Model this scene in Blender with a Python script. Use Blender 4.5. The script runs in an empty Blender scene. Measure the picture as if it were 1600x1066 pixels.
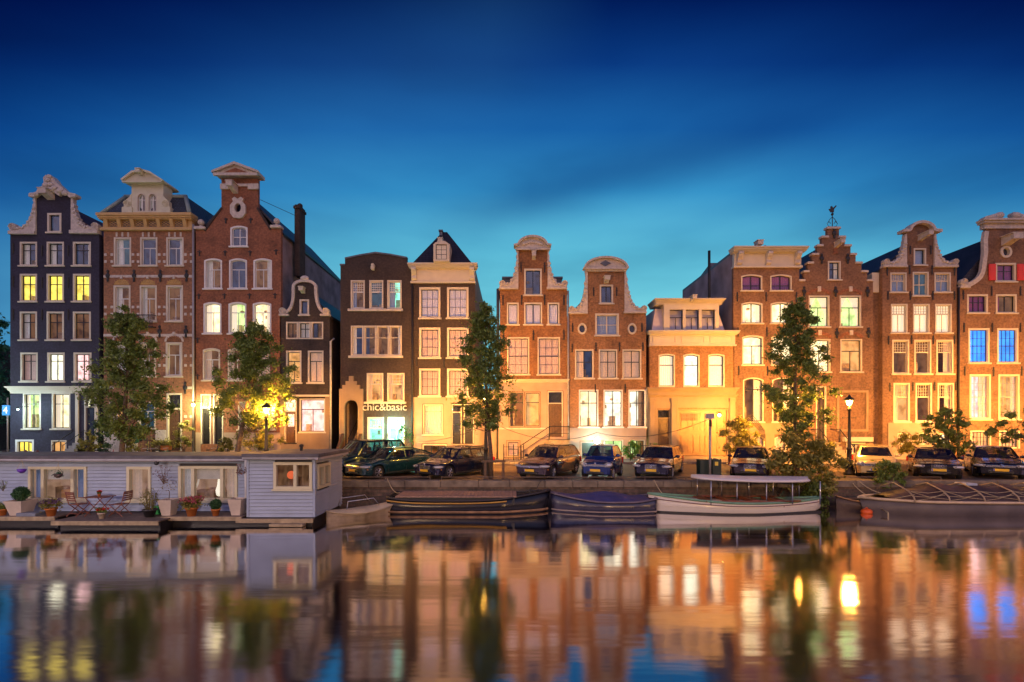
import bpy, bmesh, math, random
import numpy as np
from mathutils import Vector, Matrix
from mathutils.geometry import tessellate_polygon
random.seed(7); rng = np.random.default_rng(7)
sc = bpy.context.scene
COL = sc.collection
R = math.radians
# ---------------------------------------------------------------- camera (eye 3.87 m above the water, shifted lens, no tilt)
F = 750.0; HZ = 660.0; EYE = 3.87; ST = 1.2            # focal length in photo pixels, horizon row, eye height, street height
cd = bpy.data.cameras.new('camera'); cam = bpy.data.objects.new('camera', cd); COL.objects.link(cam)
cam.location = (0, 0, EYE); cam.rotation_euler = (R(90), 0, 0)
cd.sensor_width = 36; cd.lens = 36*F/1600; cd.shift_y = (HZ-533)/1600; cd.clip_end = 2000; cd.clip_start = .05
sc.camera = cam
sc.view_settings.view_transform = 'Standard'; sc.view_settings.look = 'None'
sc.view_settings.exposure = 0.2; sc.view_settings.gamma = 1
sc.render.resolution_x = 1024; sc.render.resolution_y = 682
sc.cycles.use_denoising = True
try: sc.cycles.denoiser = 'OPENIMAGEDENOISE'
except Exception: pass
sc.cycles.max_bounces = 6; sc.cycles.diffuse_bounces = 3; sc.cycles.glossy_bounces = 3
sc.cycles.transparent_max_bounces = 12; sc.cycles.transmission_bounces = 3
sc.cycles.caustics_reflective = False; sc.cycles.caustics_refractive = False
sc.cycles.sample_clamp_indirect = 4; sc.cycles.use_light_tree = True
# ---------------------------------------------------------------- node helpers
def nd(nt, t, **k):
    n = nt.nodes.new(t)
    for a, v in k.items():
        if a in ('loc',): continue
        setattr(n, a, v)
    return n
def lk(nt, a, b): nt.links.new(a, b)
def math_(nt, op, a, b=None, c=None, clamp=False):
    n = nd(nt, 'ShaderNodeMath', operation=op); n.use_clamp = clamp
    for i, v in enumerate((a, b, c)):
        if v is None: continue
        if isinstance(v, (int, float)): n.inputs[i].default_value = v
        else: lk(nt, v, n.inputs[i])
    return n.outputs[0]
def mixc(nt, f, a, b, blend='MIX'):
    n = nd(nt, 'ShaderNodeMix', data_type='RGBA', blend_type=blend)
    for i, v in ((0, f), (6, a), (7, b)):
        if isinstance(v, (int, float)): n.inputs[i].default_value = v
        elif isinstance(v, tuple): n.inputs[i].default_value = (*v[:3], 1)
        else: lk(nt, v, n.inputs[i])
    return n.outputs[2]
def ramp(nt, fac, stops, interp='LINEAR'):
    n = nd(nt, 'ShaderNodeValToRGB'); e = n.color_ramp.elements; n.color_ramp.interpolation = interp
    while len(e) < len(stops): e.new(0.5)
    for el, (p, c) in zip(e, stops):
        el.position = p; el.color = (*c, 1) if len(c) == 3 else c
    lk(nt, fac, n.inputs[0]); return n.outputs[0]
def s2l(r, g, b): return tuple(((c/255+.055)/1.055)**2.4 if c > 10 else c/255/12.92 for c in (r, g, b))
# ---------------------------------------------------------------- world: blue-hour sky
w = bpy.data.worlds.new('World'); sc.world = w; w.use_nodes = True
nt = w.node_tree; nt.nodes.clear()
out = nd(nt, 'ShaderNodeOutputWorld'); bg = nd(nt, 'ShaderNodeBackground'); lk(nt, bg.outputs[0], out.inputs[0])
tc = nd(nt, 'ShaderNodeTexCoord'); sp = nd(nt, 'ShaderNodeSeparateXYZ'); lk(nt, tc.outputs['Generated'], sp.inputs[0])
wx, wy, wz = sp.outputs
elev = math_(nt, 'DIVIDE', wz, math_(nt, 'MAXIMUM', wy, .22))
sky = ramp(nt, elev, [(0.0, s2l(100,188,214)), (.22, s2l(104,190,206)), (.347, s2l(86,174,201)), (.48, s2l(46,131,183)), (.61, s2l(21,88,154)), (.747, s2l(7,50,116)), (.88, s2l(1,25,82)), (1, s2l(1,18,68))])
# darker towards both sides, brightest a little right of the middle
az = math_(nt, 'ARCTAN2', wx, wy)
azd = math_(nt, 'ABSOLUTE', math_(nt, 'SUBTRACT', az, .12))
side = math_(nt, 'MULTIPLY', math_(nt, 'POWER', azd, 2.3), .78)
sky = mixc(nt, math_(nt, 'MINIMUM', side, .9), sky, ramp(nt, elev, [(.2, s2l(14,84,156)), (.48, s2l(5,58,134)), (.8, s2l(0,12,62))]))
# thin high cloud streaks
mp = nd(nt, 'ShaderNodeMapping'); lk(nt, tc.outputs['Generated'], mp.inputs[0]); mp.inputs['Rotation'].default_value = (0, R(-17), 0); mp.inputs['Scale'].default_value = (1.1, 1.0, 4.2)
nz = nd(nt, 'ShaderNodeTexNoise'); lk(nt, mp.outputs[0], nz.inputs['Vector']); nz.inputs['Scale'].default_value = 1.7; nz.inputs['Detail'].default_value = 5; nz.inputs['Roughness'].default_value = .45
cl = ramp(nt, nz.outputs[0], [(.3, (.58,.64,.72)), (.48, (1,1,1)), (.72, (1.6,1.36,1.2))])
sky = mixc(nt, .85, sky, cl, 'MULTIPLY')
# one broad darker band of cloud climbing to the right, a faint bright veil above its left end
def band(ax_, ay_, bx_, by_, wdt, a0, a1):
    n_ = Vector((ax_-800, F, HZ-ay_)).cross(Vector((bx_-800, F, HZ-by_))).normalized()
    dp = nd(nt, 'ShaderNodeVectorMath', operation='DOT_PRODUCT'); lk(nt, wob, dp.inputs[0]); dp.inputs[1].default_value = n_
    g_ = math_(nt, 'POWER', 2.718, math_(nt, 'MULTIPLY', math_(nt, 'POWER', math_(nt, 'ABSOLUTE', math_(nt, 'DIVIDE', dp.outputs['Value'], wdt)), 2.0), -1.0))
    lim = ramp(nt, math_(nt, 'MULTIPLY_ADD', az, .5, .5), [(a0, (0,0,0)), (a0+.12, (1,1,1)), (a1-.12, (1,1,1)), (a1, (0,0,0))])
    return math_(nt, 'MULTIPLY', g_, lim)
wn = nd(nt, 'ShaderNodeTexNoise'); wn.inputs['Scale'].default_value = 3; wn.inputs['Detail'].default_value = 4; lk(nt, tc.outputs['Generated'], wn.inputs['Vector'])
wv_ = nd(nt, 'ShaderNodeVectorMath', operation='MULTIPLY_ADD'); lk(nt, wn.outputs['Color'], wv_.inputs[0]); wv_.inputs[1].default_value = (.06,.06,.06); lk(nt, tc.outputs['Generated'], wv_.inputs[2]); wob = wv_.outputs[0]
sky = mixc(nt, math_(nt, 'MULTIPLY', band(720, 330, 1180, 195, .042, .40, .86), .46), sky, s2l(4,40,110))
sky = mixc(nt, math_(nt, 'MULTIPLY', band(330, 330, 820, 60, .13, .12, .60), .08), sky, s2l(70,150,205))
# the western half behind the camera still holds a mauve afterglow
glow = ramp(nt, wz, [(0, (.16,.11,.15)), (.14, (.30,.20,.27)), (.34, (1.0,.64,.72)), (.6, (.42,.44,.82)), (1, (.06,.08,.2))])
back = ramp(nt, math_(nt, 'MULTIPLY_ADD', wy, -.5, .5), [(.50, (0,0,0)), (.72, (1,1,1))])
sky = mixc(nt, back, sky, glow)
below = ramp(nt, math_(nt, 'MULTIPLY_ADD', wz, .5, .5), [(.47, (1,1,1)), (.5, (0,0,0))])
sky = mixc(nt, below, sky, (.02,.02,.03))
lk(nt, sky, bg.inputs[0]); bg.inputs[1].default_value = 1.0
# ---------------------------------------------------------------- lights are made with their lamps (SODIUM etc.); colours here
SODIUM = (1.0, .42, .06); WARM = (1.0, .62, .30); COOL = (.62, .95, 1.0)
def point(name, loc, power, color, size=.12, parent=None):
    l = bpy.data.lights.new(name, 'POINT'); l.energy = power; l.color = color; l.shadow_soft_size = size
    o = bpy.data.objects.new(name, l); COL.objects.link(o)
    o.location = loc
    if parent is not None:
        o.parent = parent; o.location = Vector(loc)-world_org(parent)
    return o
ORG = {}
def world_org(o): return Vector(ORG.get(o.name, (0, 0, 0)))
# ---------------------------------------------------------------- materials
MATS = {}
def mat(name, color=(.5,.5,.5), rough=.6, metal=0, var=.15, vs=3.0, bump=0, bs=30, emit=None, es=0, coat=0, spec=.5):
    if name in MATS: return MATS[name]
    m = bpy.data.materials.new(name); m.use_nodes = True; nt = m.node_tree
    b = nt.nodes['Principled BSDF']; b.inputs['Roughness'].default_value = rough; b.inputs['Metallic'].default_value = metal
    b.inputs['Specular IOR Level'].default_value = spec
    if coat: b.inputs['Coat Weight'].default_value = coat; b.inputs['Coat Roughness'].default_value = .04
    if var:
        tcx = nd(nt, 'ShaderNodeTexCoord'); n = nd(nt, 'ShaderNodeTexNoise'); n.inputs['Scale'].default_value = vs; n.inputs['Detail'].default_value = 6
        lk(nt, tcx.outputs['Object'], n.inputs['Vector'])
        c = ramp(nt, n.outputs[0], [(.3, tuple(x*(1-var) for x in color)), (.7, tuple(min(1, x*(1+var)) for x in color))])
        lk(nt, c, b.inputs['Base Color'])
    else: b.inputs['Base Color'].default_value = (*color, 1)
    if bump:
        tcx = nd(nt, 'ShaderNodeTexCoord'); n = nd(nt, 'ShaderNodeTexNoise'); n.inputs['Scale'].default_value = bs; n.inputs['Detail'].default_value = 4
        lk(nt, tcx.outputs['Object'], n.inputs['Vector']); bp = nd(nt, 'ShaderNodeBump'); bp.inputs['Strength'].default_value = min(1, bump); bp.inputs['Distance'].default_value = .03
        lk(nt, n.outputs[0], bp.inputs['Height']); lk(nt, bp.outputs[0], b.inputs['Normal'])
    if emit:
        b.inputs['Emission Color'].default_value = (*emit, 1); b.inputs['Emission Strength'].default_value = es
    MATS[name] = m; return m
def brick(name, c1, c2, mortar, bw=.22, bh=.068, ms=.009, stain=.45, rough=.85, bump=.5):
    if name in MATS: return MATS[name]
    if name.startswith('wall_'): c1, c2, mortar = [tuple(v*f_ for v, f_ in zip(q, (1.6, 1.58, 1.3))) for q in (c1, c2, mortar)]
    m = bpy.data.materials.new(name); m.use_nodes = True; nt = m.node_tree; b = nt.nodes['Principled BSDF']; b.inputs['Roughness'].default_value = rough
    tcx = nd(nt, 'ShaderNodeTexCoord'); s = nd(nt, 'ShaderNodeSeparateXYZ'); lk(nt, tcx.outputs['Object'], s.inputs[0])
    cx = nd(nt, 'ShaderNodeCombineXYZ'); lk(nt, math_(nt, 'ADD', s.outputs[0], s.outputs[1]), cx.inputs[0]); lk(nt, s.outputs[2], cx.inputs[1])
    bt = nd(nt, 'ShaderNodeTexBrick'); lk(nt, cx.outputs[0], bt.inputs['Vector']); bt.inputs['Scale'].default_value = 1
    bt.inputs['Brick Width'].default_value = bw; bt.inputs['Row Height'].default_value = bh; bt.inputs['Mortar Size'].default_value = ms; bt.inputs['Bias'].default_value = -.1
    bt.inputs['Color1'].default_value = (*c1, 1); bt.inputs['Color2'].default_value = (*c2, 1); bt.inputs['Mortar'].default_value = (*mortar, 1)
    n = nd(nt, 'ShaderNodeTexNoise'); n.inputs['Scale'].default_value = .9; n.inputs['Detail'].default_value = 8; n.inputs['Roughness'].default_value = .62; lk(nt, tcx.outputs['Object'], n.inputs['Vector'])
    st = ramp(nt, n.outputs[0], [(.28, (1-stain*1.3,)*3), (.5, (1,1,1)), (.75, (1+stain*.6,)*3)])
    n2 = nd(nt, 'ShaderNodeTexNoise'); n2.inputs['Scale'].default_value = 7; n2.inputs['Detail'].default_value = 5; lk(nt, tcx.outputs['Object'], n2.inputs['Vector'])
    st2 = ramp(nt, n2.outputs[0], [(.3, (.58,.58,.62)), (.7, (1.42,1.36,1.3))])
    c = mixc(nt, 1.0, bt.outputs[0], st, 'MULTIPLY'); c = mixc(nt, .8, c, st2, 'MULTIPLY'); lk(nt, c, b.inputs['Base Color'])
    bp = nd(nt, 'ShaderNodeBump'); bp.inputs['Strength'].default_value = bump; bp.inputs['Distance'].default_value = .01; bp.invert = True
    lk(nt, bt.outputs[1], bp.inputs['Height']); lk(nt, bp.outputs[0], b.inputs['Normal'])
    MATS[name] = m; return m
def tiles(name, c, axis='y', w_=.24, h_=.3):
    """roof tiles / slates running up the slope"""
    if name in MATS: return MATS[name]
    m = brick(name, c, tuple(x*.6 for x in c), tuple(x*.25 for x in c), w_, h_*.62, .02, .4, .5, .9)
    return m
def glass(name, tint=(.9,.95,1), rough=.02, opaque=0.0, ior=1.5, off=.035, dark=(.01,.012,.015)):
    if name in MATS: return MATS[name]
    m = bpy.data.materials.new(name); m.use_nodes = True; nt = m.node_tree; nt.nodes.clear()
    o = nd(nt, 'ShaderNodeOutputMaterial'); t = nd(nt, 'ShaderNodeBsdfTransparent'); t.inputs[0].default_value = (*tint, 1)
    g = nd(nt, 'ShaderNodeBsdfGlossy'); g.inputs['Roughness'].default_value = rough
    tcx = nd(nt, 'ShaderNodeTexCoord'); n = nd(nt, 'ShaderNodeTexNoise'); n.inputs['Scale'].default_value = 1.6; lk(nt, tcx.outputs['Object'], n.inputs['Vector'])
    bp = nd(nt, 'ShaderNodeBump'); bp.inputs['Strength'].default_value = .12; bp.inputs['Distance'].default_value = .05; lk(nt, n.outputs[0], bp.inputs['Height']); lk(nt, bp.outputs[0], g.inputs['Normal'])
    lw = nd(nt, 'ShaderNodeLayerWeight'); lw.inputs[0].default_value = .5; f5 = math_(nt, 'POWER', lw.outputs['Facing'], 4.5)
    base = t.outputs[0]
    if opaque:
        d = nd(nt, 'ShaderNodeBsdfDiffuse'); d.inputs[0].default_value = (*dark, 1); mx0 = nd(nt, 'ShaderNodeMixShader'); mx0.inputs[0].default_value = opaque
        lk(nt, t.outputs[0], mx0.inputs[1]); lk(nt, d.outputs[0], mx0.inputs[2]); base = mx0.outputs[0]
    mx = nd(nt, 'ShaderNodeMixShader'); lk(nt, math_(nt, 'MULTIPLY_ADD', f5, .95, off+.045, clamp=True), mx.inputs[0]); lk(nt, base, mx.inputs[1]); lk(nt, g.outputs[0], mx.inputs[2]); lk(nt, mx.outputs[0], o.inputs[0])
    MATS[name] = m; return m
def room_mat(name, c, s, dark=.36, scale=2.3):
    """painted room wall lit by the room's own lamp"""
    if name in MATS: return MATS[name]
    m = bpy.data.materials.new(name); m.use_nodes = True; nt = m.node_tree; b = nt.nodes['Principled BSDF']; b.inputs['Roughness'].default_value = .9
    b.inputs['Base Color'].default_value = (*(x*.5 for x in c), 1)
    tcx = nd(nt, 'ShaderNodeTexCoord'); n = nd(nt, 'ShaderNodeTexNoise'); n.inputs['Scale'].default_value = scale; n.inputs['Detail'].default_value = 5; lk(nt, tcx.outputs['Object'], n.inputs['Vector'])
    col = ramp(nt, n.outputs[0], [(.32, tuple(x*dark for x in c)), (.52, c), (.75, tuple(min(1.2, x*1.25) for x in c))]); lk(nt, col, b.inputs['Emission Color']); b.inputs['Emission Strength'].default_value = s  # emission stands for lamplight on the room walls, mottled by noise
    m.cycles.emission_sampling = 'NONE'
    if s > .9: b.inputs['Emission Strength'].default_value = s*1.05
    MATS[name] = m; return m
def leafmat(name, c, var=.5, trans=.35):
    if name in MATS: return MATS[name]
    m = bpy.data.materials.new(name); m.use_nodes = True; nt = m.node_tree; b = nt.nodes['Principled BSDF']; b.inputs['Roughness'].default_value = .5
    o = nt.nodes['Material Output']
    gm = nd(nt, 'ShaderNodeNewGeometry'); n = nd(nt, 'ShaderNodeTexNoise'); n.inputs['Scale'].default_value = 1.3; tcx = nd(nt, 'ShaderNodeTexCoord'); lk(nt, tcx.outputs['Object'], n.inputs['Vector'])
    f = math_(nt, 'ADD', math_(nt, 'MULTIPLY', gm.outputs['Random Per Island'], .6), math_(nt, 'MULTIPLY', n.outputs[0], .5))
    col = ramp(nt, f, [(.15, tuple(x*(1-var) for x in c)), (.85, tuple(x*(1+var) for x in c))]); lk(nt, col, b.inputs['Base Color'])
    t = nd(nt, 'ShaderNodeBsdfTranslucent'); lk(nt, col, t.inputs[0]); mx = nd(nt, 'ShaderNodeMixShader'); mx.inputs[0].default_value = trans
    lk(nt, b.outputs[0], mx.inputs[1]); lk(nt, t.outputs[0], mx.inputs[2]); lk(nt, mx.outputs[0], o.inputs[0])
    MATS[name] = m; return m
# ---------------------------------------------------------------- mesh builder
class MB:
    def __init__(s): s.v = []; s.f = []; s.m = []; s.sm = []
    def add(s, vs, fs, mi=0, smooth=False):
        o = len(s.v); s.v += [tuple(v) for v in vs]
        for f in fs: s.f.append([i+o for i in f]); s.m.append(mi); s.sm.append(smooth)
        return s
    def box(s, x0, x1, y0, y1, z0, z1, mi=0):
        if x1 < x0: x0, x1 = x1, x0
        if y1 < y0: y0, y1 = y1, y0
        if z1 < z0: z0, z1 = z1, z0
        return s.add([(x0,y0,z0),(x1,y0,z0),(x1,y1,z0),(x0,y1,z0),(x0,y0,z1),(x1,y0,z1),(x1,y1,z1),(x0,y1,z1)],
              [(0,3,2,1),(4,5,6,7),(0,1,5,4),(1,2,6,5),(2,3,7,6),(3,0,4,7)], mi)
    def bbox(s, x0, x1, y0, y1, z0, z1, b=.02, mi=0):
        """box with chamfered upright and top edges"""
        b = min(b, abs(x1-x0)/2.1, abs(y1-y0)/2.1, abs(z1-z0)/2.1)
        def ring(i, z): return [(x0+i+b,y0+i,z),(x1-i-b,y0+i,z),(x1-i,y0+i+b,z),(x1-i,y1-i-b,z),(x1-i-b,y1-i,z),(x0+i+b,y1-i,z),(x0+i,y1-i-b,z),(x0+i,y0+i+b,z)]
        return s.loft([ring(0, z0), ring(0, z1-b), ring(b*.7, z1)], closed=True, caps=True, mi=mi)
    def loft(s, rings, closed=True, caps=False, mi=0, smooth=False):
        n = len(rings[0]); vs = [p for r in rings for p in r]; fs = []
        for i in range(len(rings)-1):
            for j in range(n if closed else n-1):
                k = (j+1) % n; fs.append((i*n+j, i*n+k, (i+1)*n+k, (i+1)*n+j))
        s.add(vs, fs, mi, smooth)
        if caps:
            s.add(rings[0], [tuple(range(n))[::-1]], mi); s.add(rings[-1], [tuple(range(n))], mi)
        return s
    def prism(s, loops, y0, y1, mi=0, ax='y'):
        """outline (first loop) with holes in the x-z plane, given depth along y"""
        def P(p, d):
            return (p[0], d, p[1]) if ax == 'y' else ((d, p[0], p[1]) if ax == 'x' else (p[0], p[1], d))
        tri = tessellate_polygon([[Vector((p[0], p[1], 0)) for p in l] for l in loops])
        flat = [p for l in loops for p in l]; n = len(flat)
        vs = [P(p, y0) for p in flat]+[P(p, y1) for p in flat]
        fs = [tuple(t) for t in tri]+[tuple(i+n for i in t[::-1]) for t in tri]
        s.add(vs, fs, mi); o = 0
        for l in loops:
            k = len(l); vs = [P(p, y0) for p in l]+[P(p, y1) for p in l]
            s.add(vs, [(i, (i+1) % k, k+(i+1) % k, k+i) for i in range(k)], mi)
        return s
    def tube(s, pts, r, n=8, mi=0, caps=True, r1=None):
        pts = [Vector(p) for p in pts]; rings = []
        for i, p in enumerate(pts):
            d = (pts[min(i+1, len(pts)-1)]-pts[max(i-1, 0)]).normalized()
            u = d.cross(Vector((0, 0, 1)));
            if u.length < .05: u = d.cross(Vector((0, 1, 0)))
            u.normalize(); v = d.cross(u)
            rr = r if r1 is None else r+(r1-r)*i/max(1, len(pts)-1)
            rings.append([tuple(p+(u*math.cos(a)+v*math.sin(a))*rr) for a in [2*math.pi*k/n for k in range(n)]])
        return s.loft(rings, True, caps, mi, n > 5)
    def lathe(s, prof, c=(0,0,0), n=16, mi=0, ax='z', sc_=(1,1), smooth=True):
        rings = []
        for r, h in prof:
            ring = []
            for k in range(n):
                a = 2*math.pi*k/n; x, y = r*math.cos(a)*sc_[0], r*math.sin(a)*sc_[1]
                p = (x, y, h) if ax == 'z' else ((x, h, y) if ax == 'y' else (h, x, y))
                ring.append((c[0]+p[0], c[1]+p[1], c[2]+p[2]))
            rings.append(ring)
        return s.loft(rings, True, True, mi, smooth)
    def ball(s, c, r, n=10, mi=0, sq=(1,1,1)):
        prof = [(math.sin(math.pi*i/n)*r+1e-4, -math.cos(math.pi*i/n)*r) for i in range(n+1)]
        o = len(s.v); s.lathe(prof, (0,0,0), max(8, n), mi)
        for i in range(o, len(s.v)):
            x, y, z = s.v[i]; s.v[i] = (c[0]+x*sq[0], c[1]+y*sq[1], c[2]+z*sq[2])
        return s
    def torus(s, c, Rr, r, ax='y', n=24, k=8, mi=0, sx=1, sz=1):
        rings = []
        for i in range(n+1):
            a = 2*math.pi*i/n; ring = []
            for j in range(k):
                b = 2*math.pi*j/k; q = Rr+r*math.cos(b); h = r*math.sin(b); x, z = q*math.cos(a)*sx, q*math.sin(a)*sz
                p = (x, h, z) if ax == 'y' else ((h, x, z) if ax == 'x' else (x, z, h)); ring.append((c[0]+p[0], c[1]+p[1], c[2]+p[2]))
            rings.append(ring)
        return s.loft(rings, True, False, mi, True)
    def xform(s, M, start=0):
        for i in range(start, len(s.v)): s.v[i] = tuple(M @ Vector(s.v[i]))
        return s
    def build(s, name, mats, parent=None, subd=0, bevel=0):
        me = bpy.data.meshes.new(name); o = bpy.data.objects.new(name, me); COL.objects.link(o)
        org = Vector((0, 0, 0))
        if parent is not None: o.parent = parent; org = world_org(parent)
        ORG[o.name] = tuple(org)
        me.from_pydata([(v[0]-org[0], v[1]-org[1], v[2]-org[2]) for v in s.v], [], s.f)
        if not isinstance(mats, (list, tuple)): mats = [mats]
        for m in mats: me.materials.append(m)
        me.polygons.foreach_set('material_index', s.m); me.polygons.foreach_set('use_smooth', s.sm)
        if len(s.f) < 40000:
            bm = bmesh.new(); bm.from_mesh(me)
            if any(s.sm) or bevel: bmesh.ops.remove_doubles(bm, verts=bm.verts, dist=1e-5)
            bmesh.ops.recalc_face_normals(bm, faces=bm.faces); bm.to_mesh(me); bm.free()
        if bevel:
            md = o.modifiers.new('bevel', 'BEVEL'); md.width = bevel; md.segments = 2; md.limit_method = 'ANGLE'; md.angle_limit = R(40)
        if subd:
            md = o.modifiers.new('subsurf', 'SUBSURF'); md.levels = subd; md.render_levels = subd
        me.update(); return o
def tag(o, label=None, cat=None, group=None, kind=None):
    for k, v in (('label', label), ('category', cat), ('group', group), ('kind', kind)):
        if v: o[k] = v
    return o
def empty(name, loc, label, cat, group=None, rz=0, kind=None):
    o = bpy.data.objects.new(name, None); COL.objects.link(o); o.location = loc; o.rotation_euler = (0, 0, rz); o.empty_display_size = .2
    ORG[o.name] = tuple(loc) if not rz else (0, 0, 0)
    return tag(o, label, cat, group, kind)
def local(name, loc, label, cat, group=None, rz=0, scale=1):
    """an Empty whose parts are modelled around (0,0,0)"""
    o = empty(name, loc, label, cat, group, rz); ORG[o.name] = (0, 0, 0); o.scale = (scale,)*3
    return o
def copy_tree(o, parent=None):
    c = o.copy(); COL.objects.link(c); c.parent = parent
    for ch in list(o.children): copy_tree(ch, c)
    return c
def at(px, py, Y): return Vector(((px-800)/F*Y, Y, EYE-(py-HZ)/F*Y))
def xat(px, Y): return (px-800)/F*Y
def zat(py, Y): return EYE-(py-HZ)/F*Y
# shared materials
CREAM = mat('cream_paint', (.56,.50,.40), .45, var=.06, vs=2); WHITE = mat('white_paint', (.66,.65,.64), .4, var=.05)
BLACK = mat('black_paint', (.012,.012,.016), .35, var=0); IRON = mat('wrought_iron', (.02,.02,.022), .5, .2, var=0)
STONE = mat('sandstone', (.36,.29,.21), .8, var=.2, vs=5, bump=.35); PSTONE = mat('pale_carved_stone', (.52,.46,.41), .75, var=.18, vs=6, bump=.9, bs=9)
GREYST = mat('grey_stone', (.26,.25,.25), .8, var=.25, vs=6, bump=.3)
PANE = glass('window_glass'); DARKROOM = mat('unlit_room', (.05,.045,.045), .9, var=.3)
LEAD = mat('lead_sheet', (.10,.11,.14), .5, .3, var=.2, vs=4)
ZINC = mat('zinc_pipe', (.35,.33,.32), .5, .4, var=.15)
RED_TILE = tiles('roof_tiles_red', (.10,.035,.03)); DARK_TILE = tiles('roof_tiles_dark', (.035,.035,.05)); SLATE = tiles('roof_slate', (.05,.065,.10), w_=.2, h_=.25)
ROOMS = {
 'yellow': room_mat('room_yellow', (1.0,.80,.14), .95), 'white': room_mat('room_white', (1.0,.92,.70), 1.15), 'warm': room_mat('room_warm', (.85,.48,.17), .75, .3, 2.0),
 'cream': room_mat('room_cream', (1.0,.84,.50), 1.15), 'green': room_mat('room_green', (.68,.86,.36), .95), 'cyan': room_mat('room_cyan', (.40,1.0,.74), 1.0), 'blue': room_mat('room_blue', (.06,.34,.95), 1.2, .5, 1.2),
 'pink': room_mat('room_pink', (1.0,.66,.62), 1.0), 'dim': room_mat('room_dim', (.34,.16,.07), .38, .12, 2.2), 'teal': room_mat('room_teal', (.05,.12,.17), .5, .3), 'paleblue': room_mat('room_pale_blue', (.20,.36,.75), .8, .4), 'boat': room_mat('room_boat', (.62,.36,.22), .42, .3, 1.5), 'dimblue': room_mat('room_blue_dim', (.04,.06,.12), .6, .3), 'purple': room_mat('room_purple', (.20,.04,.16), .6)}
FURN = mat('room_furniture', (.50,.34,.22), .7, var=.4, vs=6)
def curtmat(name, c, e): return mat(name, c, .9, var=.12, vs=9, emit=c, es=e)  # weak emission stands for room light coming through the cloth
CURT = {'white': curtmat('curtain_white', (.72,.66,.62), .10), 'lit': curtmat('curtain_lit', (.95,.80,.58), .62), 'pink': curtmat('curtain_pink', (.62,.42,.36), .18), 'lav': curtmat('curtain_lavender', (.55,.48,.58), .20), 'purple': curtmat('curtain_purple', (.20,.035,.17), .16),
 'blue': curtmat('curtain_blue', (.22,.28,.45), .12), 'warm': curtmat('curtain_warm', (.62,.42,.30), .30)}
for m_ in CURT.values(): m_.cycles.emission_sampling = 'NONE'
# ================================================================ setting
YQ = 21.9; YH = 33.3; YK = 30.7                        # quay edge, facades, kerb
def plane_obj(name, x0, x1, y0, y1, z, m):
    b = MB().add([(x0,y0,z),(x1,y0,z),(x1,y1,z),(x0,y1,z)], [(0,1,2,3)]); return tag(b.build(name, m), kind='structure')
def water_mat():
    m = bpy.data.materials.new('canal_water'); m.use_nodes = True; nt = m.node_tree; nt.nodes.clear()
    o = nd(nt, 'ShaderNodeOutputMaterial'); d = nd(nt, 'ShaderNodeBsdfDiffuse'); d.inputs[0].default_value = (.010,.007,.012, 1)
    g = nd(nt, 'ShaderNodeBsdfGlossy'); g.distribution = 'BECKMANN'; g.inputs['Roughness'].default_value = .108; g.inputs[0].default_value = (.95,.93,.95,1)
    tcx = nd(nt, 'ShaderNodeTexCoord')
    mp = nd(nt, 'ShaderNodeMapping'); mp.inputs['Scale'].default_value = (.25, 1.3, 1); lk(nt, tcx.outputs['Object'], mp.inputs[0])
    n = nd(nt, 'ShaderNodeTexNoise'); n.inputs['Scale'].default_value = 1.0; n.inputs['Detail'].default_value = 3; lk(nt, mp.outputs[0], n.inputs['Vector'])
    mp2 = nd(nt, 'ShaderNodeMapping'); mp2.inputs['Scale'].default_value = (2.2, 5.0, 1); lk(nt, tcx.outputs['Object'], mp2.inputs[0])
    n2 = nd(nt, 'ShaderNodeTexNoise'); n2.inputs['Scale'].default_value = 1.0; n2.inputs['Detail'].default_value = 2; lk(nt, mp2.outputs[0], n2.inputs['Vector'])
    h = math_(nt, 'ADD', n.outputs[0], math_(nt, 'MULTIPLY', n2.outputs[0], .05))
    bp = nd(nt, 'ShaderNodeBump'); bp.inputs['Strength'].default_value = .075; bp.inputs['Distance'].default_value = .10; lk(nt, h, bp.inputs['Height']); lk(nt, bp.outputs[0], g.inputs['Normal'])
    f = nd(nt, 'ShaderNodeFresnel'); f.inputs[0].default_value = 1.8
    fac = math_(nt, 'MULTIPLY_ADD', f.outputs[0], 1.95, .22, clamp=True)
    mx = nd(nt, 'ShaderNodeMixShader'); lk(nt, fac, mx.inputs[0]); lk(nt, d.outputs[0], mx.inputs[1]); lk(nt, g.outputs[0], mx.inputs[2]); lk(nt, mx.outputs[0], o.inputs[0])
    return m
plane_obj('water', -300, 300, -2.5, YQ+.1, 0, water_mat())
BRICKPAVE = brick('street_clinker_paving', (.13,.085,.065), (.09,.06,.05), (.05,.04,.035), .21, .075, .01, .5, .55, .6)
# clinker paving is laid flat: use x/y instead of wall coordinates
def flatten(m):
    nt = m.node_tree
    for n in nt.nodes:
        if n.type == 'COMBXYZ':
            s = [x for x in nt.nodes if x.type == 'SEPXYZ'][0]
            for l in list(n.inputs[0].links)+list(n.inputs[1].links): nt.links.remove(l)
            lk(nt, s.outputs[0], n.inputs[0]); lk(nt, s.outputs[1], n.inputs[1])
    return m
flatten(BRICKPAVE)
PAVEMENT = flatten(brick('pavement_slabs', (.24,.20,.18), (.20,.17,.15), (.07,.06,.05), .3, .3, .012, .4, .7, .4))
plane_obj('street', -300, 300, YQ+.42, 700, ST, BRICKPAVE)
b = MB().bbox(-120, 120, YK, YH+.05, ST, ST+.12, .01); tag(b.build('pavement', PAVEMENT), kind='structure')
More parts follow.
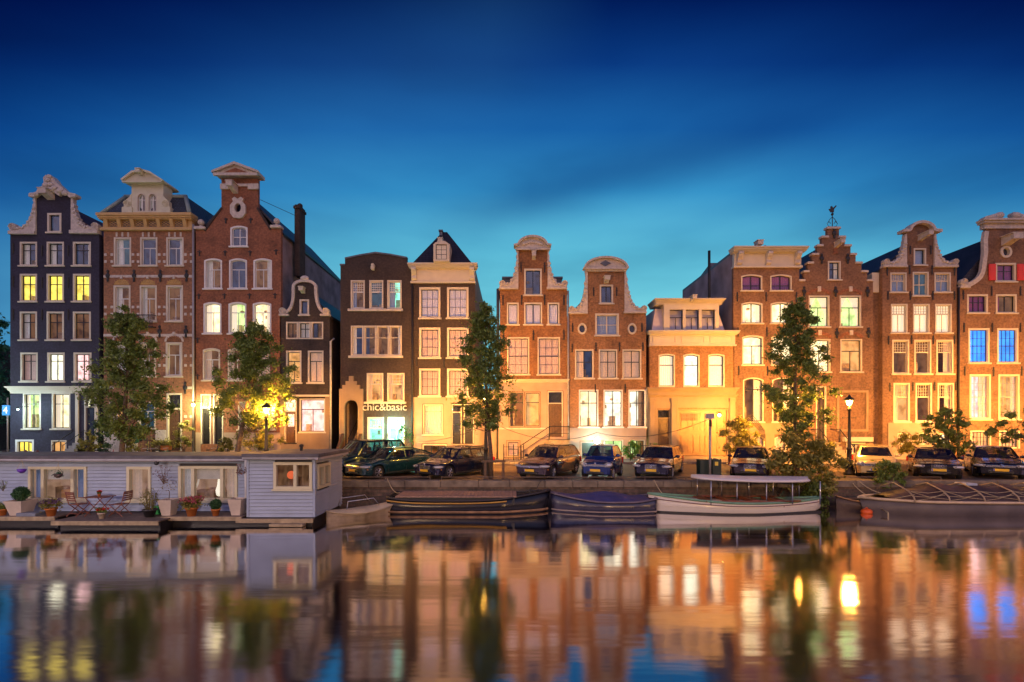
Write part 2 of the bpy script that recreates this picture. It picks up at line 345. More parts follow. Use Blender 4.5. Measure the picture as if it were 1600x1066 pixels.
# quay: brick wall with sandstone coping
QB = brick('quay_wall_brick', (.15,.10,.075), (.09,.06,.05), (.09,.08,.06), .5, .16, .018, .7, .75, .8)
q = tag(MB().box(-120, 120, YQ, YQ+.42, -2, ST-.28).build('quay_wall', QB), kind='structure')
c = MB(); x = -60.0
while x < 60:
    l = random.uniform(1.1, 1.9); c.bbox(x, x+l-.012, YQ-.07+random.uniform(-.012,.012), YQ+.43, ST-.28, ST+.004+random.uniform(-.006,.012), .03); x += l
tag(c.build('quay_coping', mat('mossy_quay_stone', (.20,.16,.12), .85, var=.35, vs=2.2, bump=.6, bs=9), q))
# near bank behind the viewer, with its own quay
nb = MB().box(-120, 120, -60, -2.4, -2, 1.2); tag(nb.build('near_bank_ground', BRICKPAVE), kind='structure')
def text_mesh(name, curve):
    t = bpy.data.objects.new('tmp', curve); COL.objects.link(t); bpy.context.view_layer.update()
    me = bpy.data.meshes.new_from_object(t.evaluated_get(bpy.context.evaluated_depsgraph_get())); bpy.data.objects.remove(t)
    o = bpy.data.objects.new(name, me); COL.objects.link(o); return o
# ================================================================ houses
class House:
    def __init__(s, label, x0, x1, wall, Y=YH, name='canal_house', cat='house', group='canal houses in the row'):
        s.Y = Y; s.wall = wall; s.x0 = x0; s.x1 = x1; s.holes = []; s.S = Y/F
        s.root = empty(name, (xat((x0+x1)/2, Y), Y, ST), label, cat, group)
    def X(s, px): return (px-800)*s.S
    def Z(s, py): return EYE-(py-HZ)*s.S
    def P(s, pts): return [(s.X(a), s.Z(b)) for a, b in pts]
    def facade(s, outline, mat_=None, thick=.25, name='facade'):
        b = MB(); b.prism([s.P(outline)]+s.holes, s.Y, s.Y+thick); s.holes = []
        return b.build(name, mat_ or s.wall, s.root)
    def bar(s, x0, y0, x1, y1, proud, m, name, back=0.0, bev=.02):
        return MB().bbox(s.X(x0), s.X(x1), s.Y-proud, s.Y+back, s.Z(y1), s.Z(y0), bev).build(name, m, s.root)
    def poly(s, pts, proud, m, name, back=.2, holes=()):
        return MB().prism([s.P(pts)]+[s.P(h) for h in holes], s.Y-proud, s.Y+back).build(name, m, s.root)
    def cornice(s, x0, x1, y0, y1, m, name='cornice', proj=.45, steps=(1,.82,.55,.4,.18,.1), hts=(0,.18,.3,.5,.62,.8,1), back=.05):
        """moulded cornice: stepped profile, returns at both ends"""
        b = MB()
        for i, p in enumerate(steps):
            ya = y0+(y1-y0)*hts[i]; yb = y0+(y1-y0)*hts[i+1]; e = proj*p
            b.box(s.X(x0)-e*.5, s.X(x1)+e*.5, s.Y-e-.02, s.Y+back+.002*i, s.Z(yb), s.Z(ya)-.001*i)
        return b.build(name, m, s.root)
    def entab(s, x0, y0, x1, y1, m, consoles=(), name='cornice', proj=.55, panels=0, cm=None):
        """broad classical entablature with top mould, frieze and consoles"""
        X, Z = s.X, s.Z; h = y1-y0; b = MB()
        for a, c_, e in ((0,.07,1),(.07,.14,.86),(.14,.2,.7),(.2,.24,.5)): b.box(X(x0)-proj*e*.4, X(x1)+proj*e*.4, s.Y-proj*e, s.Y+.3-e*.01, Z(y0+h*c_), Z(y0+h*a)-.0005)
        b.box(X(x0), X(x1), s.Y-.08, s.Y+.28, Z(y0+h*.9), Z(y0+h*.24)); b.box(X(x0)-.06, X(x1)+.06, s.Y-.16, s.Y+.27, Z(y1), Z(y0+h*.9))
        if panels:
            w_ = (x1-x0)/panels
            for i in range(panels):
                xa, xb = x0+w_*i+w_*.1, x0+w_*(i+1)-w_*.1
                for (p, q_, r_, t) in ((xa, xb, y0+h*.34, y0+h*.38), (xa, xb, y0+h*.76, y0+h*.8), (xa, xa+1, y0+h*.38, y0+h*.76), (xb-1, xb, y0+h*.38, y0+h*.76)): b.box(X(p), X(q_), s.Y-.12, s.Y-.07, Z(t), Z(r_))
        o = b.build(name, m, s.root)
        for cx in consoles:
            k = MB(); w_ = .16
            prof = [(0, y0+h*.24), (.42, y0+h*.24), (.44, y0+h*.36), (.3, y0+h*.5), (.16, y0+h*.62), (.2, y0+h*.78), (.1, y0+h*.86), (0, y0+h*.88)]
            k.prism([[(s.Y-.08-d, Z(yy)) for d, yy in prof]], X(cx)-w_, X(cx)+w_, ax='x')
            k.build('console', cm or m, o)
        return o
    def body(s, depth, eave, ridge=None, roof=DARK_TILE, side=None, inset=.02, rx=None, neck=None):
        """side walls, back wall and roof"""
        X, Z, Y = s.X, s.Z, s.Y; side = side or s.wall; xl, xr = X(s.x0)+inset, X(s.x1)-inset; ze = Z(eave); t = .22
        b = MB(); b.box(xl, xl+t, Y+.24, Y+depth, ST, ze); b.box(xr-t, xr, Y+.24, Y+depth, ST, ze); b.box(xl+t, xr-t, Y+depth-t, Y+depth, ST, ze)
        b.build('side_wall', side, s.root)
        r = MB()
        if ridge is None: r.box(xl, xr, Y+.24, Y+depth, ze, ze+.18)
        else:
            zr = Z(ridge); xc = (xl+xr)/2 if rx is None else X(rx); o_ = .0
            for xa in (xl, xr):
                sg = 1 if xa > xc else -1; vs = []
                for yy in (Y+.26, Y+depth+.1): vs += [(xa+sg*.1, yy, ze-.02), (xc, yy, zr), (xc, yy, zr-.2), (xa+sg*.1, yy, ze-.2)]
                r.add(vs, [(0,1,5,4),(3,7,6,2),(0,4,7,3),(1,2,6,5),(0,3,2,1),(4,5,6,7)])
            r.prism([[(xl, ze), (xr, ze), (xc, zr-.1)]], Y+depth-.1, Y+depth)
        if neck and ridge is not None:      # close the roof end behind the shoulders
            for a, n_ in ((s.x0, neck[0]), (s.x1, neck[1])):
                yn = eave+(ridge-eave)*abs(n_-a)/((s.x1-s.x0)/2); r.prism([s.P([(a, eave+.4), (n_, eave+.4), (n_, yn+1.5)])], Y+.262, Y+.31)
        return r.build('roof', roof, s.root)
    def hip(s, depth, eave, ridge, top_in=.35, roof=SLATE, inset=.0, name='roof', front_in=None, x0=None, x1=None, y_off=.1):
        """mansard / hipped roof: inclined on all sides, flat or ridged on top"""
        X, Z, Y = s.X, s.Z, s.Y; xl, xr = X(x0 or s.x0)+inset, X(x1 or s.x1)-inset; ze, zr = Z(eave), Z(ridge); w_ = (xr-xl)*top_in; fi = w_ if front_in is None else front_in
        b = MB(); a = [(xl,Y+y_off,ze),(xr,Y+y_off,ze),(xr,Y+depth,ze),(xl,Y+depth,ze)]; c = [(xl+w_,Y+y_off+fi,zr),(xr-w_,Y+y_off+fi,zr),(xr-w_,Y+depth-fi,zr),(xl+w_,Y+depth-fi,zr)]
        b.loft([a, c], True, True); return b.build(name, roof, s.root)
    def anchors(s, pts, h=.7, kind='bar'):
        first = None
        for (px, py) in pts:
            x, z = s.X(px), s.Z(py)
            if first is None:
                b = MB()
                if kind == 'bar': b.bbox(x-.045, x+.045, s.Y-.06, s.Y-.001, z-h/2, z+h/2, .02); b.box(x-.07, x+.07, s.Y-.05, s.Y-.002, z+h*.1, z+h*.16)
                elif kind == 'fleur':
                    b.bbox(x-.06, x+.06, s.Y-.06, s.Y-.001, z-h/2, z+h/2, .02); b.ball((x, s.Y-.05, z), .16, 6, sq=(1,.35,1.1)); b.ball((x, s.Y-.05, z+h*.42), .1, 6, sq=(1,.4,1)); b.ball((x, s.Y-.05, z-h*.42), .09, 6, sq=(1,.4,1.5))
                else: b.box(x-.035, x+.035, s.Y-.05, s.Y-.001, z-h/2, z+h/2); b.box(x-.14, x+.14, s.Y-.056, s.Y-.003, z+h*.18, z+h*.32)
                first = b.build('wall_anchor', IRON, s.root); fx, fz = x, z
            else:
                o = first.copy(); COL.objects.link(o); o.parent = s.root; o.location = (x-fx, 0, z-fz)
    def hoist(s, px, py, w_=.2, h=.26, L=.95, m=None, cap=True, dx=0):
        L *= .6; w_ *= .85; h *= .85
        x, z = s.X(px), s.Z(py); b = MB(); y0 = s.Y-L
        b.add([(x-w_,s.Y,z-h),(x+w_,s.Y,z-h),(x+w_,s.Y,z+h),(x-w_,s.Y,z+h),(x-w_*.8,y0,z-h*.1),(x+w_*.8,y0,z-h*.1),(x+w_*.8,y0,z+h),(x-w_*.8,y0,z+h)], [(0,1,2,3),(7,6,5,4),(0,4,5,1),(1,5,6,2),(2,6,7,3),(3,7,4,0)])
        if cap: b.box(x-w_*1.35, x+w_*1.35, y0-.06, s.Y, z+h, z+h+.05); b.box(x-w_*1.1, x+w_*1.1, y0-.04, y0+.12, z-h*.3, z+h-.01)
        b.tube([(x, y0+.14, z-h*.1), (x, y0+.14, z-h*.1-.14)], .03, 6)
        return b.build('hoist_beam', m or CREAM, s.root)
    def volute(s, b, px, py, r, proud=.1, sgn=1):
        """carved scroll: disc with a raised spiral"""
        x, z = s.X(px), s.Z(py); b.lathe([(r, s.Y-proud), (r, s.Y+.12)], (x, 0, z), 16, 0, 'y', smooth=False)
        pts = [(x+sgn*math.cos(a)*r*(1-a/16), s.Y-proud-.02, z+math.sin(a)*r*(1-a/16)) for a in [i*.55 for i in range(24)]]
        b.tube(pts, r*.13, 5)
    def stroke(s, pts, wd, proud, m, name, back=.1, b=None, closed=False):
        """raised band following a line on the facade; pts in photo pixels, wd in px"""
        n = len(pts); L = []; Rr = []
        for i, (x, y) in enumerate(pts):
            a = pts[max(i-1, 0)]; c = pts[min(i+1, n-1)]; dx, dy = c[0]-a[0], c[1]-a[1]; q = math.hypot(dx, dy) or 1; ww = (wd[i] if isinstance(wd, (list, tuple)) else wd)/2
            L.append((x-dy/q*ww, y+dx/q*ww)); Rr.append((x+dy/q*ww, y-dx/q*ww))
        mb = b or MB()
        rings = []
        for p, q in zip(L, Rr):
            (x1, z1), (x2, z2) = s.P([p, q]); rings.append([(x1, s.Y-proud, z1), (x2, s.Y-proud, z2), (x2, s.Y+back, z2), (x1, s.Y+back, z1)])
        mb.loft(rings, True, True)
        return mb if b is not None else mb.build(name, m, s.root)
    def win(s, x0, y0, x1, y1, st='T', room='dark', cur=None, fr=None, sa=None, arch=0, fw=2.3, sill=1, cm='white', gm=None, deep=.19, furn=True, name='window', top=None, proud=.012):
        X, Z, Y, S = s.X, s.Z, s.Y, s.S; fr = fr or CREAM; sa = sa or BLACK
        def loop(i, d=0.0):
            a, c, t, bt = x0+i, x1-i, y0+i, y1-i
            if arch <= 0: return s.P([(a, bt), (c, bt), (c, t), (a, t)])
            n = 10; w_ = (c-a)/2; mx_ = (a+c)/2; ar = arch*(w_/((x1-x0)/2))
            rad = (w_*w_+ar*ar)/(2*ar); th = math.asin(min(1, w_/rad)); pts = [(a, bt), (c, bt)]
            if arch >= (x1-x0)/2-.01: rad = w_; th = math.pi/2
            cyc = t+rad
            for k in range(n+1):
                ang = th-2*th*k/n; pts.append((mx_+rad*math.sin(ang), cyc-rad*math.cos(ang)))
            return s.P(pts)
        s.holes.append(loop(0))
        f = MB(); f.prism([loop(0.001), loop(fw)], Y-proud, Y+deep)
        if sill: f.bbox(X(x0)-.08, X(x1)+.08, Y-.1, Y-proud-.001, Z(y1)-.05, Z(y1)+.05, .01)
        fo = f.build(name, fr, s.root)
        b = MB(); i = fw; sw = 1.0; ys, ye = Y+deep-.075, Y+deep-.03
        b.prism([loop(i+.002), loop(i+sw)], ys, ye)
        xa, xb, ya, yb = x0+i+sw, x1-i-sw, y0+i+sw, y1-i-sw; w_, h = xb-xa, yb-ya; k = 0
        def vb(px, p, q, t=.9): nonlocal k; k += 1; b.box(X(px-t/2), X(px+t/2), ys+.003+.0003*k, ye-.003, Z(q), Z(p))
        def hb(py, p, q, t=.9): nonlocal k; k += 1; b.box(X(p), X(q), ys-.002-.0003*k, ye-.001, Z(py+t/2), Z(py-t/2))
        tb = (arch*.5 if arch else 0)
        if st[:1] == 'g':
            cs, rs = map(int, st[2:].split(','))
            for q in range(1, cs): vb(xa+w_*q/cs, ya-tb*.5, yb, .5)
            for q in range(1, rs): hb(ya+h*q/rs, xa, xb, 1.1 if (rs % 2 == 0 and q == rs//2) else .5)
        elif st[:2] == 'tg':
            cs, rs, fr_, nv = [float(v) for v in st[3:].split(',')]; yt = ya+h*fr_
            for q in range(1, int(cs)): vb(xa+w_*q/cs, ya, yt, .55)
            for q in range(1, int(rs)): hb(ya+(yt-ya)*q/rs, xa, xb, .55)
            hb(yt, xa, xb, 1.8)
            if nv: vb(xa+w_/2, yt, yb, 1.0)
        else:
            if 'T' in st: yt = ya+h*(top or .33); hb(yt, xa, xb, 1.3); vb(xa+w_/2, yt, yb)
            if 'X' in st: hb(ya+h*(top or .38), xa, xb, 1.2); vb(xa+w_/2, ya-tb, yb, 1.2)
            if 'V' in st: vb(xa+w_/2, ya-tb, yb, 1.5)
            if 'H' in st: hb(ya+h*(top or .5), xa, xb, 1.2)
            if 'W' in st: vb(xa+w_/3, ya, yb, 1.2); vb(xa+2*w_/3, ya, yb, 1.2)
        b.build('sash', sa, fo)
        g = MB(); yp = Y+deep-.05; lp = loop(i+.01); g.add([(p[0], yp, p[1]) for p in lp], [tuple(range(len(lp)))]); g.build('pane', gm or PANE, fo)
        # room behind
        rm = ROOMS.get(room); x_l, x_r, z_b, z_t = X(x0)-.1, X(x1)+.1, Z(y1)-.02, Z(y0)+.06; yr0, yr1 = Y+.255, Y+random.uniform(1.0, 1.7)
        r = MB(); r.add([(x_l,yr1,z_b),(x_r,yr1,z_b),(x_r,yr1,z_t),(x_l,yr1,z_t)], [(0,1,2,3)], 0)
        r.add([(x_l,yr0,z_b),(x_l,yr1,z_b),(x_l,yr1,z_t),(x_l,yr0,z_t),(x_r,yr0,z_b),(x_r,yr1,z_b),(x_r,yr1,z_t),(x_r,yr0,z_t)], [(0,1,2,3),(4,7,6,5),(3,2,6,7),(0,4,5,1)], 0)
        if furn and random.random() < .9:
            W_, H_ = x_r-x_l, z_t-z_b
            for q in range(random.randint(1, 3)):
                fx = x_l+W_*random.uniform(.05,.7); fwid = W_*random.uniform(.12,.35); fh = H_*random.uniform(.12,.42)
                r.box(fx, min(x_r-.02, fx+fwid), yr1-.4-.02*q, yr1-.03, z_b+.01, z_b+fh, 1)
            fx = x_l+W_*random.uniform(.2,.65); fz = z_b+H_*random.uniform(.5,.65); r.box(fx, fx+W_*.13, yr1-.05, yr1-.02, fz, fz+H_*.10, 1)
            if random.random() < .6: cx_ = x_l+W_*.5; r.box(cx_-.01, cx_+.01, yr1-.5, yr1-.48, z_t-H_*.22, z_t-.01, 1); r.ball((cx_, yr1-.49, z_t-H_*.26), .12, 6, 1, (1.2,1.2,.7))
        r.build('room_interior', [rm or DARKROOM, FURN], fo)
        if cur:
            spans = {'full': [(0, 1)], 'sides': [(0, .27), (.73, 1)], 'left': [(0, .36)], 'right': [(.62, 1)], 'open': [(0, .18), (.82, 1)], 'half': [(0, .48)], 'drape': []}[cur]
            cb = MB(); W_ = x_r-x_l-.1; yc = Y+deep+.12
            for (u0, u1) in spans:
                n = max(4, int((u1-u0)*W_/.035)); top_, bot = [], []
                for q in range(n+1):
                    xx = x_l+.05+W_*(u0+(u1-u0)*q/n); yy = yc+.035*math.sin(xx*38+q*.2)+.012*math.sin(xx*91); top_.append((xx, yy, z_t-.02)); bot.append((xx+.01*math.sin(q), yy*1.0, z_b+.03))
                cb.loft([bot, top_], closed=False, smooth=True)
            if cur == 'drape':
                for sg in (0, 1):
                    rings = []
                    for q in range(13):
                        t = q/12; zz = z_t-.02-(z_t-z_b)*t*.97; wd = W_*(.5-.42*math.sin(min(1, t*1.25)*math.pi/2)+.03); row = []
                        for e in range(9):
                            xx = e/8*wd; row.append(((x_l+.05+xx) if sg == 0 else (x_r-.05-xx), yc+.03*math.sin(e*1.9), zz))
                        rings.append(row)
                    cb.loft(rings, closed=False, smooth=True)
            cb.build('curtain', CURT[cm], fo)
        return fo
    def door(s, x0, y0, x1, y1, m, panels=(1,3), frame=None, fw=1.6, light=None, transom=None, name='door', troom='dark', glassy=False):
        """panelled door in a frame, optional glazed transom above (transom = top row)"""
        X, Z, Y = s.X, s.Z, s.Y; top_ = transom if transom is not None else y0-fw
        s.holes.append(s.P([(x0-fw, y1), (x1+fw, y1), (x1+fw, top_-(fw if transom is not None else 0)), (x0-fw, top_-(fw if transom is not None else 0))]))
        yo = top_-(fw if transom is not None else 0)
        f = MB(); fr = frame or CREAM
        f.box(X(x0-fw), X(x0), Y-.02, Y+.2, Z(y1), Z(yo)); f.box(X(x1), X(x1+fw), Y-.02, Y+.2, Z(y1), Z(yo)); f.box(X(x0), X(x1), Y-.018, Y+.198, Z(yo+fw), Z(yo))
        if transom is not None: f.box(X(x0), X(x1), Y-.018, Y+.198, Z(y0), Z(y0-fw))
        fo = f.build('door_frame', fr, s.root)
        d = MB(); yd = Y+.11; d.box(X(x0)+.003, X(x1)-.003, yd, yd+.06, Z(y1)+.01, Z(y0)-.003)
        nc, nr = panels; w_ = (x1-x0)/nc; h = (y1-y0)/nr
        for i in range(nc):
            for j in range(nr):
                a, c, t, bt = x0+w_*i+w_*.17, x0+w_*(i+1)-w_*.17, y0+h*j+h*.12, y0+h*(j+1)-h*.12
                if glassy and j < nr-1: continue
                for (p, q, u, v) in ((a, c, t, t+.8), (a, c, bt-.8, bt), (a, a+.7, t, bt), (c-.7, c, t, bt)): d.box(X(p), X(q), yd-.03, yd-.001, Z(v), Z(u))
                d.box(X(a+1.6), X(c-1.6), yd-.02, yd-.002, Z(bt-1.8), Z(t+1.8))
        do = d.build(name, m, s.root)
        if glassy:
            for i in range(nc):
                g = MB(); a, c = x0+w_*i+w_*.2, x0+w_*(i+1)-w_*.2; g.box(X(a), X(c), yd-.012, yd-.002, Z(y0+h*(nr-1)*.95), Z(y0+h*.12)); g.build('pane', ROOMS[glassy] if isinstance(glassy, str) else PANE, do)
        k = MB(); k.ball((X(x1-1.6), yd-.05, Z((y0+y1)/2+3)), .035, 8); k.build('handle', ZINC, do)
        if transom is not None:
            g = MB(); g.box(X(x0), X(x1), yd, yd+.01, Z(y0-fw), Z(yo+fw)); g.build('transom_pane', PANE if troom == 'dark' else ROOMS[troom], fo)
            t = MB(); cx_, cz = (X(x0)+X(x1))/2, (Z(y0-fw)+Z(yo+fw))/2; hw, hh = (X(x1)-X(x0))/2, abs(Z(yo+fw)-Z(y0-fw))/2
            t.tube([(cx_-hw, yd-.03, cz-hh), (cx_, yd-.03, cz+hh), (cx_+hw, yd-.03, cz-hh)], .02, 4); t.tube([(cx_-hw, yd-.03, cz+hh), (cx_, yd-.03, cz-hh), (cx_+hw, yd-.03, cz+hh)], .02, 4)
            t.torus((cx_, yd-.03, cz), min(hw, hh)*.55, .02, n=14, k=4); t.build('transom_bars', fr if troom != 'dark' else IRON, fo)
            r = MB(); r.box(X(x0), X(x1), Y+.4, Y+.5, Z(y1), Z(yo)); r.build('hall_interior', DARKROOM, fo)
        return do
def arc(cx, cy, rx, ry, a0, a1, n=12):
    return [(cx+rx*math.cos(R(a0+(a1-a0)*i/n)), cy-ry*math.sin(R(a0+(a1-a0)*i/n))) for i in range(n+1)]
def bez(p0, p1, p2, p3, n=10):
    return [tuple((1-t)**3*p0[k]+3*(1-t)**2*t*p1[k]+3*(1-t)*t*t*p2[k]+t**3*p3[k] for k in (0, 1)) for t in [i/n for i in range(n+1)]]
def wavy(pts, amp, per):
    out_ = []; d = 0
    for i, p in enumerate(pts):
        a = pts[max(0, i-1)]; c_ = pts[min(len(pts)-1, i+1)]; dx, dy = c_[0]-a[0], c_[1]-a[1]; q = math.hypot(dx, dy) or 1
        if i: d += math.hypot(p[0]-a[0], p[1]-a[1])
        k = abs(math.sin(d/per*math.pi))*amp; out_.append((p[0]-dy/q*k, p[1]+dx/q*k))
    return out_
def claw(H, xs, ys, xn, yt, sgn, m, name='scroll_piece', amp=2.0, per=7, r=4.5, base=4):
    """carved claw piece beside a neck gable: from the shoulder end (xs, ys) up the neck side (xn, yt); sgn -1 left, 1 right"""
    outer = bez((xs+0*sgn, ys-base-r*1.6), (xn+sgn*(abs(xs-xn)*.45), ys-base-2), (xn+sgn*abs(xs-xn)*.22, ys-(ys-yt)*.35), (xn+sgn*3.5, yt), 26)
    if sgn < 0: wv = wavy(outer, amp, per); 
    else: wv = [(2*xn-p[0], p[1]) for p in wavy([(2*xn-q[0], q[1]) for q in outer], amp, per)]
    pts = [(xs, ys-base)]+wv+[(xn-sgn*.5, yt), (xn-sgn*.5, ys-base)]
    b = MB().prism([H.P(pts)], H.Y-.1, H.Y+.2)
    H.volute(b, xs-sgn*(r*.75), ys-base-r, r*H.S, .14, sgn)
    # carved leaf relief
    for i in range(4, 24, 2):
        px, py = wv[i]; b.ball((H.X(px-sgn*2.2), H.Y-.11, H.Z(py+1.5)), .09, 6, sq=(1.2,.7,1))
    b.bbox(H.X(min(xs, xn))-.08, H.X(max(xs, xn))+.02, H.Y-.2, H.Y+.22, H.Z(ys), H.Z(ys-base), .02)
    return b.build(name, m, H.root)
# ---------------------------------------------------------------- brick colours
W_PURP = brick('dark_painted_brick', (.030,.027,.055), (.024,.022,.044), (.022,.020,.038), stain=.25, bump=.25)
W_BANDED = brick('wall_banded_brick', (.19,.085,.050), (.14,.062,.038), (.15,.09,.065), stain=.3)
W_RED = brick('wall_red_brick', (.17,.062,.036), (.13,.048,.03), (.14,.07,.05), stain=.35)
W_TAR = brick('tarred_brick', (.05,.035,.03), (.035,.026,.024), (.03,.022,.02), stain=.5)
W_DARK = brick('wall_dark_brown_brick', (.034,.023,.024), (.026,.018,.019), (.024,.018,.018), stain=.3)
W_BROWN = brick('wall_brown_brick', (.17,.078,.04), (.13,.06,.032), (.11,.06,.036), stain=.4)
W_BROWN2 = brick('wall_warm_brown_brick', (.20,.10,.058), (.15,.075,.045), (.12,.075,.045), stain=.35)
W_UMBER = brick('wall_umber_brick', (.14,.075,.052), (.105,.058,.042), (.11,.07,.055), stain=.35)
PLASTER = mat('peach_plaster', (.36,.26,.20), .75, var=.12, vs=1.5, bump=.15, bs=12); PLASTER2 = mat('ochre_plaster', (.27,.19,.12), .7, var=.1, vs=1.5)
DOORBLK = mat('dark_door_paint', (.02,.018,.02), .25, var=.1); DOORBRN = mat('brown_door_wood', (.10,.05,.025), .4, var=.25, vs=8)
GILT = mat('ochre_painted_wood', (.50,.32,.12), .5, var=.1); CARVED_TILE = mat('dark_frieze_tile', (.09,.06,.05), .5)
SHUT = mat('red_shutter_paint', (.62,.035,.02), .4, var=.06)
# ================================================================ 1 dark painted house with a carved neck gable
H = House('dark purple-black neck-gabled house with ornate white scrolls and lime-yellow lit windows', 16, 155, W_PURP)
for i, (a, c_) in enumerate(((31,58), (73,100), (114,142))):
    H.win(a, 378, c_, 416, 'X', 'dimblue', ('left','left','right')[i], fw=2.6, top=.3)
    H.win(a, 428, c_, 472, 'X', 'yellow', (None, None, None)[i], fw=2.6, top=.34)
    H.win(a, 487, c_, 532, 'X', 'dim', ('left','right',None)[i], fw=2.6, top=.34)
    H.win(a+1, 551, c_+1, 597, 'X', ('pink','white','pink')[i], ('full',None,'right')[i], fw=2.6, cm='pink', top=.25)
H.win(74, 333, 96, 364, '', 'dimblue', fw=3)
for a, c_ in ((36,64), (81,110)): H.win(a, 614, c_, 671, 'X', 'cream' if a > 50 else 'green', 'open' if a < 50 else 'sides', fw=2.2, cm='lit', top=.28)
H.door(134, 637, 148, 690, mat('blue_black_door', (.02,.03,.06), .25), (1,3), fw=2, transom=614)
H.win(24, 687, 53, 709, 'W', 'yellow', None, fw=3, sill=0, fr=WHITE); H.win(80, 688, 104, 708, 'V', 'warm', None, fw=2, sill=0)
neck = [(57,367)]+bez((57,367),(58,345),(57,330),(57,310),4)[1:]+[(57,309),(70,300),(85,296),(100,300),(113,309)]+[(113,366)]
H.facade([(16,722),(155,722),(155,366),(113,366),(113,310),(100,301),(85,297),(70,301),(57,310),(57,367),(16,367)])
claw(H, 18, 367, 57, 309, -1, PSTONE, amp=2.5, r=6, base=5); claw(H, 155, 366, 113, 309, 1, PSTONE, amp=2.5, r=6, base=5)
cr = MB().prism([H.P([(49,309),(50,304),(60,303),(64,297),(71,292),(73,286),(72,280),(76,276),(83,276),(88,281),(92,287),(99,293),(104,298),(112,303),(122,305),(122,309),(113,311),(108,307),(100,303),(96,308),(90,304),(85,300),(78,303),(72,308),(66,304),(58,310)])], H.Y-.22, H.Y+.25)
for p in ((80,284),(84,291),(76,292),(90,296),(68,300),(98,301),(82,279),(106,305),(62,306),(85,299)): cr.ball((H.X(p[0]), H.Y-.24, H.Z(p[1])), .17, 7, sq=(1.25,.7,.9))
cr.build('crest', PSTONE, H.root)
H.hoist(80, 307, .3, .3, 1.1, PSTONE); H.cornice(17, 152, 604, 615, CREAM, proj=.3)
for px in (121.5, 151.5): H.bar(px-2.5, 615, px+2.5, 712, .1, CREAM, 'pilaster')
H.anchors([(66,392),(107,392),(66,442),(107,442),(21,388),(21,440),(66,492),(107,492),(21,492)], .75)
H.body(13, 368, 312, RED_TILE, neck=(57,113))
st = MB()
for i in range(6): st.box(H.X(119), H.X(133)+i*.0, H.Y-.3-.28*(5-i), H.Y-.02-.28*(4-i) if i < 5 else H.Y-.02, ST+.12, ST+.12+.19*(i+1)-.001*i)
st.build('stoop', GREYST, H.root)
rl = MB()
for px in (118, 134): rl.tube([(H.X(px), H.Y-1.7, ST+.12), (H.X(px), H.Y-1.7, ST+1.15), (H.X(px), H.Y-.1, ST+2.1)], .025, 6)
rl.build('stoop_railing', IRON, H.root)
LBL_GROUND = None
MB().ball((H.X(97), H.Y+.32, H.Z(578)), .13, 8).build('window_lamp', mat('cool_window_lamp', (1,1,1), .5, var=0, emit=(.7,.98,1), es=30), H.root)
# ================================================================ 2 banded brick house with mansard and dormer
H = House('banded brick house with ochre cornice, slate mansard and twin-arched dormer', 162, 302, W_BANDED)
xs = ((178,205),(219,246),(260,287))
for i, (a, c_) in enumerate(xs):
    H.win(a, 371, c_, 416, 'T', 'dimblue' if i else 'teal', ('left',None,'right')[i], sa=WHITE, fr=CREAM, fw=2.4, top=.34)
    H.win(a-.5, 446, c_-1, 503, 'T', 'dim', ('left','sides','right')[i], sa=WHITE, fw=2.6, top=.34, cm='white')
    H.win(a-1, 535, c_-2, 589, 'T', 'dim', ('full','sides','right')[i], sa=WHITE, fw=3, top=.34)
H.win(215, 628, 243, 670, 'T', 'teal', None, sa=WHITE, fw=2); H.win(171, 628, 198, 670, 'T', 'warm', 'sides', fw=2)
H.door(263, 640, 282, 705, DOORBRN, (2,3), fw=2.5, transom=617)
H.facade([(162,722),(302,722),(302,352),(162,352)])
# pale stone bands and quoins
xsb = [162]+[v for p in xs for v in p]+[302]
for y in (398, 409, 432, 480, 491, 524, 556, 571, 606, 651):
    for a, c_ in zip(xsb[::2], xsb[1::2]):
        full = y in (432, 524, 606)
        if full: MB().bbox(H.X(a if a > 170 else 162), H.X(c_), H.Y-.03, H.Y+.02, H.Z(y+2), H.Z(y-2), .01).build('stone_band', PSTONE, H.root)
        else:
            for q in (a+1, c_-5): MB().bbox(H.X(q), H.X(q+4), H.Y-.03, H.Y+.02, H.Z(y+2), H.Z(y-2), .01).build('stone_band', PSTONE, H.root)
for a, c_ in zip(xs, xs): 
    for y in (432, 524): MB().bbox(H.X(a[0]), H.X(a[1]), H.Y-.031, H.Y+.02, H.Z(y+2), H.Z(y-2), .01).build('stone_band', PSTONE, H.root)
for i, (a, c_) in enumerate(xs):
    for (yy, rise, nm) in ((444, 8, 0), (533, 9, 1)):
        cx = (a+c_)/2-1; outer = arc(cx, yy+1, 15, rise+4, 0, 180); inner = arc(cx, yy+1, 12, rise, 180, 0)
        H.poly(outer+inner, .04, W_BANDED if nm == 0 else PSTONE, 'window_arch', .02)
        fl = MB().prism([H.P(arc(cx, yy+1, 12, rise, 0, 180))], H.Y-.015, H.Y+.02)
        for k in range(6):
            px = cx-9+3.6*k; hh = rise*math.sqrt(max(0, 1-((px-cx)/12)**2)); fl.tube([(H.X(px-1.5), H.Y-.03, H.Z(yy)), (H.X(px+1.5), H.Y-.03, H.Z(yy-hh*.9))], .03, 4); fl.tube([(H.X(px+1.5), H.Y-.03, H.Z(yy)), (H.X(px-1.5), H.Y-.03, H.Z(yy-hh*.9))], .03, 4)
        fl.build('arch_panel', GILT if nm == 0 else W_BANDED, H.root)
        H.bar(cx-2, yy-rise-5, cx+2, yy-rise, .1, PSTONE, 'keystone')
    for k in (-9, 0, 9): H.bar((a+c_)/2+k-1.5, 363, (a+c_)/2+k+1.5, 370, .03, PSTONE, 'keystone')
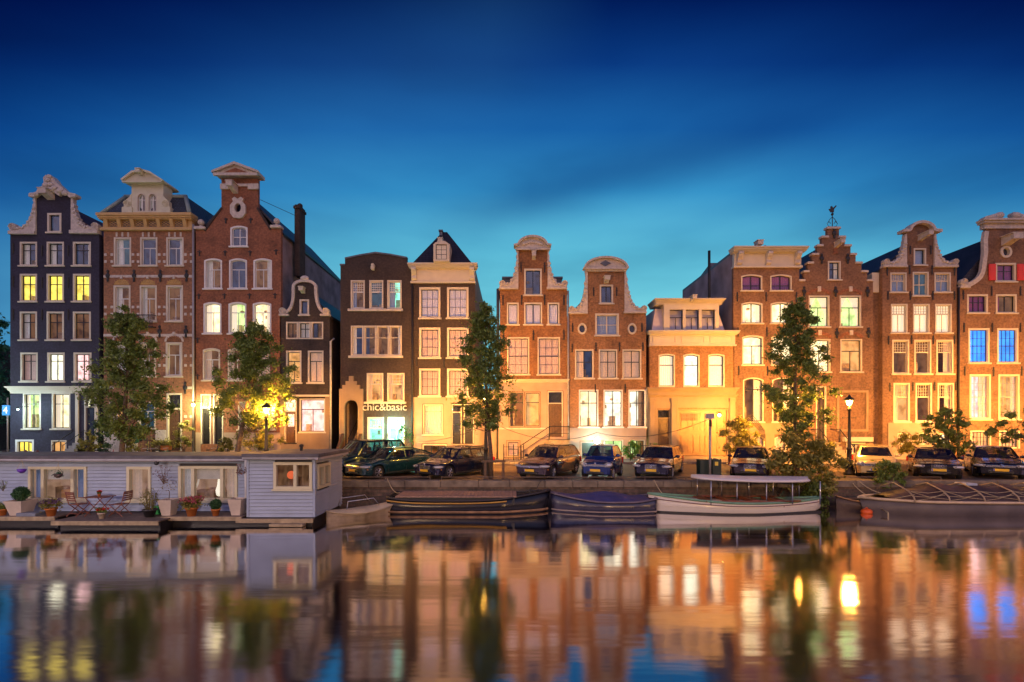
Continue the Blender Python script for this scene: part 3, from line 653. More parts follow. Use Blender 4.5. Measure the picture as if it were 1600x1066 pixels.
H.anchors([(169,431),(210,431),(251,431),(292,431),(250,518),(291,518),(210,606),(290,606)], .75, 'fleur')
# ochre bracketed cornice with tile frieze
co = MB(); X, Z = H.X, H.Z
for (y0, y1, e) in ((336,340,.42),(340,343,.34),(343,345,.26),(356,358,.14),(358,361,.2)): co.box(X(162)-e*.5, X(300)+e*.5, H.Y-e, H.Y+.3, Z(y1), Z(y0))
co.box(X(162), X(301), H.Y-.06, H.Y+.29, Z(356), Z(345)); co = co.build('cornice', GILT, H.root)
for k in range(7):
    px = 169+k*20.4; MB().prism([[(H.Y-.06, Z(345)), (H.Y-.3, Z(345)), (H.Y-.2, Z(351)), (H.Y-.15, Z(356)), (H.Y-.06, Z(356))]], X(px)-.12, X(px)+.12, ax='x').build('bracket', GILT, co)
    if k < 6:
        t = MB(); x0, x1 = X(px+3.5), X(px+17); t.box(x0, x1, H.Y-.08, H.Y-.059, Z(355), Z(346)); t.build('frieze_panel', CARVED_TILE, co)
        t = MB(); cx_, cz, a_, b_ = (x0+x1)/2, (Z(355)+Z(346))/2, (x1-x0)/2*.9, .17
        t.tube([(cx_-a_, H.Y-.09, cz), (cx_, H.Y-.09, cz+b_), (cx_+a_, H.Y-.09, cz), (cx_, H.Y-.09, cz-b_), (cx_-a_, H.Y-.09, cz)], .025, 4); t.tube([(cx_-a_, H.Y-.09, cz-b_), (cx_+a_, H.Y-.09, cz+b_)], .02, 4); t.tube([(cx_-a_, H.Y-.09, cz+b_), (cx_+a_, H.Y-.09, cz-b_)], .02, 4); t.build('frieze_tracery', GILT, co)
H.hip(13, 336, 301, .14, SLATE, inset=.02, y_off=-.25)
hr = MB()
for a in (((164,336),(187,303)), ((300,336),(281,303))): hr.tube([(X(a[0][0]), H.Y-.25, Z(a[0][1])), (X(a[1][0]), H.Y+.6, Z(a[1][1]-2))], .14, 6)
hr.tube([(X(184), H.Y+.6, Z(301)), (X(283), H.Y+.6, Z(301))], .13, 6); hr.build('roof_trim', mat('grey_green_lead', (.22,.28,.27), .5), H.root)
H.body(13, 338, None, LEAD)
# dormer
D = H; H2Y = H.Y; H.Y = H.Y-.3
for a in ((219,233),(236,250)): H.win(a[0], 305, a[1], 334, 'X', 'blue' if 0 else 'dimblue', 'sides', fr=CREAM, sa=WHITE, arch=7, fw=1.4, sill=0, top=.3, name='dormer_window', cm='white')
DO = mat('dormer_cream_green', (.58,.55,.40), .5, var=.08)
dm = MB().prism([H.P([(211,336),(260,336),(260,291),(211,291)])]+H.holes, H.Y-.001, H.Y+.9); H.holes = []; dmo = dm.build('dormer', DO, H.root)
pd = MB().prism([H.P([(201,289),(206,283),(222,275),(232,273),(244,277),(262,286),(265,290),(260,291),(211,291),(203,291)])], H.Y-.25, H.Y+1.3); pd.prism([H.P([(201,288),(218,275),(232,272),(246,276),(266,289),(264,291),(246,279),(232,275),(219,278),(203,290)])], H.Y-.42, H.Y-.26); pd.box(X(203), X(263), H.Y-.4, H.Y-.26, Z(292.5), Z(290.5))
pd.build('pediment', DO, dmo)
for sg, px in ((-1, 205), (1, 264)):
    v = MB(); H.volute(v, px, 322, .26, .05, sg); v.bbox(X(px)-.36, X(px)+.36, H.Y-.1, H.Y+.3, Z(336), Z(327), .03); v.prism([H.P([(px-sg*6, 327), (px-sg*6, 306), (px-sg*2, 312), (px+sg*5, 318), (px+sg*6, 327)])], H.Y-.03, H.Y+.25); v.build('dormer_scroll', DO, dmo)
H.hoist(232, 279, .16, .2, 1.1, DO)
H.Y = H2Y
bk = MB(); bx0, bx1, bz0, bz1 = X(213), X(244), Z(512), Z(494)
bk.box(bx0, bx1, H.Y-.38, H.Y, bz0-.04, bz0+.02); bk.tube([(bx0, H.Y, bz1), (bx0, H.Y-.36, bz1), (bx1, H.Y-.36, bz1), (bx1, H.Y, bz1)], .03, 6)
for k in range(15): xx = bx0+(bx1-bx0)*k/14; bk.tube([(xx, H.Y-.36, bz0), (xx, H.Y-.36, bz1)], .014, 4)
for k in range(7): xx = bx0+(bx1-bx0)*(k+.5)/7; bk.torus((xx, H.Y-.37, bz0+.3), .1, .015, n=12, k=4)
bk.build('balcony_railing', IRON, H.root)
ch = MB().box(X(187), X(200), H.Y+3.5, H.Y+4.4, Z(330), Z(272)); ch.box(X(186), X(201), H.Y+3.4, H.Y+4.5, Z(272), Z(268)); ch.build('chimney', W_TAR, H.root)
H.bar(162, 672, 216, 720, .05, PSTONE, 'plinth'); H.bar(243, 672, 260, 720, .05, PSTONE, 'plinth')
MB().tube([(X(303.5), H.Y-.1, ST), (X(303.5), H.Y-.1, Z(352))], .07, 8).build('downpipe', ZINC, H.root)
# ================================================================ 3 red brick spout gable
H = House('tall red brick house with a pediment-topped gable, ball finials and oval attic window', 306, 439, W_RED); X, Z = H.X, H.Z
for i, (a, c_) in enumerate(((319,347),(358,386),(396,425))):
    H.win(a, 404, c_, 452, 'T', ('dim','dimblue','dim')[i], ('left',None,'right')[i], arch=3, sa=WHITE, fr=WHITE, fw=2.4, top=.33)
    H.win(a-1, 472, c_-1, 522, 'T', 'cream' if i != 1 else 'green', ('left','left','right')[i], arch=3, sa=WHITE, fr=WHITE, fw=2.4, cm='lit', top=.3)
    H.win(a-2, 544, c_-3, 595, 'T', 'dim', ('left','sides','full')[i], arch=3, sa=WHITE, fr=CREAM, fw=2.4, cm='warm')
H.win(360, 353, 387, 386, 'X', 'dimblue', None, arch=3, sa=WHITE, fr=WHITE, fw=2.4, top=.52)
H.win(372, 628, 398, 672, 'T', 'warm', 'full', fw=2.2, sa=WHITE, cm='warm'); H.win(404, 628, 430, 672, 'T', 'warm', 'full', fw=2.2, sa=WHITE, cm='warm')
H.door(316, 638, 328, 694, DOORBLK, (1,3), fw=2, transom=618, troom='warm'); H.door(335, 638, 347, 694, DOORBLK, (1,3), fw=2, transom=618, troom='warm')
ov = arc(373, 325, 6, 8, 0, 360, 20)[:-1]; H.holes.append(H.P(ov))
H.facade([(306,722),(439,722),(439,357),(422,357),(403,325),(403,279),(346,279),(346,325),(320,359),(306,359)])
orn = arc(373, 325, 6, 8, 0, 360, 20)[:-1]
sh = [(373,342),(366,341),(361,334),(361,322),(366,316),(364,312),(368,309),(373,312),(378,309),(382,312),(380,316),(385,322),(385,334),(380,341)]
H.poly(sh, .14, PSTONE, 'oval_window_surround', .1, [arc(373, 326, 5.2, 7, 0, 360, 18)[:-1]])
MB().box(X(366), X(380), H.Y+.3, H.Y+.34, Z(334), Z(316)).build('oval_window_pane', mat('night_glass', (.02,.03,.07), .08, spec=1, var=0), H.root)
p = MB().prism([H.P([(339,276),(339,271),(372,259.5),(407,271),(407,276)])], H.Y-.3, H.Y+.6); p.prism([H.P([(341,276),(372,259),(406,276),(406,272),(372,257.5),(340,272)][0:0]+[(337,272),(372,258),(409,272),(409,275),(372,262),(337,275)])], H.Y-.5, H.Y-.31); p.box(X(339), X(407), H.Y-.46, H.Y-.31, Z(279), Z(275))
p.build('pediment', PSTONE, H.root); MB().prism([H.P([(350,274.5),(372,266),(395,274.5)])], H.Y-.32, H.Y-.3).build('tympanum', W_RED, H.root)
for a, c_ in ((345,358), (388,405)): H.bar(a, 288, c_, 296.5, .12, PSTONE, 'stone_band')
H.bar(358, 288, 388, 292, .1, PSTONE, 'stone_band'); H.hoist(368, 297, .22, .3, 1.3, PSTONE)
H.stroke([(320,361),(333,343),(347,325)], 3, .05, W_TAR, 'gable_coping'); H.stroke([(402,325),(412,341),(423,359)], 3, .05, W_TAR, 'gable_coping')
for px, py in ((313.5, 359), (432, 357)):
    f = MB().bbox(X(px-8.5), X(px+8.5), H.Y-.2, H.Y+.3, Z(py), Z(py-4), .03); f.lathe([(.08, 0), (.14, .06), (.05, .12), (.05, .16)], (X(px), H.Y+.05, Z(py-4)), 12); f.ball((X(px), H.Y+.05, Z(py-4)+.34), .21, 12); f.build('ball_finial', PSTONE, H.root)
H.anchors([(312,396),(352,396),(391,396),(431.5,394),(311,463.5),(351,463),(390,463),(430,462.5),(353,345),(392,345),(309,532),(306+3,589)], .38, 'cross')
H.body(12, 362, 290, DARK_TILE, side=mat('stained_side_render', (.25,.21,.22), .9, var=.45, vs=.8))
ch = MB().bbox(X(443.5), X(452), H.Y+1.6, H.Y+2.6, Z(420), Z(303), .03); ch.box(X(442.7), X(452.8), H.Y+1.5, H.Y+2.7, Z(310), Z(306)); ch.ball((X(448), H.Y+2.1, Z(301)), .2, 8); ch = ch.build('chimney', W_TAR, H.root)
MB().tube([(X(403), H.Y+.3, Z(309)), (X(443), H.Y+1.9, Z(319))], .018, 5).build('chimney_stay', IRON, H.root)
H.bar(306, 676, 314, 720, .05, PLASTER, 'plinth'); H.bar(350, 676, 439, 720, .05, PLASTER, 'plinth')
# ================================================================ 4 small dark bell gable
H = House('narrow low tarred house with white-edged bell gable and bright shop window', 437.5, 515, W_TAR); X, Z = H.X, H.Z
H.win(468, 468, 483, 493, '', 'dimblue', fw=2.6); H.win(447, 503, 465.7, 530, 'V', 'dim', None, fw=2, sill=0); H.win(466.3, 503, 485.7, 530, 'X', 'dimblue', 'full', fw=2, sill=0); H.win(486.3, 503, 505, 530, 'V', 'dim', None, fw=2, sill=0)
H.win(447, 548, 471, 599, 'T', 'warm', None, fw=2.4, top=.3); H.win(481, 548, 505.5, 599, 'T', 'dim', 'full', fw=2.4, top=.3, cm='warm')
H.door(446, 644, 462, 692, DOORBRN, (1,2), fw=1.5, transom=624, troom='pink', glassy='pink')
H.win(468, 623, 508, 676, 'T', 'pink', None, fw=1.6, sa=DOORBLK, top=.3, furn=True)
bellL = bez((439,493),(455,491),(458,470),(458,450),8); bellR = bez((495,450),(495,470),(499,489),(515,493),8)
top_ = arc(476.5, 450, 18.5, 12, 180, 0, 14)
H.facade([(437.5,722),(515,722),(515,493)]+bellR[::-1][1:]+top_[::-1][1:-1]+bellL[::-1][0:]+[(437.5,493)])
co = MB(); H.stroke([(444,489)]+bez((444,489),(457,488),(460,470),(459,450),8)[1:]+arc(476.5, 449, 17.5, 10, 170, 10, 14)+bez((494,450),(494,470),(498,488),(510,489),8), 4.2, .13, PSTONE, '', b=co)
for px, sg in ((443,-1),(510,1)): H.volute(co, px, 487, .24, .16, sg)
for a, c_ in ((437,452),(501,516)): co.bbox(X(a), X(c_), H.Y-.18, H.Y+.2, Z(494), Z(491), .02)
co.ball((X(476.5), H.Y-.05, Z(435.5)), .2, 8, sq=(1.6,.7,1)); co.build('gable_coping', PSTONE, H.root)
H.hoist(474, 455, .16, .2, .7); H.body(11, 493, 450, DARK_TILE, side=W_TAR, neck=(459,494))
H.bar(438, 617, 515, 620, .16, CREAM, 'shopfront_cornice')
sf = MB(); 
for a, c_ in ((438,444),(508.5,515)): sf.box(X(a), X(c_), H.Y-.04, H.Y-.001, Z(720), Z(620))
sf.box(X(444), X(508.5), H.Y-.038, H.Y-.001, Z(720), Z(694)); sf.box(X(464), X(508.5), H.Y-.036, H.Y-.001, Z(694), Z(677.5)); sf.build('shopfront', PLASTER2, H.root)
MB().tube([(X(517.5), H.Y-.1, ST), (X(517.5), H.Y-.1, Z(534)), (X(519), H.Y+.3, Z(528))], .07, 8).build('downpipe', PSTONE, H.root)
cr = MB().box(X(520), X(526), H.Y+7, H.Y+7.5, Z(500), Z(455)); cr.build('chimney', LEAD, H.root)
# low filler behind the gap
H = House('low dark rear building filling the gap beside the bell-gabled house', 514, 560, W_TAR, Y=38.5, name='rear_building', cat='building', group='filler buildings in the gaps'); H.facade([(500,708),(560,708),(560,520),(500,520)]); H.body(6, 520, None, LEAD)
# ================================================================ 5 dark brown hotel
H = House('dark brown hotel with lettered sign, glowing turquoise entrance and stepped stair portal', 532, 644, W_DARK); X, Z = H.X, H.Z
for i, (a, c_) in enumerate(((548,570),(577,599),(605,627.5))):
    H.win(a, 438, c_, 483, 'tg:5,4,.38,0', ('dim','teal','cyan')[i], ('left',None,'half')[i], sa=WHITE, fr=CREAM, fw=2.2, sill=0, cm='blue')
H.bar(544, 483, 630, 486.5, .14, PSTONE, 'window_sill')
for i in range(4):
    a = 548+20*i; H.win(a+.2, 509, a+19.8, 556, 'H', 'dim' if i in (1,2,3) else 'dimblue', ('left',None,None,'right')[i], sa=CREAM, fr=CREAM, fw=1.9, sill=0, top=.38)
H.bar(545, 556, 630, 559.5, .14, CREAM, 'window_sill')
for i, (a, c_) in enumerate(((573,599),(605,632))): H.win(a, 583, c_, 628, 'tg:4,3,.36,0', 'warm', 'sides', sa=CREAM, fr=CREAM, fw=2.2, sill=0, cm='warm')
H.bar(569, 628, 635, 631, .14, CREAM, 'window_sill')
for i, (a, c_) in enumerate(((574,600),(606,632))): H.win(a, 652, c_, 716, 'tg:6,3,.24,1' if i else 'tg:6,3,.24,0', 'cyan', None, sa=CREAM, fr=CREAM, fw=2.0, sill=0)
H.holes.append(H.P([(540,692),(559,692)]+arc(549.5, 637, 9.5, 11, 0, 180, 10)))
H.facade([(532,722),(644,722),(644,415),(640,415),(636,412),(636,402),(610,397),(587,394),(562,398),(539,403),(539,413),(532,414)])
H.stroke([(539,404),(562,399),(587,395),(610,398),(636,403)], 2.4, .06, LEAD, 'parapet_coping', .3)
H.bar(531, 412.5, 539, 415, .06, LEAD, 'parapet_coping', .3); H.bar(636, 411, 645, 413.5, .06, LEAD, 'parapet_coping', .3)
pt = [(531,722),(531,608),(536,608),(536,602),(541,602),(541,596),(546,596),(546,588),(553,588),(553,596),(558,596),(558,602),(563,602),(563,608),(568,608),(568,722)]
H.poly(pt, .14, PLASTER2, 'stair_portal', -.001, [[(539,700),(560,700)]+arc(549.5, 637, 10.5, 12, 0, 180, 10)])
fl = MB()
for k in range(11): fl.box(X(541), X(559), H.Y+.05+.27*k, H.Y+.05+.27*(k+1)+.001*k, Z(715), ST+.3+.2*(k+1))
fl.build('portal_stair', STONE, H.root)
pj = MB().box(X(540)-.1, X(540), H.Y+.25, H.Y+4, ST, Z(620)); pj.box(X(559), X(559)+.1, H.Y+.25, H.Y+4, ST, Z(620)); pj.box(X(540)-.1, X(559)+.1, H.Y+4, H.Y+4.1, ST, Z(620)); pj.box(X(540)-.1, X(559)+.1, H.Y+.25, H.Y+4, Z(620), Z(619)); pj.build('portal_hall', mat('hall_plaster', (.3,.24,.2), .9), H.root)
MB().tube([(X(543), H.Y+.1, ST+1.5), (X(544), H.Y+2.9, ST+3.4)], .03, 6).build('hand_rail', IRON, H.root)
for sg, px in ((-1, 537), (1, 565)):
    MB().prism([[(H.Y-.15, ST+.1), (H.Y-1.5, ST+.1), (H.Y-1.5, ST+.6), (H.Y-.15, ST+1.9)]], X(px)-.1, X(px)+.1, ax='x').build('portal_cheek', DOORBRN, H.root)
fc = bpy.data.curves.new('sign_lettering', 'FONT'); fc.body = 'chic&basic'; fc.size = .74; fc.extrude = .04; fc.align_x = 'CENTER'; fc.offset = -.004
fc.materials.append(mat('white_letter', (.5,.47,.42), .4, var=0)); fo = text_mesh('sign_lettering', fc); fo.parent = H.root; fo.location = Vector((X(601.5), H.Y-.1, Z(641.5)))-world_org(H.root); fo.rotation_euler = (R(90), 0, 0)
bb = MB().ball((X(584), H.Y-.25, Z(420)), .16, 8, sq=(1,1,1.2)); bb.tube([(X(584), H.Y, Z(416)), (X(584), H.Y-.3, Z(416))], .12, 6); bb.box(X(582.5), X(585.5), H.Y-.4, H.Y, Z(423), Z(415)); bb.build('hoist_beam', CREAM, H.root)
H.body(12, 415, 400, LEAD)
point('entrance_lamp_light', (X(617), H.Y-.6, ST+2.3), 350, (.25,1,.72), .15, H.root)
# ================================================================ 6 dark house, white cornice, tiled hipped roof
H = House('dark brown house with broad white cornice and steep tiled roof with one dormer', 644, 742, W_DARK); X, Z = H.X, H.Z
for i, (y0, y1) in enumerate(((449,498),(512,560),(576,620))):
    for j, (a, c_) in enumerate(((655,688),(698.5,732))): H.win(a, y0, c_, y1, 'g:3,3', 'dimblue' if i == 0 else 'dim', 'full', fw=3.2, cm='lav' if i == 0 else 'pink')
H.win(661, 632, 692, 680, 'H', 'dim', 'full', fw=1.6, cm='white', top=.2, sa=ZINC)
H.door(707, 645, 720, 693, DOORBLK, (1,3), fw=1.3, transom=633, glassy=True); H.door(726, 645, 739, 693, DOORBLK, (1,3), fw=1.3, transom=633)
H.win(660, 694, 698, 714, 'W', 'dim', None, fw=2, sill=0)
outl = [(644,722),(742,722),(742,440),(644,440)]
H.facade(outl)
hp = MB().prism([H.P([(644,722),(644,621),(750,621),(750,722)][::1]), H.P([(659,715),(699,715),(699,693),(659,693)]), H.P([(660,681.5),(693,681.5),(693,631),(660,631)]), H.P([(705,694),(741,694),(741,630),(705,630)])], H.Y-.05, H.Y-.014); hp.build('ground_floor_render', PLASTER, H.root)
H.entab(643, 414, 742, 443, CREAM, (648,738), proj=.5)
X0, X1 = X(646), X(738); rf = MB(); ze, zr = Z(414), Z(364); Yf = H.Y
zt_ = Z(365)+1.05; rf.loft([[(X0,Yf-.35,ze),(X1,Yf-.35,ze),(X1,Yf+10.4,ze),(X0,Yf+10.4,ze)], [(X(691)-.35,Yf+2.4,zt_),(X(698)-.3,Yf+2.4,zt_),(X(698)-.3,Yf+9,zt_),(X(691)-.35,Yf+9,zt_)]], True, True); rf.build('roof', DARK_TILE, H.root)
H.Y -= .75; H.win(682, 386.5, 702, 412.8, 'g:2,3', 'dim', 'full', fw=1.6, sill=0, cm='warm', name='dormer_window', furn=False, deep=.12)
dm = MB().prism([H.P([(680,414),(704.5,414),(704.5,388),(698,383.5),(692,382),(686,383.5),(680,388)])]+H.holes, H.Y-.01, H.Y+2.2); H.holes = []; dm.build('dormer', CREAM, H.root); H.Y += .75
H.hoist(689, 380, .17, .22, .7); ch = MB().box(X(686)-.3, X(691)-.3, H.Y+2.1, H.Y+2.6, Z(380), Z(363)+.9); ch.box(X(685)-.3, X(692)-.3, H.Y+2.0, H.Y+2.7, Z(363)+.9, Z(361)+.9); ch.build('chimney', LEAD, H.root)
H.body(10.5, 419, None, LEAD, side=PLASTER2)
MB().tube([(X(645), H.Y-.08, ST), (X(645), H.Y-.08, Z(445))], .06, 8).build('downpipe', IRON, H.root)
H.anchors([(651,566),(694,568),(738,566)], .6)
st = MB()
for i in range(3): st.bbox(X(700)-.1*(3-i), X(743)+.1*(3-i), H.Y-.3-.3*(2-i), H.Y-.07-.001*i, ST+.12, ST+.12+.25*(i+1)-.001*i)
st.build('stoop', STONE, H.root)
# low infill between 6 and 7
H = House('low plastered infill building behind the slim tree', 744, 781, PLASTER, Y=33.9, name='infill_building', cat='building', group='filler buildings in the gaps'); X, Z = H.X, H.Z
H.win(757, 652, 776, 668, 'V', 'green', None, fw=1.5); H.facade([(748,719),(781,719),(781,612),(748,612)]); H.body(6, 612, None, LEAD)
MB().tube([(X(778), H.Y-.1, ST), (X(778), H.Y-.1, Z(452))], .1, 8).build('vent_pipe', LEAD, H.root)
# ================================================================ 7 neck gable with arched pediment, stoop
H = House('brown brick neck-gabled house with scroll sides, dark hoist door and railed stoop', 781, 886, W_BROWN); X, Z = H.X, H.Z
H.win(819, 420, 846.5, 462, 'V', 'dimblue', None, fw=2.6, sa=mat('blue_black_paint', (.012,.02,.045), .3, var=0), name='hoist_window')
for i, (a, c_) in enumerate(((792,810.5),(819,847),(855.5,874))): H.win(a, 473, c_, 508, 'V' if i == 1 else '', 'dim', 'full', fw=2.2, cm='lav')
for a, c_ in ((792.5,827),(840,875)): H.win(a, 527, c_, 586, 'g:3,4', 'dim', 'full', fw=2.0, cm='pink')
for a, c_ in ((796,819),(820.5,844)): H.win(a, 613, c_, 667, 'H', 'dim' if a < 800 else 'warm', None, fw=1.2, sa=IRON, fr=PLASTER, top=.28, sill=0)
H.door(857, 631, 878, 682, DOORBRN, (2,2), fw=1.4, transom=613)
H.win(792, 689, 812, 715, 'H', 'dim', 'full', fw=2, fr=PLASTER, cm='pink')
H.facade([(781,722),(886,722),(886,452),(856,452),(856,391),(809.5,391),(809.5,452),(781,452)])
claw(H, 781.5, 452.5, 809.5, 392, -1, PSTONE, amp=3.2, per=9, r=5, base=3.5); claw(H, 885.5, 452.5, 856, 392, 1, PSTONE, amp=3.2, per=9, r=5, base=3.5)
p = MB().prism([H.P([(806,391),(806,384)]+arc(832, 386, 23, 13, 170, 10, 14)+[(859,384),(859,391)])], H.Y-.16, H.Y+.25)
H.stroke([(803,385.5),(810,384)]+arc(832, 386, 22.5, 14.5, 165, 15, 14)+[(854,384),(861,385.5)], 3, .36, CREAM, '', b=p, back=.3); p.box(X(805), X(860), H.Y-.24, H.Y-.17, Z(392), Z(389.5))
for k in range(9): p.ball((X(818+3.5*k), H.Y-.17, Z(383-3.5*math.sin(math.pi*k/8))), .13, 6, sq=(1.1,.6,1))
p.build('arched_pediment', PSTONE, H.root)
H.hoist(834, 401, .15, .3, .6, PSTONE)
H.anchors([(814,418),(851,418),(786,469),(815,469),(851,469),(881,469),(787,524),(833.5,524),(881,523)], .7)
gp = MB().prism([H.P([(779,722),(779,597),(886,597),(886,722)]), H.P([(791.2,716.5),(813,716.5),(813,688),(791.2,688)]), H.P([(795,669),(845,669),(845,612),(795,612)]), H.P([(854.6,683),(880.5,683),(880.5,610.5),(854.6,610.5)])], H.Y-.05, H.Y-.014); gp.build('ground_floor_render', PLASTER, H.root)
H.cornice(779, 886, 593, 599, CREAM, proj=.28); H.bar(779, 668.5, 853, 671, .09, PSTONE, 'string_course')
H.body(12, 453, 405, DARK_TILE, neck=(810,856))
for a, c_ in ((786,800),(868,880)):
    dr = MB(); dr.box(X(a), X(c_), H.Y+1.3, H.Y+2.6, Z(450), Z(427)); dr.box(X(a)-.1, X(c_)+.1, H.Y+1.2, H.Y+2.7, Z(427), Z(424)); dr.build('roof_dormer', LEAD, H.root)
def steps(H, px0, px1, z_top, n, run_dir, y0, y1, m, x_is_px=True, rail=True, land=None, rise=.18, run=.27):
    """side-on flight of steps along the facade with a landing and an iron railing"""
    b = MB(); lx0, lx1 = land; zt = z_top
    b.bbox(lx0, lx1, y0, y1, ST+.12, zt, .02); b.box(lx0-.05, lx1+.05, y0-.05, y1, zt-.001, zt+.06)
    for i in range(n):
        z = zt-rise*(i+1); xa = (lx0-run*(i+1)) if run_dir < 0 else lx1+run*i
        b.box(xa, xa+run, y0+.001*i, y1-.001*i, ST+.12, z)
    b.build('stoop', m, H.root)
    if rail:
        r = MB(); e = lx0 if run_dir < 0 else lx1; f_ = (lx0-run*n) if run_dir < 0 else lx1+run*n; o = lx1 if run_dir < 0 else lx0; zb = zt-rise*n
        for yy in (y0+.05,):
            for dz in (.95, .5): r.tube([(o, yy, zt+dz), (e, yy, zt+dz), (f_, yy, zb+dz)], .03 if dz > .9 else .018, 6)
            for xx, zz in ((o, zt), (e, zt), (f_, zb)): r.tube([(xx, yy, zz), (xx, yy, zz+1.0)], .035, 6)
            r.tube([(o, y0+.05, zt+.95), (o, y1, zt+.95)], .03, 6)
        r.build('stoop_railing', IRON, H.root)
steps(H, 0, 0, Z(688), 7, -1, H.Y-1.3, H.Y-.07, STONE, land=(X(856), X(886)))
# ================================================================ 8 neck gable with segmental pediment
H = House('orange-brown neck-gabled house with lens-shaped pediment ornament and two oval windows', 889, 1009, W_BROWN2); X, Z = H.X, H.Z
H.win(937, 445, 958, 475, 'V', 'dimblue', None, fw=2.4, sa=BLACK, furn=False)
H.win(930, 490, 967, 525, 'VH', 'dim', 'full', fw=2.4, sa=CREAM, top=.5, cm='blue')
for px in (909.5, 987.5):
    H.holes.append(H.P(arc(px, 514, 5, 6.5, 0, 360, 18)[:-1]))
for i, (a, c_) in enumerate(((898.5,927.5),(935.5,964.5),(972.5,1002))): H.win(a, 546, c_, 592, 'X', ('dimblue','paleblue','dim')[i], ('half','full','full')[i], fw=2, cm='warm', top=.42)
for i, (a, c_) in enumerate(((904.5,935),(943,973),(982,1011-2))): H.win(a, 609, c_, 668, 'X', ('cream','white','white')[i], ('right',None,None)[i], fw=1.8, cm='lit', top=.34, fr=WHITE)
for a, c_ in ((944,974),(983,1008)): H.win(a, 687, c_, 714, 'V', 'green', None, fw=1.6, fr=CREAM, sill=0)
H.door(909, 692, 938, 716, mat('green_black_door', (.03,.05,.045), .4), (2,1), fw=2, frame=PLASTER)
H.facade([(889,722),(1009.5,722),(1009.5,490),(976,490),(976,422),(917.5,422),(917.5,491),(889,491)])
claw(H, 889.5, 491, 917.5, 423, -1, PSTONE, amp=2.2, per=6.5, r=4.5, base=3); claw(H, 1009, 490, 976, 423, 1, PSTONE, amp=2.2, per=6.5, r=4.5, base=3)
p = MB().prism([H.P([(914,425),(914,419)]+arc(946, 420, 32, 15, 175, 5, 16)+[(978,419),(978,425)])], H.Y-.16, H.Y+.25)
H.stroke([(912,421)]+arc(946, 421, 33, 17, 172, 8, 16)+[(980,421)], 2.8, .36, CREAM, '', b=p, back=.3); p.box(X(913), X(979), H.Y-.3, H.Y-.17, Z(422.5), Z(420)); p.build('segmental_pediment', PSTONE, H.root)
H.poly([(937,413),(945,408.5),(954,413),(945,417.5)], .22, LEAD, 'lens_ornament', -.1)
for px in (909.5, 987.5):
    o = MB().prism([H.P(arc(px, 514, 7, 8.8, 0, 360, 20)[:-1]), H.P(arc(px, 514, 4.6, 6, 0, 360, 18)[:-1])], H.Y-.06, H.Y+.18); o = o.build('oval_window', CREAM, H.root); MB().box(X(px-6), X(px+6), H.Y+.1, H.Y+.13, Z(522), Z(506)).build('pane', MATS['night_glass'], o)
H.hoist(947, 439, .2, .22, .8); H.anchors([(927.5,456),(963.5,456),(894.5,512),(1003,512),(894,544),(931,542),(968,542),(1004.5,542),(930,607),(977,607)], .6)
for px in (891, 931, 968, 1005): pass
gp = MB().prism([H.P([(889,722),(889,668.5),(1009.5,668.5),(1009.5,722)]), H.P([(907-1.6,717.5),(941.6,717.5),(941.6,688.5),(907-1.6,688.5)]), H.P([(943.5,714.5),(974.5,714.5),(974.5,686.5),(943.5,686.5)]), H.P([(982.5,714.5),(1008.4,714.5),(1008.4,686.5),(982.5,686.5)])], H.Y-.05, H.Y-.014); gp.build('basement_render', PLASTER, H.root)
H.body(12, 492, 430, DARK_TILE, neck=(918,976))
MB().tube([(X(887.5), H.Y-.1, ST), (X(887.5), H.Y-.1, Z(455))], .06, 8).build('downpipe', ZINC, H.root)
# ================================================================ 9 white mansard and coach doors
H = House('broad low house with cream mansard front, three tall windows and ochre coach doors', 1015, 1147, W_BROWN2, name='canal_house'); X, Z = H.X, H.Z
for i, (a, c_) in enumerate(((1029,1054.5),(1067.5,1093),(1106.5,1132))): H.win(a, 553, c_, 605, 'H', ('pink','white','pink')[i], ('full',None,'full')[i], arch=2, fw=1.8, cm='lit', top=.32, fr=CREAM, sill=0)
H.door(1028, 654, 1046, 706, DOORBRN, (1,2), fw=1.2, transom=641, frame=PLASTER2)
CO = mat('ochre_coach_door', (.30,.15,.06), .5, var=.15, vs=4)
H.door(1061, 641, 1136, 712, CO, (4,2), fw=1.5, frame=PLASTER2)
H.facade([(1015,722),(1147,722),(1147,541),(1015,541)])
g = MB()
for i in range(4):
    for j in range(2): g.box(X(1065.5+6.6*i), X(1070.5+6.6*i), H.Y+.06, H.Y+.085, Z(657.5-6.2*j), Z(652.5-6.2*j))
g.build('coach_door_window', ROOMS['dim'], H.root)
gp = MB().prism([H.P([(1013,722),(1013,606),(1148.5,606),(1148.5,722)]), H.P([(1026.4,707),(1047.6,707),(1047.6,638.7),(1026.4,638.7)]), H.P([(1059,713),(1138,713),(1138,637.5),(1059,637.5)])], H.Y-.08, H.Y-.022); gp = gp.build('ground_floor_front', PLASTER2, H.root)
H.cornice(1013, 1149, 606, 616, PLASTER2, proj=.3, name='shop_cornice'); H.cornice(1013, 1149, 617, 622, PLASTER2, proj=.22, name='string_course')
for px in (1018, 1052, 1143): 
    k = MB().bbox(X(px-4), X(px+4), H.Y-.18, H.Y-.081, Z(720), Z(622.5), .02); k.bbox(X(px-5), X(px+5), H.Y-.24, H.Y-.082, Z(720), Z(706), .02); k.bbox(X(px-5), X(px+5), H.Y-.24, H.Y-.082, Z(628), Z(622.6), .02); k.build('pilaster', PLASTER2, H.root)
H.entab(1015, 518, 1148, 541, CREAM, (), proj=.45, panels=3)
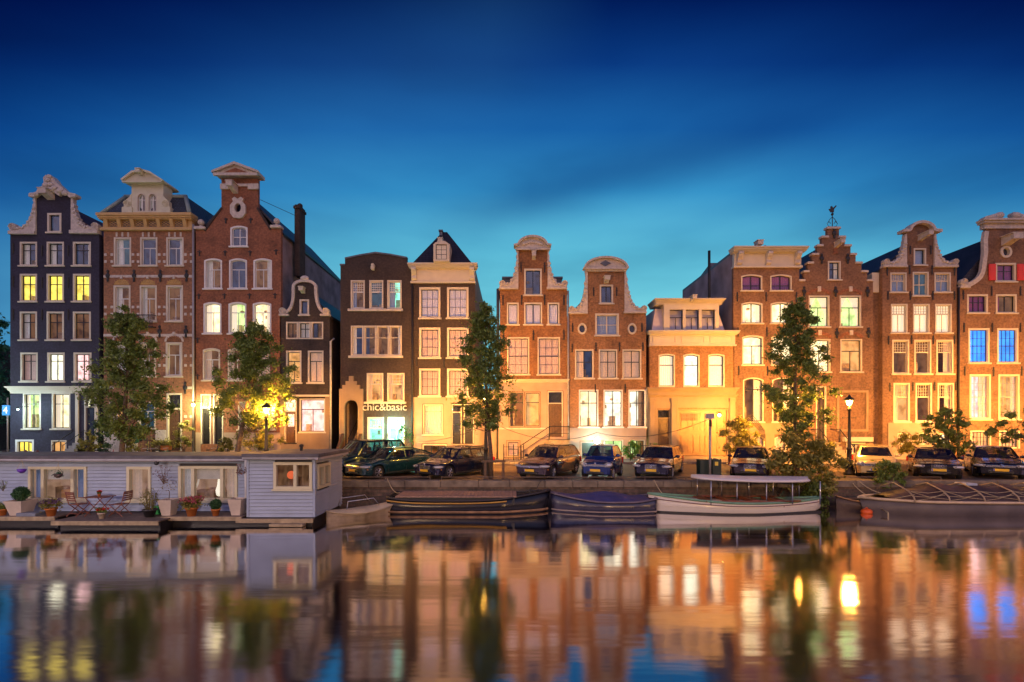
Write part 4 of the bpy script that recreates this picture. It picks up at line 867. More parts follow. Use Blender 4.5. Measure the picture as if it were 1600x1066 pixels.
# mansard front with three-light dormer window
LILAC = mat('pale_lilac_boards', (.50,.42,.44), .6, var=.08)
mz0, mz1 = Z(518), Z(480); m_ = MB(); m_.loft([[(X(1019),H.Y+.1,mz0),(X(1134),H.Y+.1,mz0),(X(1134),H.Y+10,mz0),(X(1019),H.Y+10,mz0)], [(X(1027),H.Y+.5,mz1),(X(1125),H.Y+.5,mz1),(X(1125),H.Y+9,mz1),(X(1027),H.Y+9,mz1)]], True, True); m_.build('mansard_front', LILAC, H.root)
for k in range(3): H.win(1044.2+25*k, 482, 1068.8+25*k, 517, 'TW' if 0 else 'T', 'dimblue', None, fw=1.9, sill=0, sa=BLACK, top=.38, proud=.05)
dm = MB().prism([H.P([(1037,518),(1123,518),(1123,476),(1037,476)])]+H.holes, H.Y-.04, H.Y+1.0); H.holes = []; dm.build('dormer', CREAM, H.root)
H.cornice(1025, 1127, 468, 476, CREAM, proj=.35, name='roof_cornice', back=1.5); H.hoist(1079, 470, .14, .2, 1.3, PSTONE)
H.body(11, 530, None, LEAD)
MB().prism([H.P([(1040,470),(1060,462),(1068,463),(1100,469)])], H.Y+4, H.Y+9).build('roof', DARK_TILE, H.root)
# ================================================================ 10 cornice house
H = House('tall brown house with cream console cornice and purple-curtained top windows', 1146, 1249, W_UMBER); X, Z = H.X, H.Z
for j, (a, c_) in enumerate(((1158,1191),(1203.5,1237))):
    H.win(a, 429, c_, 455, 'VH', 'purple', 'full', arch=2.5, fw=1.8, cm='purple', top=.7, sill=1)
    H.win(a+.5, 472, c_+.5, 506, 'V', 'cream', 'sides', arch=2.5, fw=1.9, cm='lit')
    H.win(a+1.5, 524, c_+1.5, 571, 'T', 'cream', None if j else 'open', arch=3, fw=1.9, cm='lit', top=.33)
    H.win(a+3, 590, c_+2, 660, 'T', 'dim', 'right', arch=4, fw=1.7, top=.25)
    H.win(1178+32*j, 682, 1195+34*j, 706, '', 'warm', 'full', arch=3, fw=1.7, cm='warm', sill=0)
H.facade([(1146,722),(1249,722),(1249,419),(1146,419)])
H.entab(1146.5, 389, 1251, 419, CREAM, (1153.5, 1198.5, 1243.5), proj=.6, cm=PSTONE)
gp = MB().prism([H.P([(1149,722),(1149,661.5),(1249,661.5),(1249,722)]), H.P([(1177.5,706.5),(1195.5,706.5),(1195.5,679),(1177.5,679)]), H.P([(1209.5,706.5),(1229.5,706.5),(1229.5,679),(1209.5,679)])], H.Y-.06, H.Y-.014); gp.build('basement_render', PLASTER2, H.root)
H.anchors([(1152,464),(1197,464),(1244,464),(1153,519),(1198,519),(1154,579),(1199,580)], .65)
H.body(10, 395, None, LEAD, side=mat('grey_side_render', (.27,.23,.25), .9, var=.35, vs=.7))
H.hoist(1182, 385, .2, .24, .9, PSTONE)
MB().prism([[(H.Y+4, Z(420)), (H.Y+9.5, Z(420)), (H.Y+9.5, Z(408)), (H.Y+4, Z(381))][::1]], X(1147), X(1200), ax='x').build('roof', LEAD, H.root)
ch = MB().tube([(X(1213), H.Y+1.5, Z(395)), (X(1213), H.Y+1.5, Z(373))], .15, 10); ch.lathe([(.2, Z(375)), (.2, Z(373)-.1), (.05, Z(371))], (X(1213), H.Y+1.5, 0), 12); ch.build('flue', ZINC, H.root)
MB().tube([(X(1122), H.Y+1.5, Z(500)), (X(1122), H.Y+1.5, Z(380))], .1, 8).build('stove_pipe', IRON, H.root)
# ================================================================ 11 stepped gable
H = House('stepped-gable brick house topped by an iron weathervane', 1249, 1364, W_UMBER); X, Z = H.X, H.Z
H.win(1293.5, 408, 1313.5, 438, 'X', 'dimblue', 'right', fw=2, top=.4)
for i, (a, c_) in enumerate(((1263.5,1296),(1312,1345.5))):
    H.win(a, 462, c_, 511.5, 'T', 'yellow' if 0 else 'green', 'drape', fw=1.8, cm='lit', top=.36)
    H.win(a+1, 530, c_+1.5, 582, 'T', 'warm' if i else 'cream', 'sides' if not i else None, fw=1.8, cm='lit', top=.34)
H.win(1275, 604, 1291, 692, 'T', 'dim', None, fw=1.7, top=.2)
H.win(1322, 691, 1352, 716, 'V', 'warm', 'full', fw=3, cm='warm', sill=0)
st_ = [(1249,722),(1364,722),(1364,439),(1355,439),(1355,425),(1346,425),(1346,411.5),(1337,411.5),(1337,398),(1329,398),(1329,384.5),(1320,384.5),(1320,371),(1311,371),(1311,357),(1293,357),(1293,371),(1284,371),(1284,384.5),(1277,384.5),(1277,398),(1269,398),(1269,411.5),(1262,411.5),(1262,425),(1256,425),(1256,439),(1249,439)]
H.facade(st_)
for a, c_, y in ((1248,1257.5,439),(1255,1264,425),(1261,1271,411.5),(1268,1279,398),(1276,1286,384.5),(1283,1294.5,371),(1291,1313,357),(1309.5,1321,371),(1318,1330,384.5),(1328,1338,398),(1336,1347,411.5),(1345,1356,425),(1354,1365,439)):
    H.bar(a, y-2.2, c_, y+1, .1, PSTONE, 'step_coping', .32)
for a, c_, yy in ((1263,1296,457),(1312,1345,457),(1264,1297,525),(1313,1346,525)):
    m_ = (a+c_)/2; H.stroke(arc(m_, yy+6, 19, 10, 160, 20, 10), 4.5, .04, W_RED, 'window_arch'); H.bar(m_-2.5, yy-9, m_+2.5, yy-1, .1, PSTONE, 'keystone')
H.poly([(1301,397),(1303,388),(1306,386)]+[(1309,397)], .05, W_RED, 'hoist_arch'); H.hoist(1306, 384, .15, .2, 1.2, PSTONE)
H.anchors([(1283.5,404.5),(1324,404.5),(1256,456),(1305,456),(1355,456),(1307,521),(1356.5,520),(1303,365)], .6, 'fleur')
fr_ = MB()
for a, c_, p, q in ((1307,1356,610,613.5),(1307,1356,671,674.5),(1307,1310.5,613.5,671),(1352.5,1356,613.5,671)): fr_.box(X(a), X(c_), H.Y-.07, H.Y-.001, Z(q), Z(p))
fr_.build('blind_panel_frame', PLASTER2, H.root); H.bar(1316, 683, 1360, 690, .3, CREAM, 'basement_hood')
wv = MB(); xx = X(1302); y_ = H.Y+.1; z0 = Z(355)
wv.tube([(xx, y_, z0), (xx, y_, Z(330))], .03, 6)
for sg in (-1, 1):
    wv.tube([(xx+sg*.02, y_, z0+.05), (xx+sg*.28, y_, z0+.1), (xx+sg*.36, y_, z0+.3), (xx+sg*.2, y_, z0+.42), (xx+sg*.12, y_, z0+.28)], .022, 5); wv.tube([(xx+sg*.3, y_, z0+.38), (xx+sg*.16, y_, z0+.6), (xx, y_, z0+.75)], .02, 5)
wv.ball((xx, y_, Z(334)), .09, 8); wv.prism([[(xx-.12, Z(331)), (xx+.1, Z(331)), (xx+.12, Z(326)), (xx+.3, Z(321)), (xx+.24, Z(320)), (xx+.05, Z(324)), (xx-.04, Z(321)), (xx-.14, Z(322)), (xx-.12, Z(325)), (xx-.26, Z(326))]], y_-.02, y_+.02)
wv.build('weathervane', IRON, H.root)
H.body(12, 442, 372, DARK_TILE, neck=(1293,1320))
steps(H, 0, 0, Z(692), 0, 1, H.Y-1.0, H.Y-.02, STONE, land=(X(1268), X(1296)), rail=False)
st = MB()
for i in range(5): st.box(X(1268), X(1296), H.Y-1.0-.28*(i+1), H.Y-1.0-.28*i, ST+.12, Z(692)-.2*(i+1)+.001*i)
st.build('stoop_steps', STONE, H.root)
for xx in (X(1267), X(1297)): rl = MB(); rl.tube([(xx, H.Y-.05, Z(692)+.95), (xx, H.Y-1, Z(692)+.95), (xx, H.Y-2.4, ST+1.0)], .03, 6); rl.tube([(xx, H.Y-2.4, ST+.12), (xx, H.Y-2.4, ST+1.0)], .035, 6); rl.tube([(xx, H.Y-1, Z(692)), (xx, H.Y-1, Z(692)+.95)], .03, 6); rl.build('stoop_railing', IRON, H.root)
# low passage wall between 11 and 12
MB().box(X(1364), X(1380), H.Y+.4, H.Y+.6, ST, Z(455)).build('side_passage_wall', W_UMBER, H.root)
# ================================================================ 12 neck gable, three columns
H = House('neck-gabled brick house with arched top, carved scrolls and small-paned upper window lights', 1379, 1495, W_UMBER); X, Z = H.X, H.Z
H.win(1427.5, 388, 1447, 415, 'V' if 0 else '', 'dimblue', 'full', fw=2.2, cm='blue', fr=CREAM)
for i in range(3):
    o = 34.5*i
    if i == 1: H.win(1426, 425, 1451, 463, 'X', 'teal', None, fw=2.2, sa=CREAM, top=.52)
    else: H.win(1391+o*1.0, 426, 1416.5+o, 457.5, 'tg:5,3,.38,1', 'dim', 'full', fw=2, sa=CREAM, cm='blue')
    H.win(1392+o, 475, 1418+o, 521, 'tg:5,3,.32,1', ('pink','pink','white')[i], 'full', fw=2, sa=CREAM, fr=CREAM, cm='lit')
    H.win(1394+o, 531, 1420.5+o, 585, 'tg:5,4,.34,0', 'dim', (None,None,'right')[i], fw=2.3, sa=CREAM, cm='warm')
    H.win(1396+o, 598.5, 1421.5+o, 660, 'tg:5,4,.34,0', 'dim' if i else 'warm', ('half',None,'right')[i], fw=2.3, sa=CREAM, cm='warm')
for i, (a, c_) in enumerate(((1402,1421),(1432,1450),(1468,1485))): H.win(a, 677, c_, 695, 'g:4,3' if i < 2 else 'g:3,3', 'dim' if i < 2 else 'white', None, fw=1.6, sa=CREAM, sill=0)
H.facade([(1379,722),(1495,722),(1495,418),(1459,418),(1459,361)]+arc(1437, 362, 16, 12, 0, 180, 10)+[(1415,361),(1415,418),(1379,418)])
claw(H, 1380, 418.5, 1415, 366, -1, PSTONE, amp=2.6, per=7, r=4.8, base=3.5); claw(H, 1494, 418.5, 1459, 366, 1, PSTONE, amp=2.6, per=7, r=4.8, base=3.5)
p = MB(); H.stroke([(1407,362.5),(1417,362)]+arc(1437, 363, 19, 14, 170, 10, 14)+[(1457,362),(1467,362.5)], 4.2, .3, PSTONE, '', b=p, back=.3); p.build('arched_coping', PSTONE, H.root)
H.hoist(1437, 373, .17, .22, 1.5, PSTONE); H.anchors([(1422,391),(1454,391),(1386,424),(1421,422),(1456,422),(1491,424),(1387,462),(1422,462),(1457,462),(1491,462),(1388,532),(1424,531),(1458,531),(1491,531),(1390,605),(1426,604),(1460,604),(1493,603)], .6)
gp = MB().prism([H.P([(1387,722),(1387,660.6),(1466,660.6),(1466,722)]), H.P([(1401.5,695.5),(1421.5,695.5),(1421.5,676.5),(1401.5,676.5)]), H.P([(1431.5,695.5),(1450.5,695.5),(1450.5,676.5),(1431.5,676.5)])], H.Y-.06, H.Y-.014); gp.build('basement_render', PLASTER, H.root)
H.body(14, 420, 372, DARK_TILE, neck=(1416,1458))
ch = MB().box(X(1392), X(1414), H.Y+6, H.Y+7.4, Z(400), Z(352)); ch.build('chimney', W_TAR, H.root)
sd = MB().prism([[(H.Y+.3, Z(455)), (H.Y+3.4, Z(462)), (H.Y+3.4, Z(432)), (H.Y+.3, Z(424))]], X(1379)-.5, X(1379)-.01, ax='x'); sd.build('side_dormer', CREAM, H.root)
# ================================================================ 13 bell gable with red shutters
H = House('dark brown bell-gabled house with red shutters, round window and carved crest', 1497, 1645, W_UMBER); X, Z = H.X, H.Z
H.win(1555, 411, 1587.5, 441, 'VH', 'purple', 'full', fw=3, cm='purple', top=.4)
for i, (a, c_) in enumerate(((1511,1543.5),(1556,1588.5),(1601,1633))):
    H.win(a, 460, c_, 490, 'WH' if i != 1 else 'V', 'purple' if i != 1 else 'dim', 'full' if i != 1 else 'left', fw=2.6, cm='purple', top=.4)
    H.win(a+2, 513, c_+2.5, 568, 'g:4,4', 'blue', None, fw=2.6, sa=mat('navy_sash', (.02,.03,.12), .4, var=0), furn=(i == 1))
    H.win(a+4, 585, c_+4.5, 656, 'g:4,6', ('pink','warm','pink')[i], ('right','sides','left')[i], fw=2.6, sa=ZINC, cm='lav')
    H.win(a+5, 673, c_+5, 701, 'g:5,3', 'cream' if i else 'dim', 'full', fw=2.2, cm='warm', sa=IRON, sill=0)
H.holes.append(H.P(arc(1571, 394, 5.5, 6.5, 0, 360, 18)[:-1]))
curveL = bez((1511,449),(1537,436),(1538,420),(1540,396),12)+[(1541.5,358)]; curveR = [(3142-a, b_) for a, b_ in curveL][::-1]
H.facade([(1497,722),(1645,722),(1645,449)]+curveR[::-1][0:0]+[(1631,449)]+[(3142-a, b_) for a, b_ in curveL[1:]]+curveL[::-1][0:]+[(1497,449)])
for sg in (0, 1):
    co = MB(); q = [(1500,446)]+bez((1506,447),(1533,441),(1535,420),(1537,394),12)+[(1536,375),(1538,362)]
    q = wavy(q, 1.6, 6)
    if sg: q = [(3142-a, b_) for a, b_ in q]
    H.stroke(q, 6.5, .13, PSTONE, '', b=co); H.volute(co, 1504 if not sg else 1638, 442, .26, .16, -1 if not sg else 1); xx = (1498, 1513) if not sg else (1629, 1644)
    co.bbox(X(xx[0]), X(xx[1]), H.Y-.2, H.Y+.22, Z(451), Z(447), .02); co.build('gable_coping', PSTONE, H.root)
cr = MB()
for (a, c_, y0, y1, e) in ((1536,1606,350,358,.12),(1532,1610,347,350.5,.3),(1530,1612,344.5,347.3,.42)): cr.box(X(a), X(c_), H.Y-e, H.Y+.25, Z(y1), Z(y0))
for sg in (0, 1):
    q = [(1531,345),(1536,340),(1543,338),(1550,336),(1556,335),(1562,333),(1564,336),(1561,341),(1563,345)]
    if sg: q = [(3142-a, b_) for a, b_ in q]
    cr.prism([H.P(q)], H.Y-.2, H.Y+.2); px = 1558 if not sg else 3142-1558; cr.ball((X(px), H.Y-.15, Z(338.5)), .26, 8, sq=(1.2,.8,.9)); cr.ball((X(1546 if not sg else 1596), H.Y-.15, Z(341.5)), .24, 8, sq=(1.6,.8,.7))
cr.build('crest', PSTONE, H.root)
ow = MB().prism([H.P(arc(1571, 394, 9, 9.5, 0, 360, 22)[:-1]), H.P(arc(1571, 394, 5.4, 6.3, 0, 360, 18)[:-1])], H.Y-.08, H.Y+.18).build('round_window', CREAM, H.root); MB().box(X(1563), X(1579), H.Y+.12, H.Y+.15, Z(402), Z(386)).build('pane', MATS['night_glass'], ow)
H.hoist(1571, 378, .36, .34, 1.4, PSTONE)
for a, c_ in ((1543.5,1554.5),(1588,1599.5)):
    b = MB().bbox(X(a), X(c_), H.Y-.09, H.Y-.03, Z(438.5), Z(413), .01); b.box(X(a+1.6), X(c_-1.6), H.Y-.105, H.Y-.091, Z(425), Z(415.5)); b.box(X(a+1.6), X(c_-1.6), H.Y-.105, H.Y-.091, Z(437), Z(427)); b.build('shutter', SHUT, H.root)
H.anchors([(1505,461),(1549,455),(1594,455),(1506,512),(1550,512),(1594,512),(1507,580),(1552,581),(1596,580)], .65)
H.body(14, 450, 362, DARK_TILE, neck=(1550,1592))
MB().tube([(X(1496), H.Y-.1, ST), (X(1496), H.Y-.1, Z(450))], .06, 8).build('downpipe', IRON, H.root)
# ================================================================ cars
GLASSC = glass('car_glass', (.5,.56,.6), .03, .2, off=.13); RUB = mat('tyre_rubber', (.012,.012,.012), .8, var=0); ALLOY = mat('alloy_rim', (.5,.5,.52), .3, .9, var=0)
LAMPG = mat('headlight_lens', (.75,.75,.72), .12, .55, var=0, coat=1); PLATE = mat('yellow_number_plate', (.85,.52,.03), .4, var=0); TRIM = mat('black_plastic_trim', (.02,.02,.02), .5, var=0)
CHROME = mat('chrome', (.8,.8,.8), .15, 1, var=0); TAILR = mat('tail_light_red', (.45,.01,.01), .2, var=0, coat=1); SEATM = mat('car_seat_cloth', (.16,.12,.09), .8); PLBLUE = mat('plate_blue_band', (.02,.08,.5), .5, var=0)
def paint(n, c): return mat('car_paint_'+n, tuple(v*1.5 for v in c), .22, .45, var=.03, coat=1)
def interp(x, keys):
    if x <= keys[0][0]: return keys[0][1]
    for (a, va), (b_, vb_) in zip(keys, keys[1:]):
        if x <= b_: t = (x-a)/(b_-a); t = t*t*(3-2*t); return va+(vb_-va)*t
    return keys[-1][1]
def car(label, px, yf, theta, L, W, Ht, pm, style='estate', belt=None, rim=.2, wheel=.31, front=.8, cowl=None, hood=None, badge=None, grille='wide', lamps='wide', rails=False):
    """px,yf: photo column and depth of the middle of the front bumper; theta: heading, 0 = nose towards the canal"""
    th = R(theta); X0 = xat(px, yf); cx, cy = X0+math.sin(th)*L/2, yf+math.cos(th)*L/2
    root = local('parked_car', (cx, cy, ST), label, 'car', 'cars parked along the quay')
    root.rotation_euler = (0, 0, -R(90)-th)      # local +x is the nose
    bz = belt or Ht*.63; hx = L/2; hood = hood or bz*.95; nose = bz*.74
    xc = hx-(cowl or L*.27)                       # windscreen base
    xr0 = xc-L*.15                                # roof front edge
    if style == 'estate': xr1, xb, rb = -hx+L*.09, -hx+.08, bz+.03
    elif style == 'sedan': xr1, xb, rb = -hx+L*.30, -hx+L*.135, bz+.06
    elif style == 'fastback': xr1, xb, rb = -hx+L*.30, -hx+.18, bz+.08
    elif style == 'city': xr1, xb, rb = -hx+L*.15, -hx+.05, bz+.03
    elif style == 'mpv': xr1, xb, rb = -hx+L*.08, -hx+.05, bz
    else: xr1, xb, rb = -hx+L*.13, -hx+.12, bz+.02
    fw_, rw_ = hx-front, -hx+(.78 if style != 'city' else .45)
    zt = [(-hx, bz*.80 if style in ('sedan','fastback') else bz*.9), (-hx+.05, bz-.02 if style in ('sedan',) else bz), (-hx+L*.12, bz+.01), (xc-.1, bz), (xc+.05, bz*1.0), (hx-.42, hood*.90), (hx-.12, nose+.04), (hx, nose-.06)]
    wd = [(-hx, .84), (-hx+.25, .95), (-hx+.9, 1), (hx-1.0, 1), (hx-.45, .97), (hx-.15, .90), (hx, .76)]
    xsn = sorted(set([round(-hx+L*i/56, 3) for i in range(57)]+[round(hx-.04*i, 3) for i in range(6)]+[round(fw_+dx, 3) for dx in (-.37,-.36,.36,.37)]+[round(rw_+dx, 3) for dx in (-.37,-.36,.36,.37)]))
    ar = wheel+.055
    def zs(x):
        z = .20
        for wx in (fw_, rw_):
            d = abs(x-wx)
            if d < ar: z = max(z, wheel+math.sqrt(ar*ar-d*d))
        if x > hx-.3: z = .2+.06*(x-hx+.3)/.3
        return z
    rings = []
    for x in xsn:
        w_ = W/2*interp(x, wd); zt_ = interp(x, zt); s0 = zs(x); s1 = max(s0+.01, .42); s2 = max(s1+.01, .58*zt_/bz+.04); s3 = max(s2+.02, zt_*.90)
        half = [(w_*.955, s0), (w_*.985, min(s1, .42 if s0 < .42 else s1)), (w_, s2), (w_*.975, s3), (w_*.93, zt_-.025), (w_*.84, zt_+.0), (w_*.45, zt_+.03), (0, zt_+.04)]
        if x > hx-.02: half = [(y, max(.24, z)) for y, z in half]
        rings.append([(x, y, z) for y, z in half]+[(x, -y, z) for y, z in half[-2::-1]])
    b = MB(); b.loft(rings, closed=False, smooth=True)
    for r_ in (rings[0], rings[-1]): b.add(r_, [tuple(range(len(r_)))])
    # bumpers follow the corner curve
    for sg, x_ in ((1, hx), (-1, -hx)):
        bars = []
        for k in range(13):
            t = -1+2*k/12; yy = t*W/2*.93; xx = x_-sg*(.06+.34*abs(t)**3.2)+sg*.075
            bars.append([(xx, yy, .26), (xx+sg*.02, yy, .40), (xx-sg*.02, yy, .50), (xx-sg*.22, yy, .50), (xx-sg*.22, yy, .26)])
        b.loft(bars, True, True, 0, True)
    body = b.build('body', pm, root)
    un = MB().box(-hx+.2, hx-.25, -W/2+.27, W/2-.27, .18, bz*.8); un.box(fw_-.45, fw_+.45, -W/2+.2, W/2-.2, .3, bz*.78); un.box(rw_-.45, rw_+.45, -W/2+.2, W/2-.2, .3, bz*.78); un.build('underbody', RUB, root)
    # cabin
    wb, wr = W/2*.90, W/2*.70; rz = Ht-.05
    def side(x, z, sg):
        t = max(0, min(1, (z-bz)/(rz-bz))); t = t**1.25; return (x, sg*(wb+(wr-wb)*t), z)
    prof = [(xc+.02, bz+.005), (xc-(xc-xr0)*.5, bz+(rz-bz)*.56), (xr0, rz), (xr1, rz-.01), (xb+(xr1-xb)*.45, rb+(rz-rb)*.62), (xb, rb)]
    span = xr1-xr0; npan = {'city': 1, 'estate': 3, 'mpv': 3, 'sedan': 2, 'fastback': 2}.get(style, 2)
    loops = []; zl, zh = bz+.045, rz-.07
    def xf(z): return prof[0][0]+(xr0-prof[0][0])*((z-bz)/(rz-bz))
    def xbk(z): return xb+(xr1-xb)*((z-rb)/(rz-rb))
    cuts = [None]+[xr0-(xr0-xr1)*v for v in {1: [], 2: [.42], 3: [.34, .70]}[npan]]+[None]
    for i in range(npan):
        a = cuts[i]; c = cuts[i+1]; p = .035
        l = [(xf(zl)-.12 if a is None else a-p, zl), (xf(zh)-.07 if a is None else a-p, zh), (xbk(zh)+.08 if c is None else c+p, zh), (xbk(zl)+.10 if c is None else c+p, zl)]
        if l[0][0]-l[3][0] > .12: loops.append(l)
    cb = MB(); gl = []
    for sg in (-1, 1):
        tri = tessellate_polygon([[Vector((p[0], p[1], 0)) for p in l] for l in [prof]+loops]); flat = [p for l in [prof]+loops for p in l]
        n = len(flat); vs = [side(x, z, sg) for x, z in flat]+[tuple(np.array(side(x, z, sg))-np.array((0, sg*.03, 0))) for x, z in flat]
        cb.add(vs, [tuple(t) for t in tri]+[tuple(i+n for i in t) for t in tri])
        for l in loops:
            g = MB().add([tuple(np.array(side(x, z, sg))-np.array((0, sg*.012, 0))) for x, z in l], [(0,1,2,3)]); gl.append(('side_window', g))
    def crossring(x, z, bow=.03):
        p = side(x, z, 1); n = 8; return [(x+bow*(1-(2*k/n-1)**2)*.0, -p[1]+2*p[1]*k/n, z+bow*(1-(2*k/n-1)**2)) for k in range(n+1)]
    cb.loft([crossring(xr0+.01, rz-.003), crossring(xr0-.15, rz+.03), crossring((xr0+xr1)/2, rz+.045), crossring(xr1+.15, rz+.03), crossring(xr1, rz-.013)], closed=False, smooth=True)
    def screen(pa, pb, nm, out_, mid=.6):
        A, B, C, D = side(*pa, -1), side(*pa, 1), side(*pb, 1), side(*pb, -1)
        def q(u, v):
            lo = np.array(A)*(1-u)+np.array(B)*u; hi = np.array(D)*(1-u)+np.array(C)*u; p = lo*(1-v)+hi*v; p[0] += out_*.10*(1-(2*u-1)**2); return tuple(p)
        U = [0, .06, .2, .35, .5, .65, .8, .94, 1]; V = [0, .08, .93, 1]; g = MB(); f = MB()
        for i in range(8):
            for j in range(3): (g if (0 < i < 7 and j == 1) else f).add([q(U[i],V[j]), q(U[i+1],V[j]), q(U[i+1],V[j+1]), q(U[i],V[j+1])], [(0,1,2,3)], 0, True)
        cb.add(f.v, f.f, 0, True); gl.append((nm, g))
    screen((prof[0][0]-.0, bz+.01), (xr0, rz), 'windscreen', 1); screen((xb, rb), (xr1, rz-.01), 'rear_window', -1)
    cab = cb.build('cabin', pm, root)
    for nm, g in gl: g.build(nm, GLASSC, cab)
    for sx, sy in ((xc-.75, -.36), (xc-.75, .36))+(() if style == 'city' else ((xc-1.65, 0),)):
        s_ = MB(); hw = .24 if sy else .58; s_.bbox(sx-.1, sx+.05, sy-hw, sy+hw, bz*.5, bz+.12, .05)
        for hy in ((sy,) if sy else (-.36, .36)): s_.bbox(sx-.1, sx, hy-.13, hy+.13, bz+.14, bz+.32, .04)
        s_.build('car_seat', SEATM, cab)
    if rails:
        r_ = MB()
        for sg in (-1, 1): r_.tube([(xr0-.1, sg*(wr-.06), rz+.02), (xr0-.2, sg*(wr-.06), rz+.07), (xr1+.2, sg*(wr-.06), rz+.07), (xr1+.1, sg*(wr-.06), rz+.02)], .02, 6)
        r_.build('roof_rail', TRIM, root)
    # wheels
    for wx in (fw_, rw_):
        for sg in (-1, 1):
            t = MB(); yo = sg*(W/2-.02); yi = sg*(W/2-.22)
            t.lathe([(wheel*.62, yo-sg*.005), (wheel*.9, yo), (wheel*.98, yo-sg*.03), (wheel, yi+sg*.08), (wheel*.96, yi), (wheel*.5, yi)], (wx, 0, wheel), 22, 0, 'y')
            w_ = t.build('wheel', RUB, root); r_ = MB(); r_.lathe([(wheel*.66, yo-sg*.02), (wheel*.62, yo+sg*.003), (wheel*.58, yo-sg*.02), (wheel*.55, yo-sg*.06), (.02, yo-sg*.065)], (wx, 0, wheel), 20, 0, 'y')
            for k in range(6):
                a = k*math.pi/3; p0 = (wx+.04*math.cos(a), yo-sg*.02, wheel+.04*math.sin(a)); p1 = (wx+wheel*.58*math.cos(a), yo-sg*.012, wheel+wheel*.58*math.sin(a)); r_.tube([p0, p1], .028, 5)
            r_.lathe([(.05, yo-sg*.03), (.05, yo-sg*.005), (.02, yo)], (wx, 0, wheel), 10, 0, 'y'); r_.build('rim', ALLOY, w_)
    # front: lamps, grille, plate, badge, mirrors
    zl_ = nose-.07; hw = {'wide': (.30, .085), 'round': (.17, .11), 'tall': (.22, .14)}[lamps]
    for sg in (-1, 1):
        l = MB(); yc = sg*(W/2*.90-hw[0]*.58); l.ball((hx-.20, yc, zl_), 1, 10, 0, (.235, hw[0], hw[1])); l = l.build('headlight', LAMPG, root)
        k = MB(); k.lathe([(hw[1]*.62, hx+.028), (hw[1]*.5, hx+.012), (.01, hx+.008)], (0, yc-sg*.06, zl_), 12, 0, 'x'); k.build('reflector', CHROME, l)
        MB().ball((hx-.22, sg*(W/2-.015-.05), .47), 1, 6, 0, (.05,.03,.02)).build('indicator', mat('amber_lens', (.7,.25,.02), .3, var=0), root)
        mm = MB(); mm.ball((xc-.28, sg*(W/2+.06), bz+.08), 1, 8, 0, (.07,.115,.075)); mm.tube([(xc-.25, sg*(W/2-.1), bz+.01), (xc-.26, sg*(W/2+.03), bz+.05)], .025, 6); mm.build('mirror', pm, root)
        tl = MB(); tl.bbox(-hx-.012, -hx+.14, sg*(W/2*.9)-.12, sg*(W/2*.9)+.05, bz*.62, bz*.92, .02); tl.build('tail_light', TAILR, root)
        hd = MB()
        for hxp in ((xr0-.55, xr0-1.4) if style != 'city' else (xr0-.45,)): hd.bbox(hxp-.09, hxp+.09, sg*(W/2*.985)-.015, sg*(W/2*.985)+.022, bz*.83, bz*.83+.03, .008)
        hd.build('door_handle', TRIM, body)
        sm = MB()
        for q in ([xc-.12, xr0-(xr0-xr1)*.40]+([xr1+.35] if npan == 3 else [])): sm.box(q-.006, q+.006, sg*W/2*.985-.008, sg*W/2*.985+.008, .34, bz*.86)
        sm.box(rw_+.42, fw_-.42, sg*W/2*.99-.012, sg*W/2*.99+.012, .235, .29); sm.build('door_seam', TRIM, body)
    gw = {'wide': .42, 'twin': .30, 'slim': .5, 'tall': .27, 'single': .26}[grille]; gh = {'wide': .075, 'twin': .085, 'slim': .04, 'tall': .2, 'single': .09}[grille]; gz = nose-.08 if grille != 'tall' else nose-.18
    g = MB(); g.bbox(hx-.06, hx+.035, -gw, gw, gz-gh, gz+gh, .02); g = g.build('grille', TRIM, root)
    gs = MB()
    if grille == 'twin':
        for sg in (-1, 1): gs.torus((hx+.045, sg*gw/2, gz), .1, .014, 'x', 20, 5, 0, gw*4.2, gh*9) if 0 else gs.tube([(hx+.045, sg*.02, gz-gh), (hx+.045, sg*.02, gz+gh), (hx+.045, sg*gw, gz+gh), (hx+.045, sg*gw, gz-gh), (hx+.045, sg*.02, gz-gh)], .014, 5)
        for k in range(14): yy = -gw+gw*2*(k+.5)/14; gs.box(hx+.03, hx+.045, yy-.006, yy+.006, gz-gh, gz+gh)
    else:
        for k in range(4): zz = gz-gh+2*gh*(k+.5)/4; gs.box(hx+.03, hx+.045, -gw*.95, gw*.95, zz-.008, zz+.008)
        gs.tube([(hx+.04, -gw, gz-gh), (hx+.04, -gw, gz+gh), (hx+.04, gw, gz+gh), (hx+.04, gw, gz-gh), (hx+.04, -gw, gz-gh)], .012, 5)
    gs.build('grille_bars', CHROME, g)
    lg = MB().bbox(hx+.03, hx+.08, -.42, .42, .29, .36, .01); lg.build('air_intake', TRIM, root)
    pz = .43; p = MB().bbox(hx+.088, hx+.10, -.26, .26, pz-.055, pz+.055, .003).build('number_plate', PLATE, root); MB().box(hx+.1005, hx+.103, -.255, -.22, pz-.05, pz+.05).build('plate_band', PLBLUE, p); MB().box(-hx-.1, -hx-.088, -.26, .26, pz-.055, pz+.055).build('number_plate', PLATE, root)
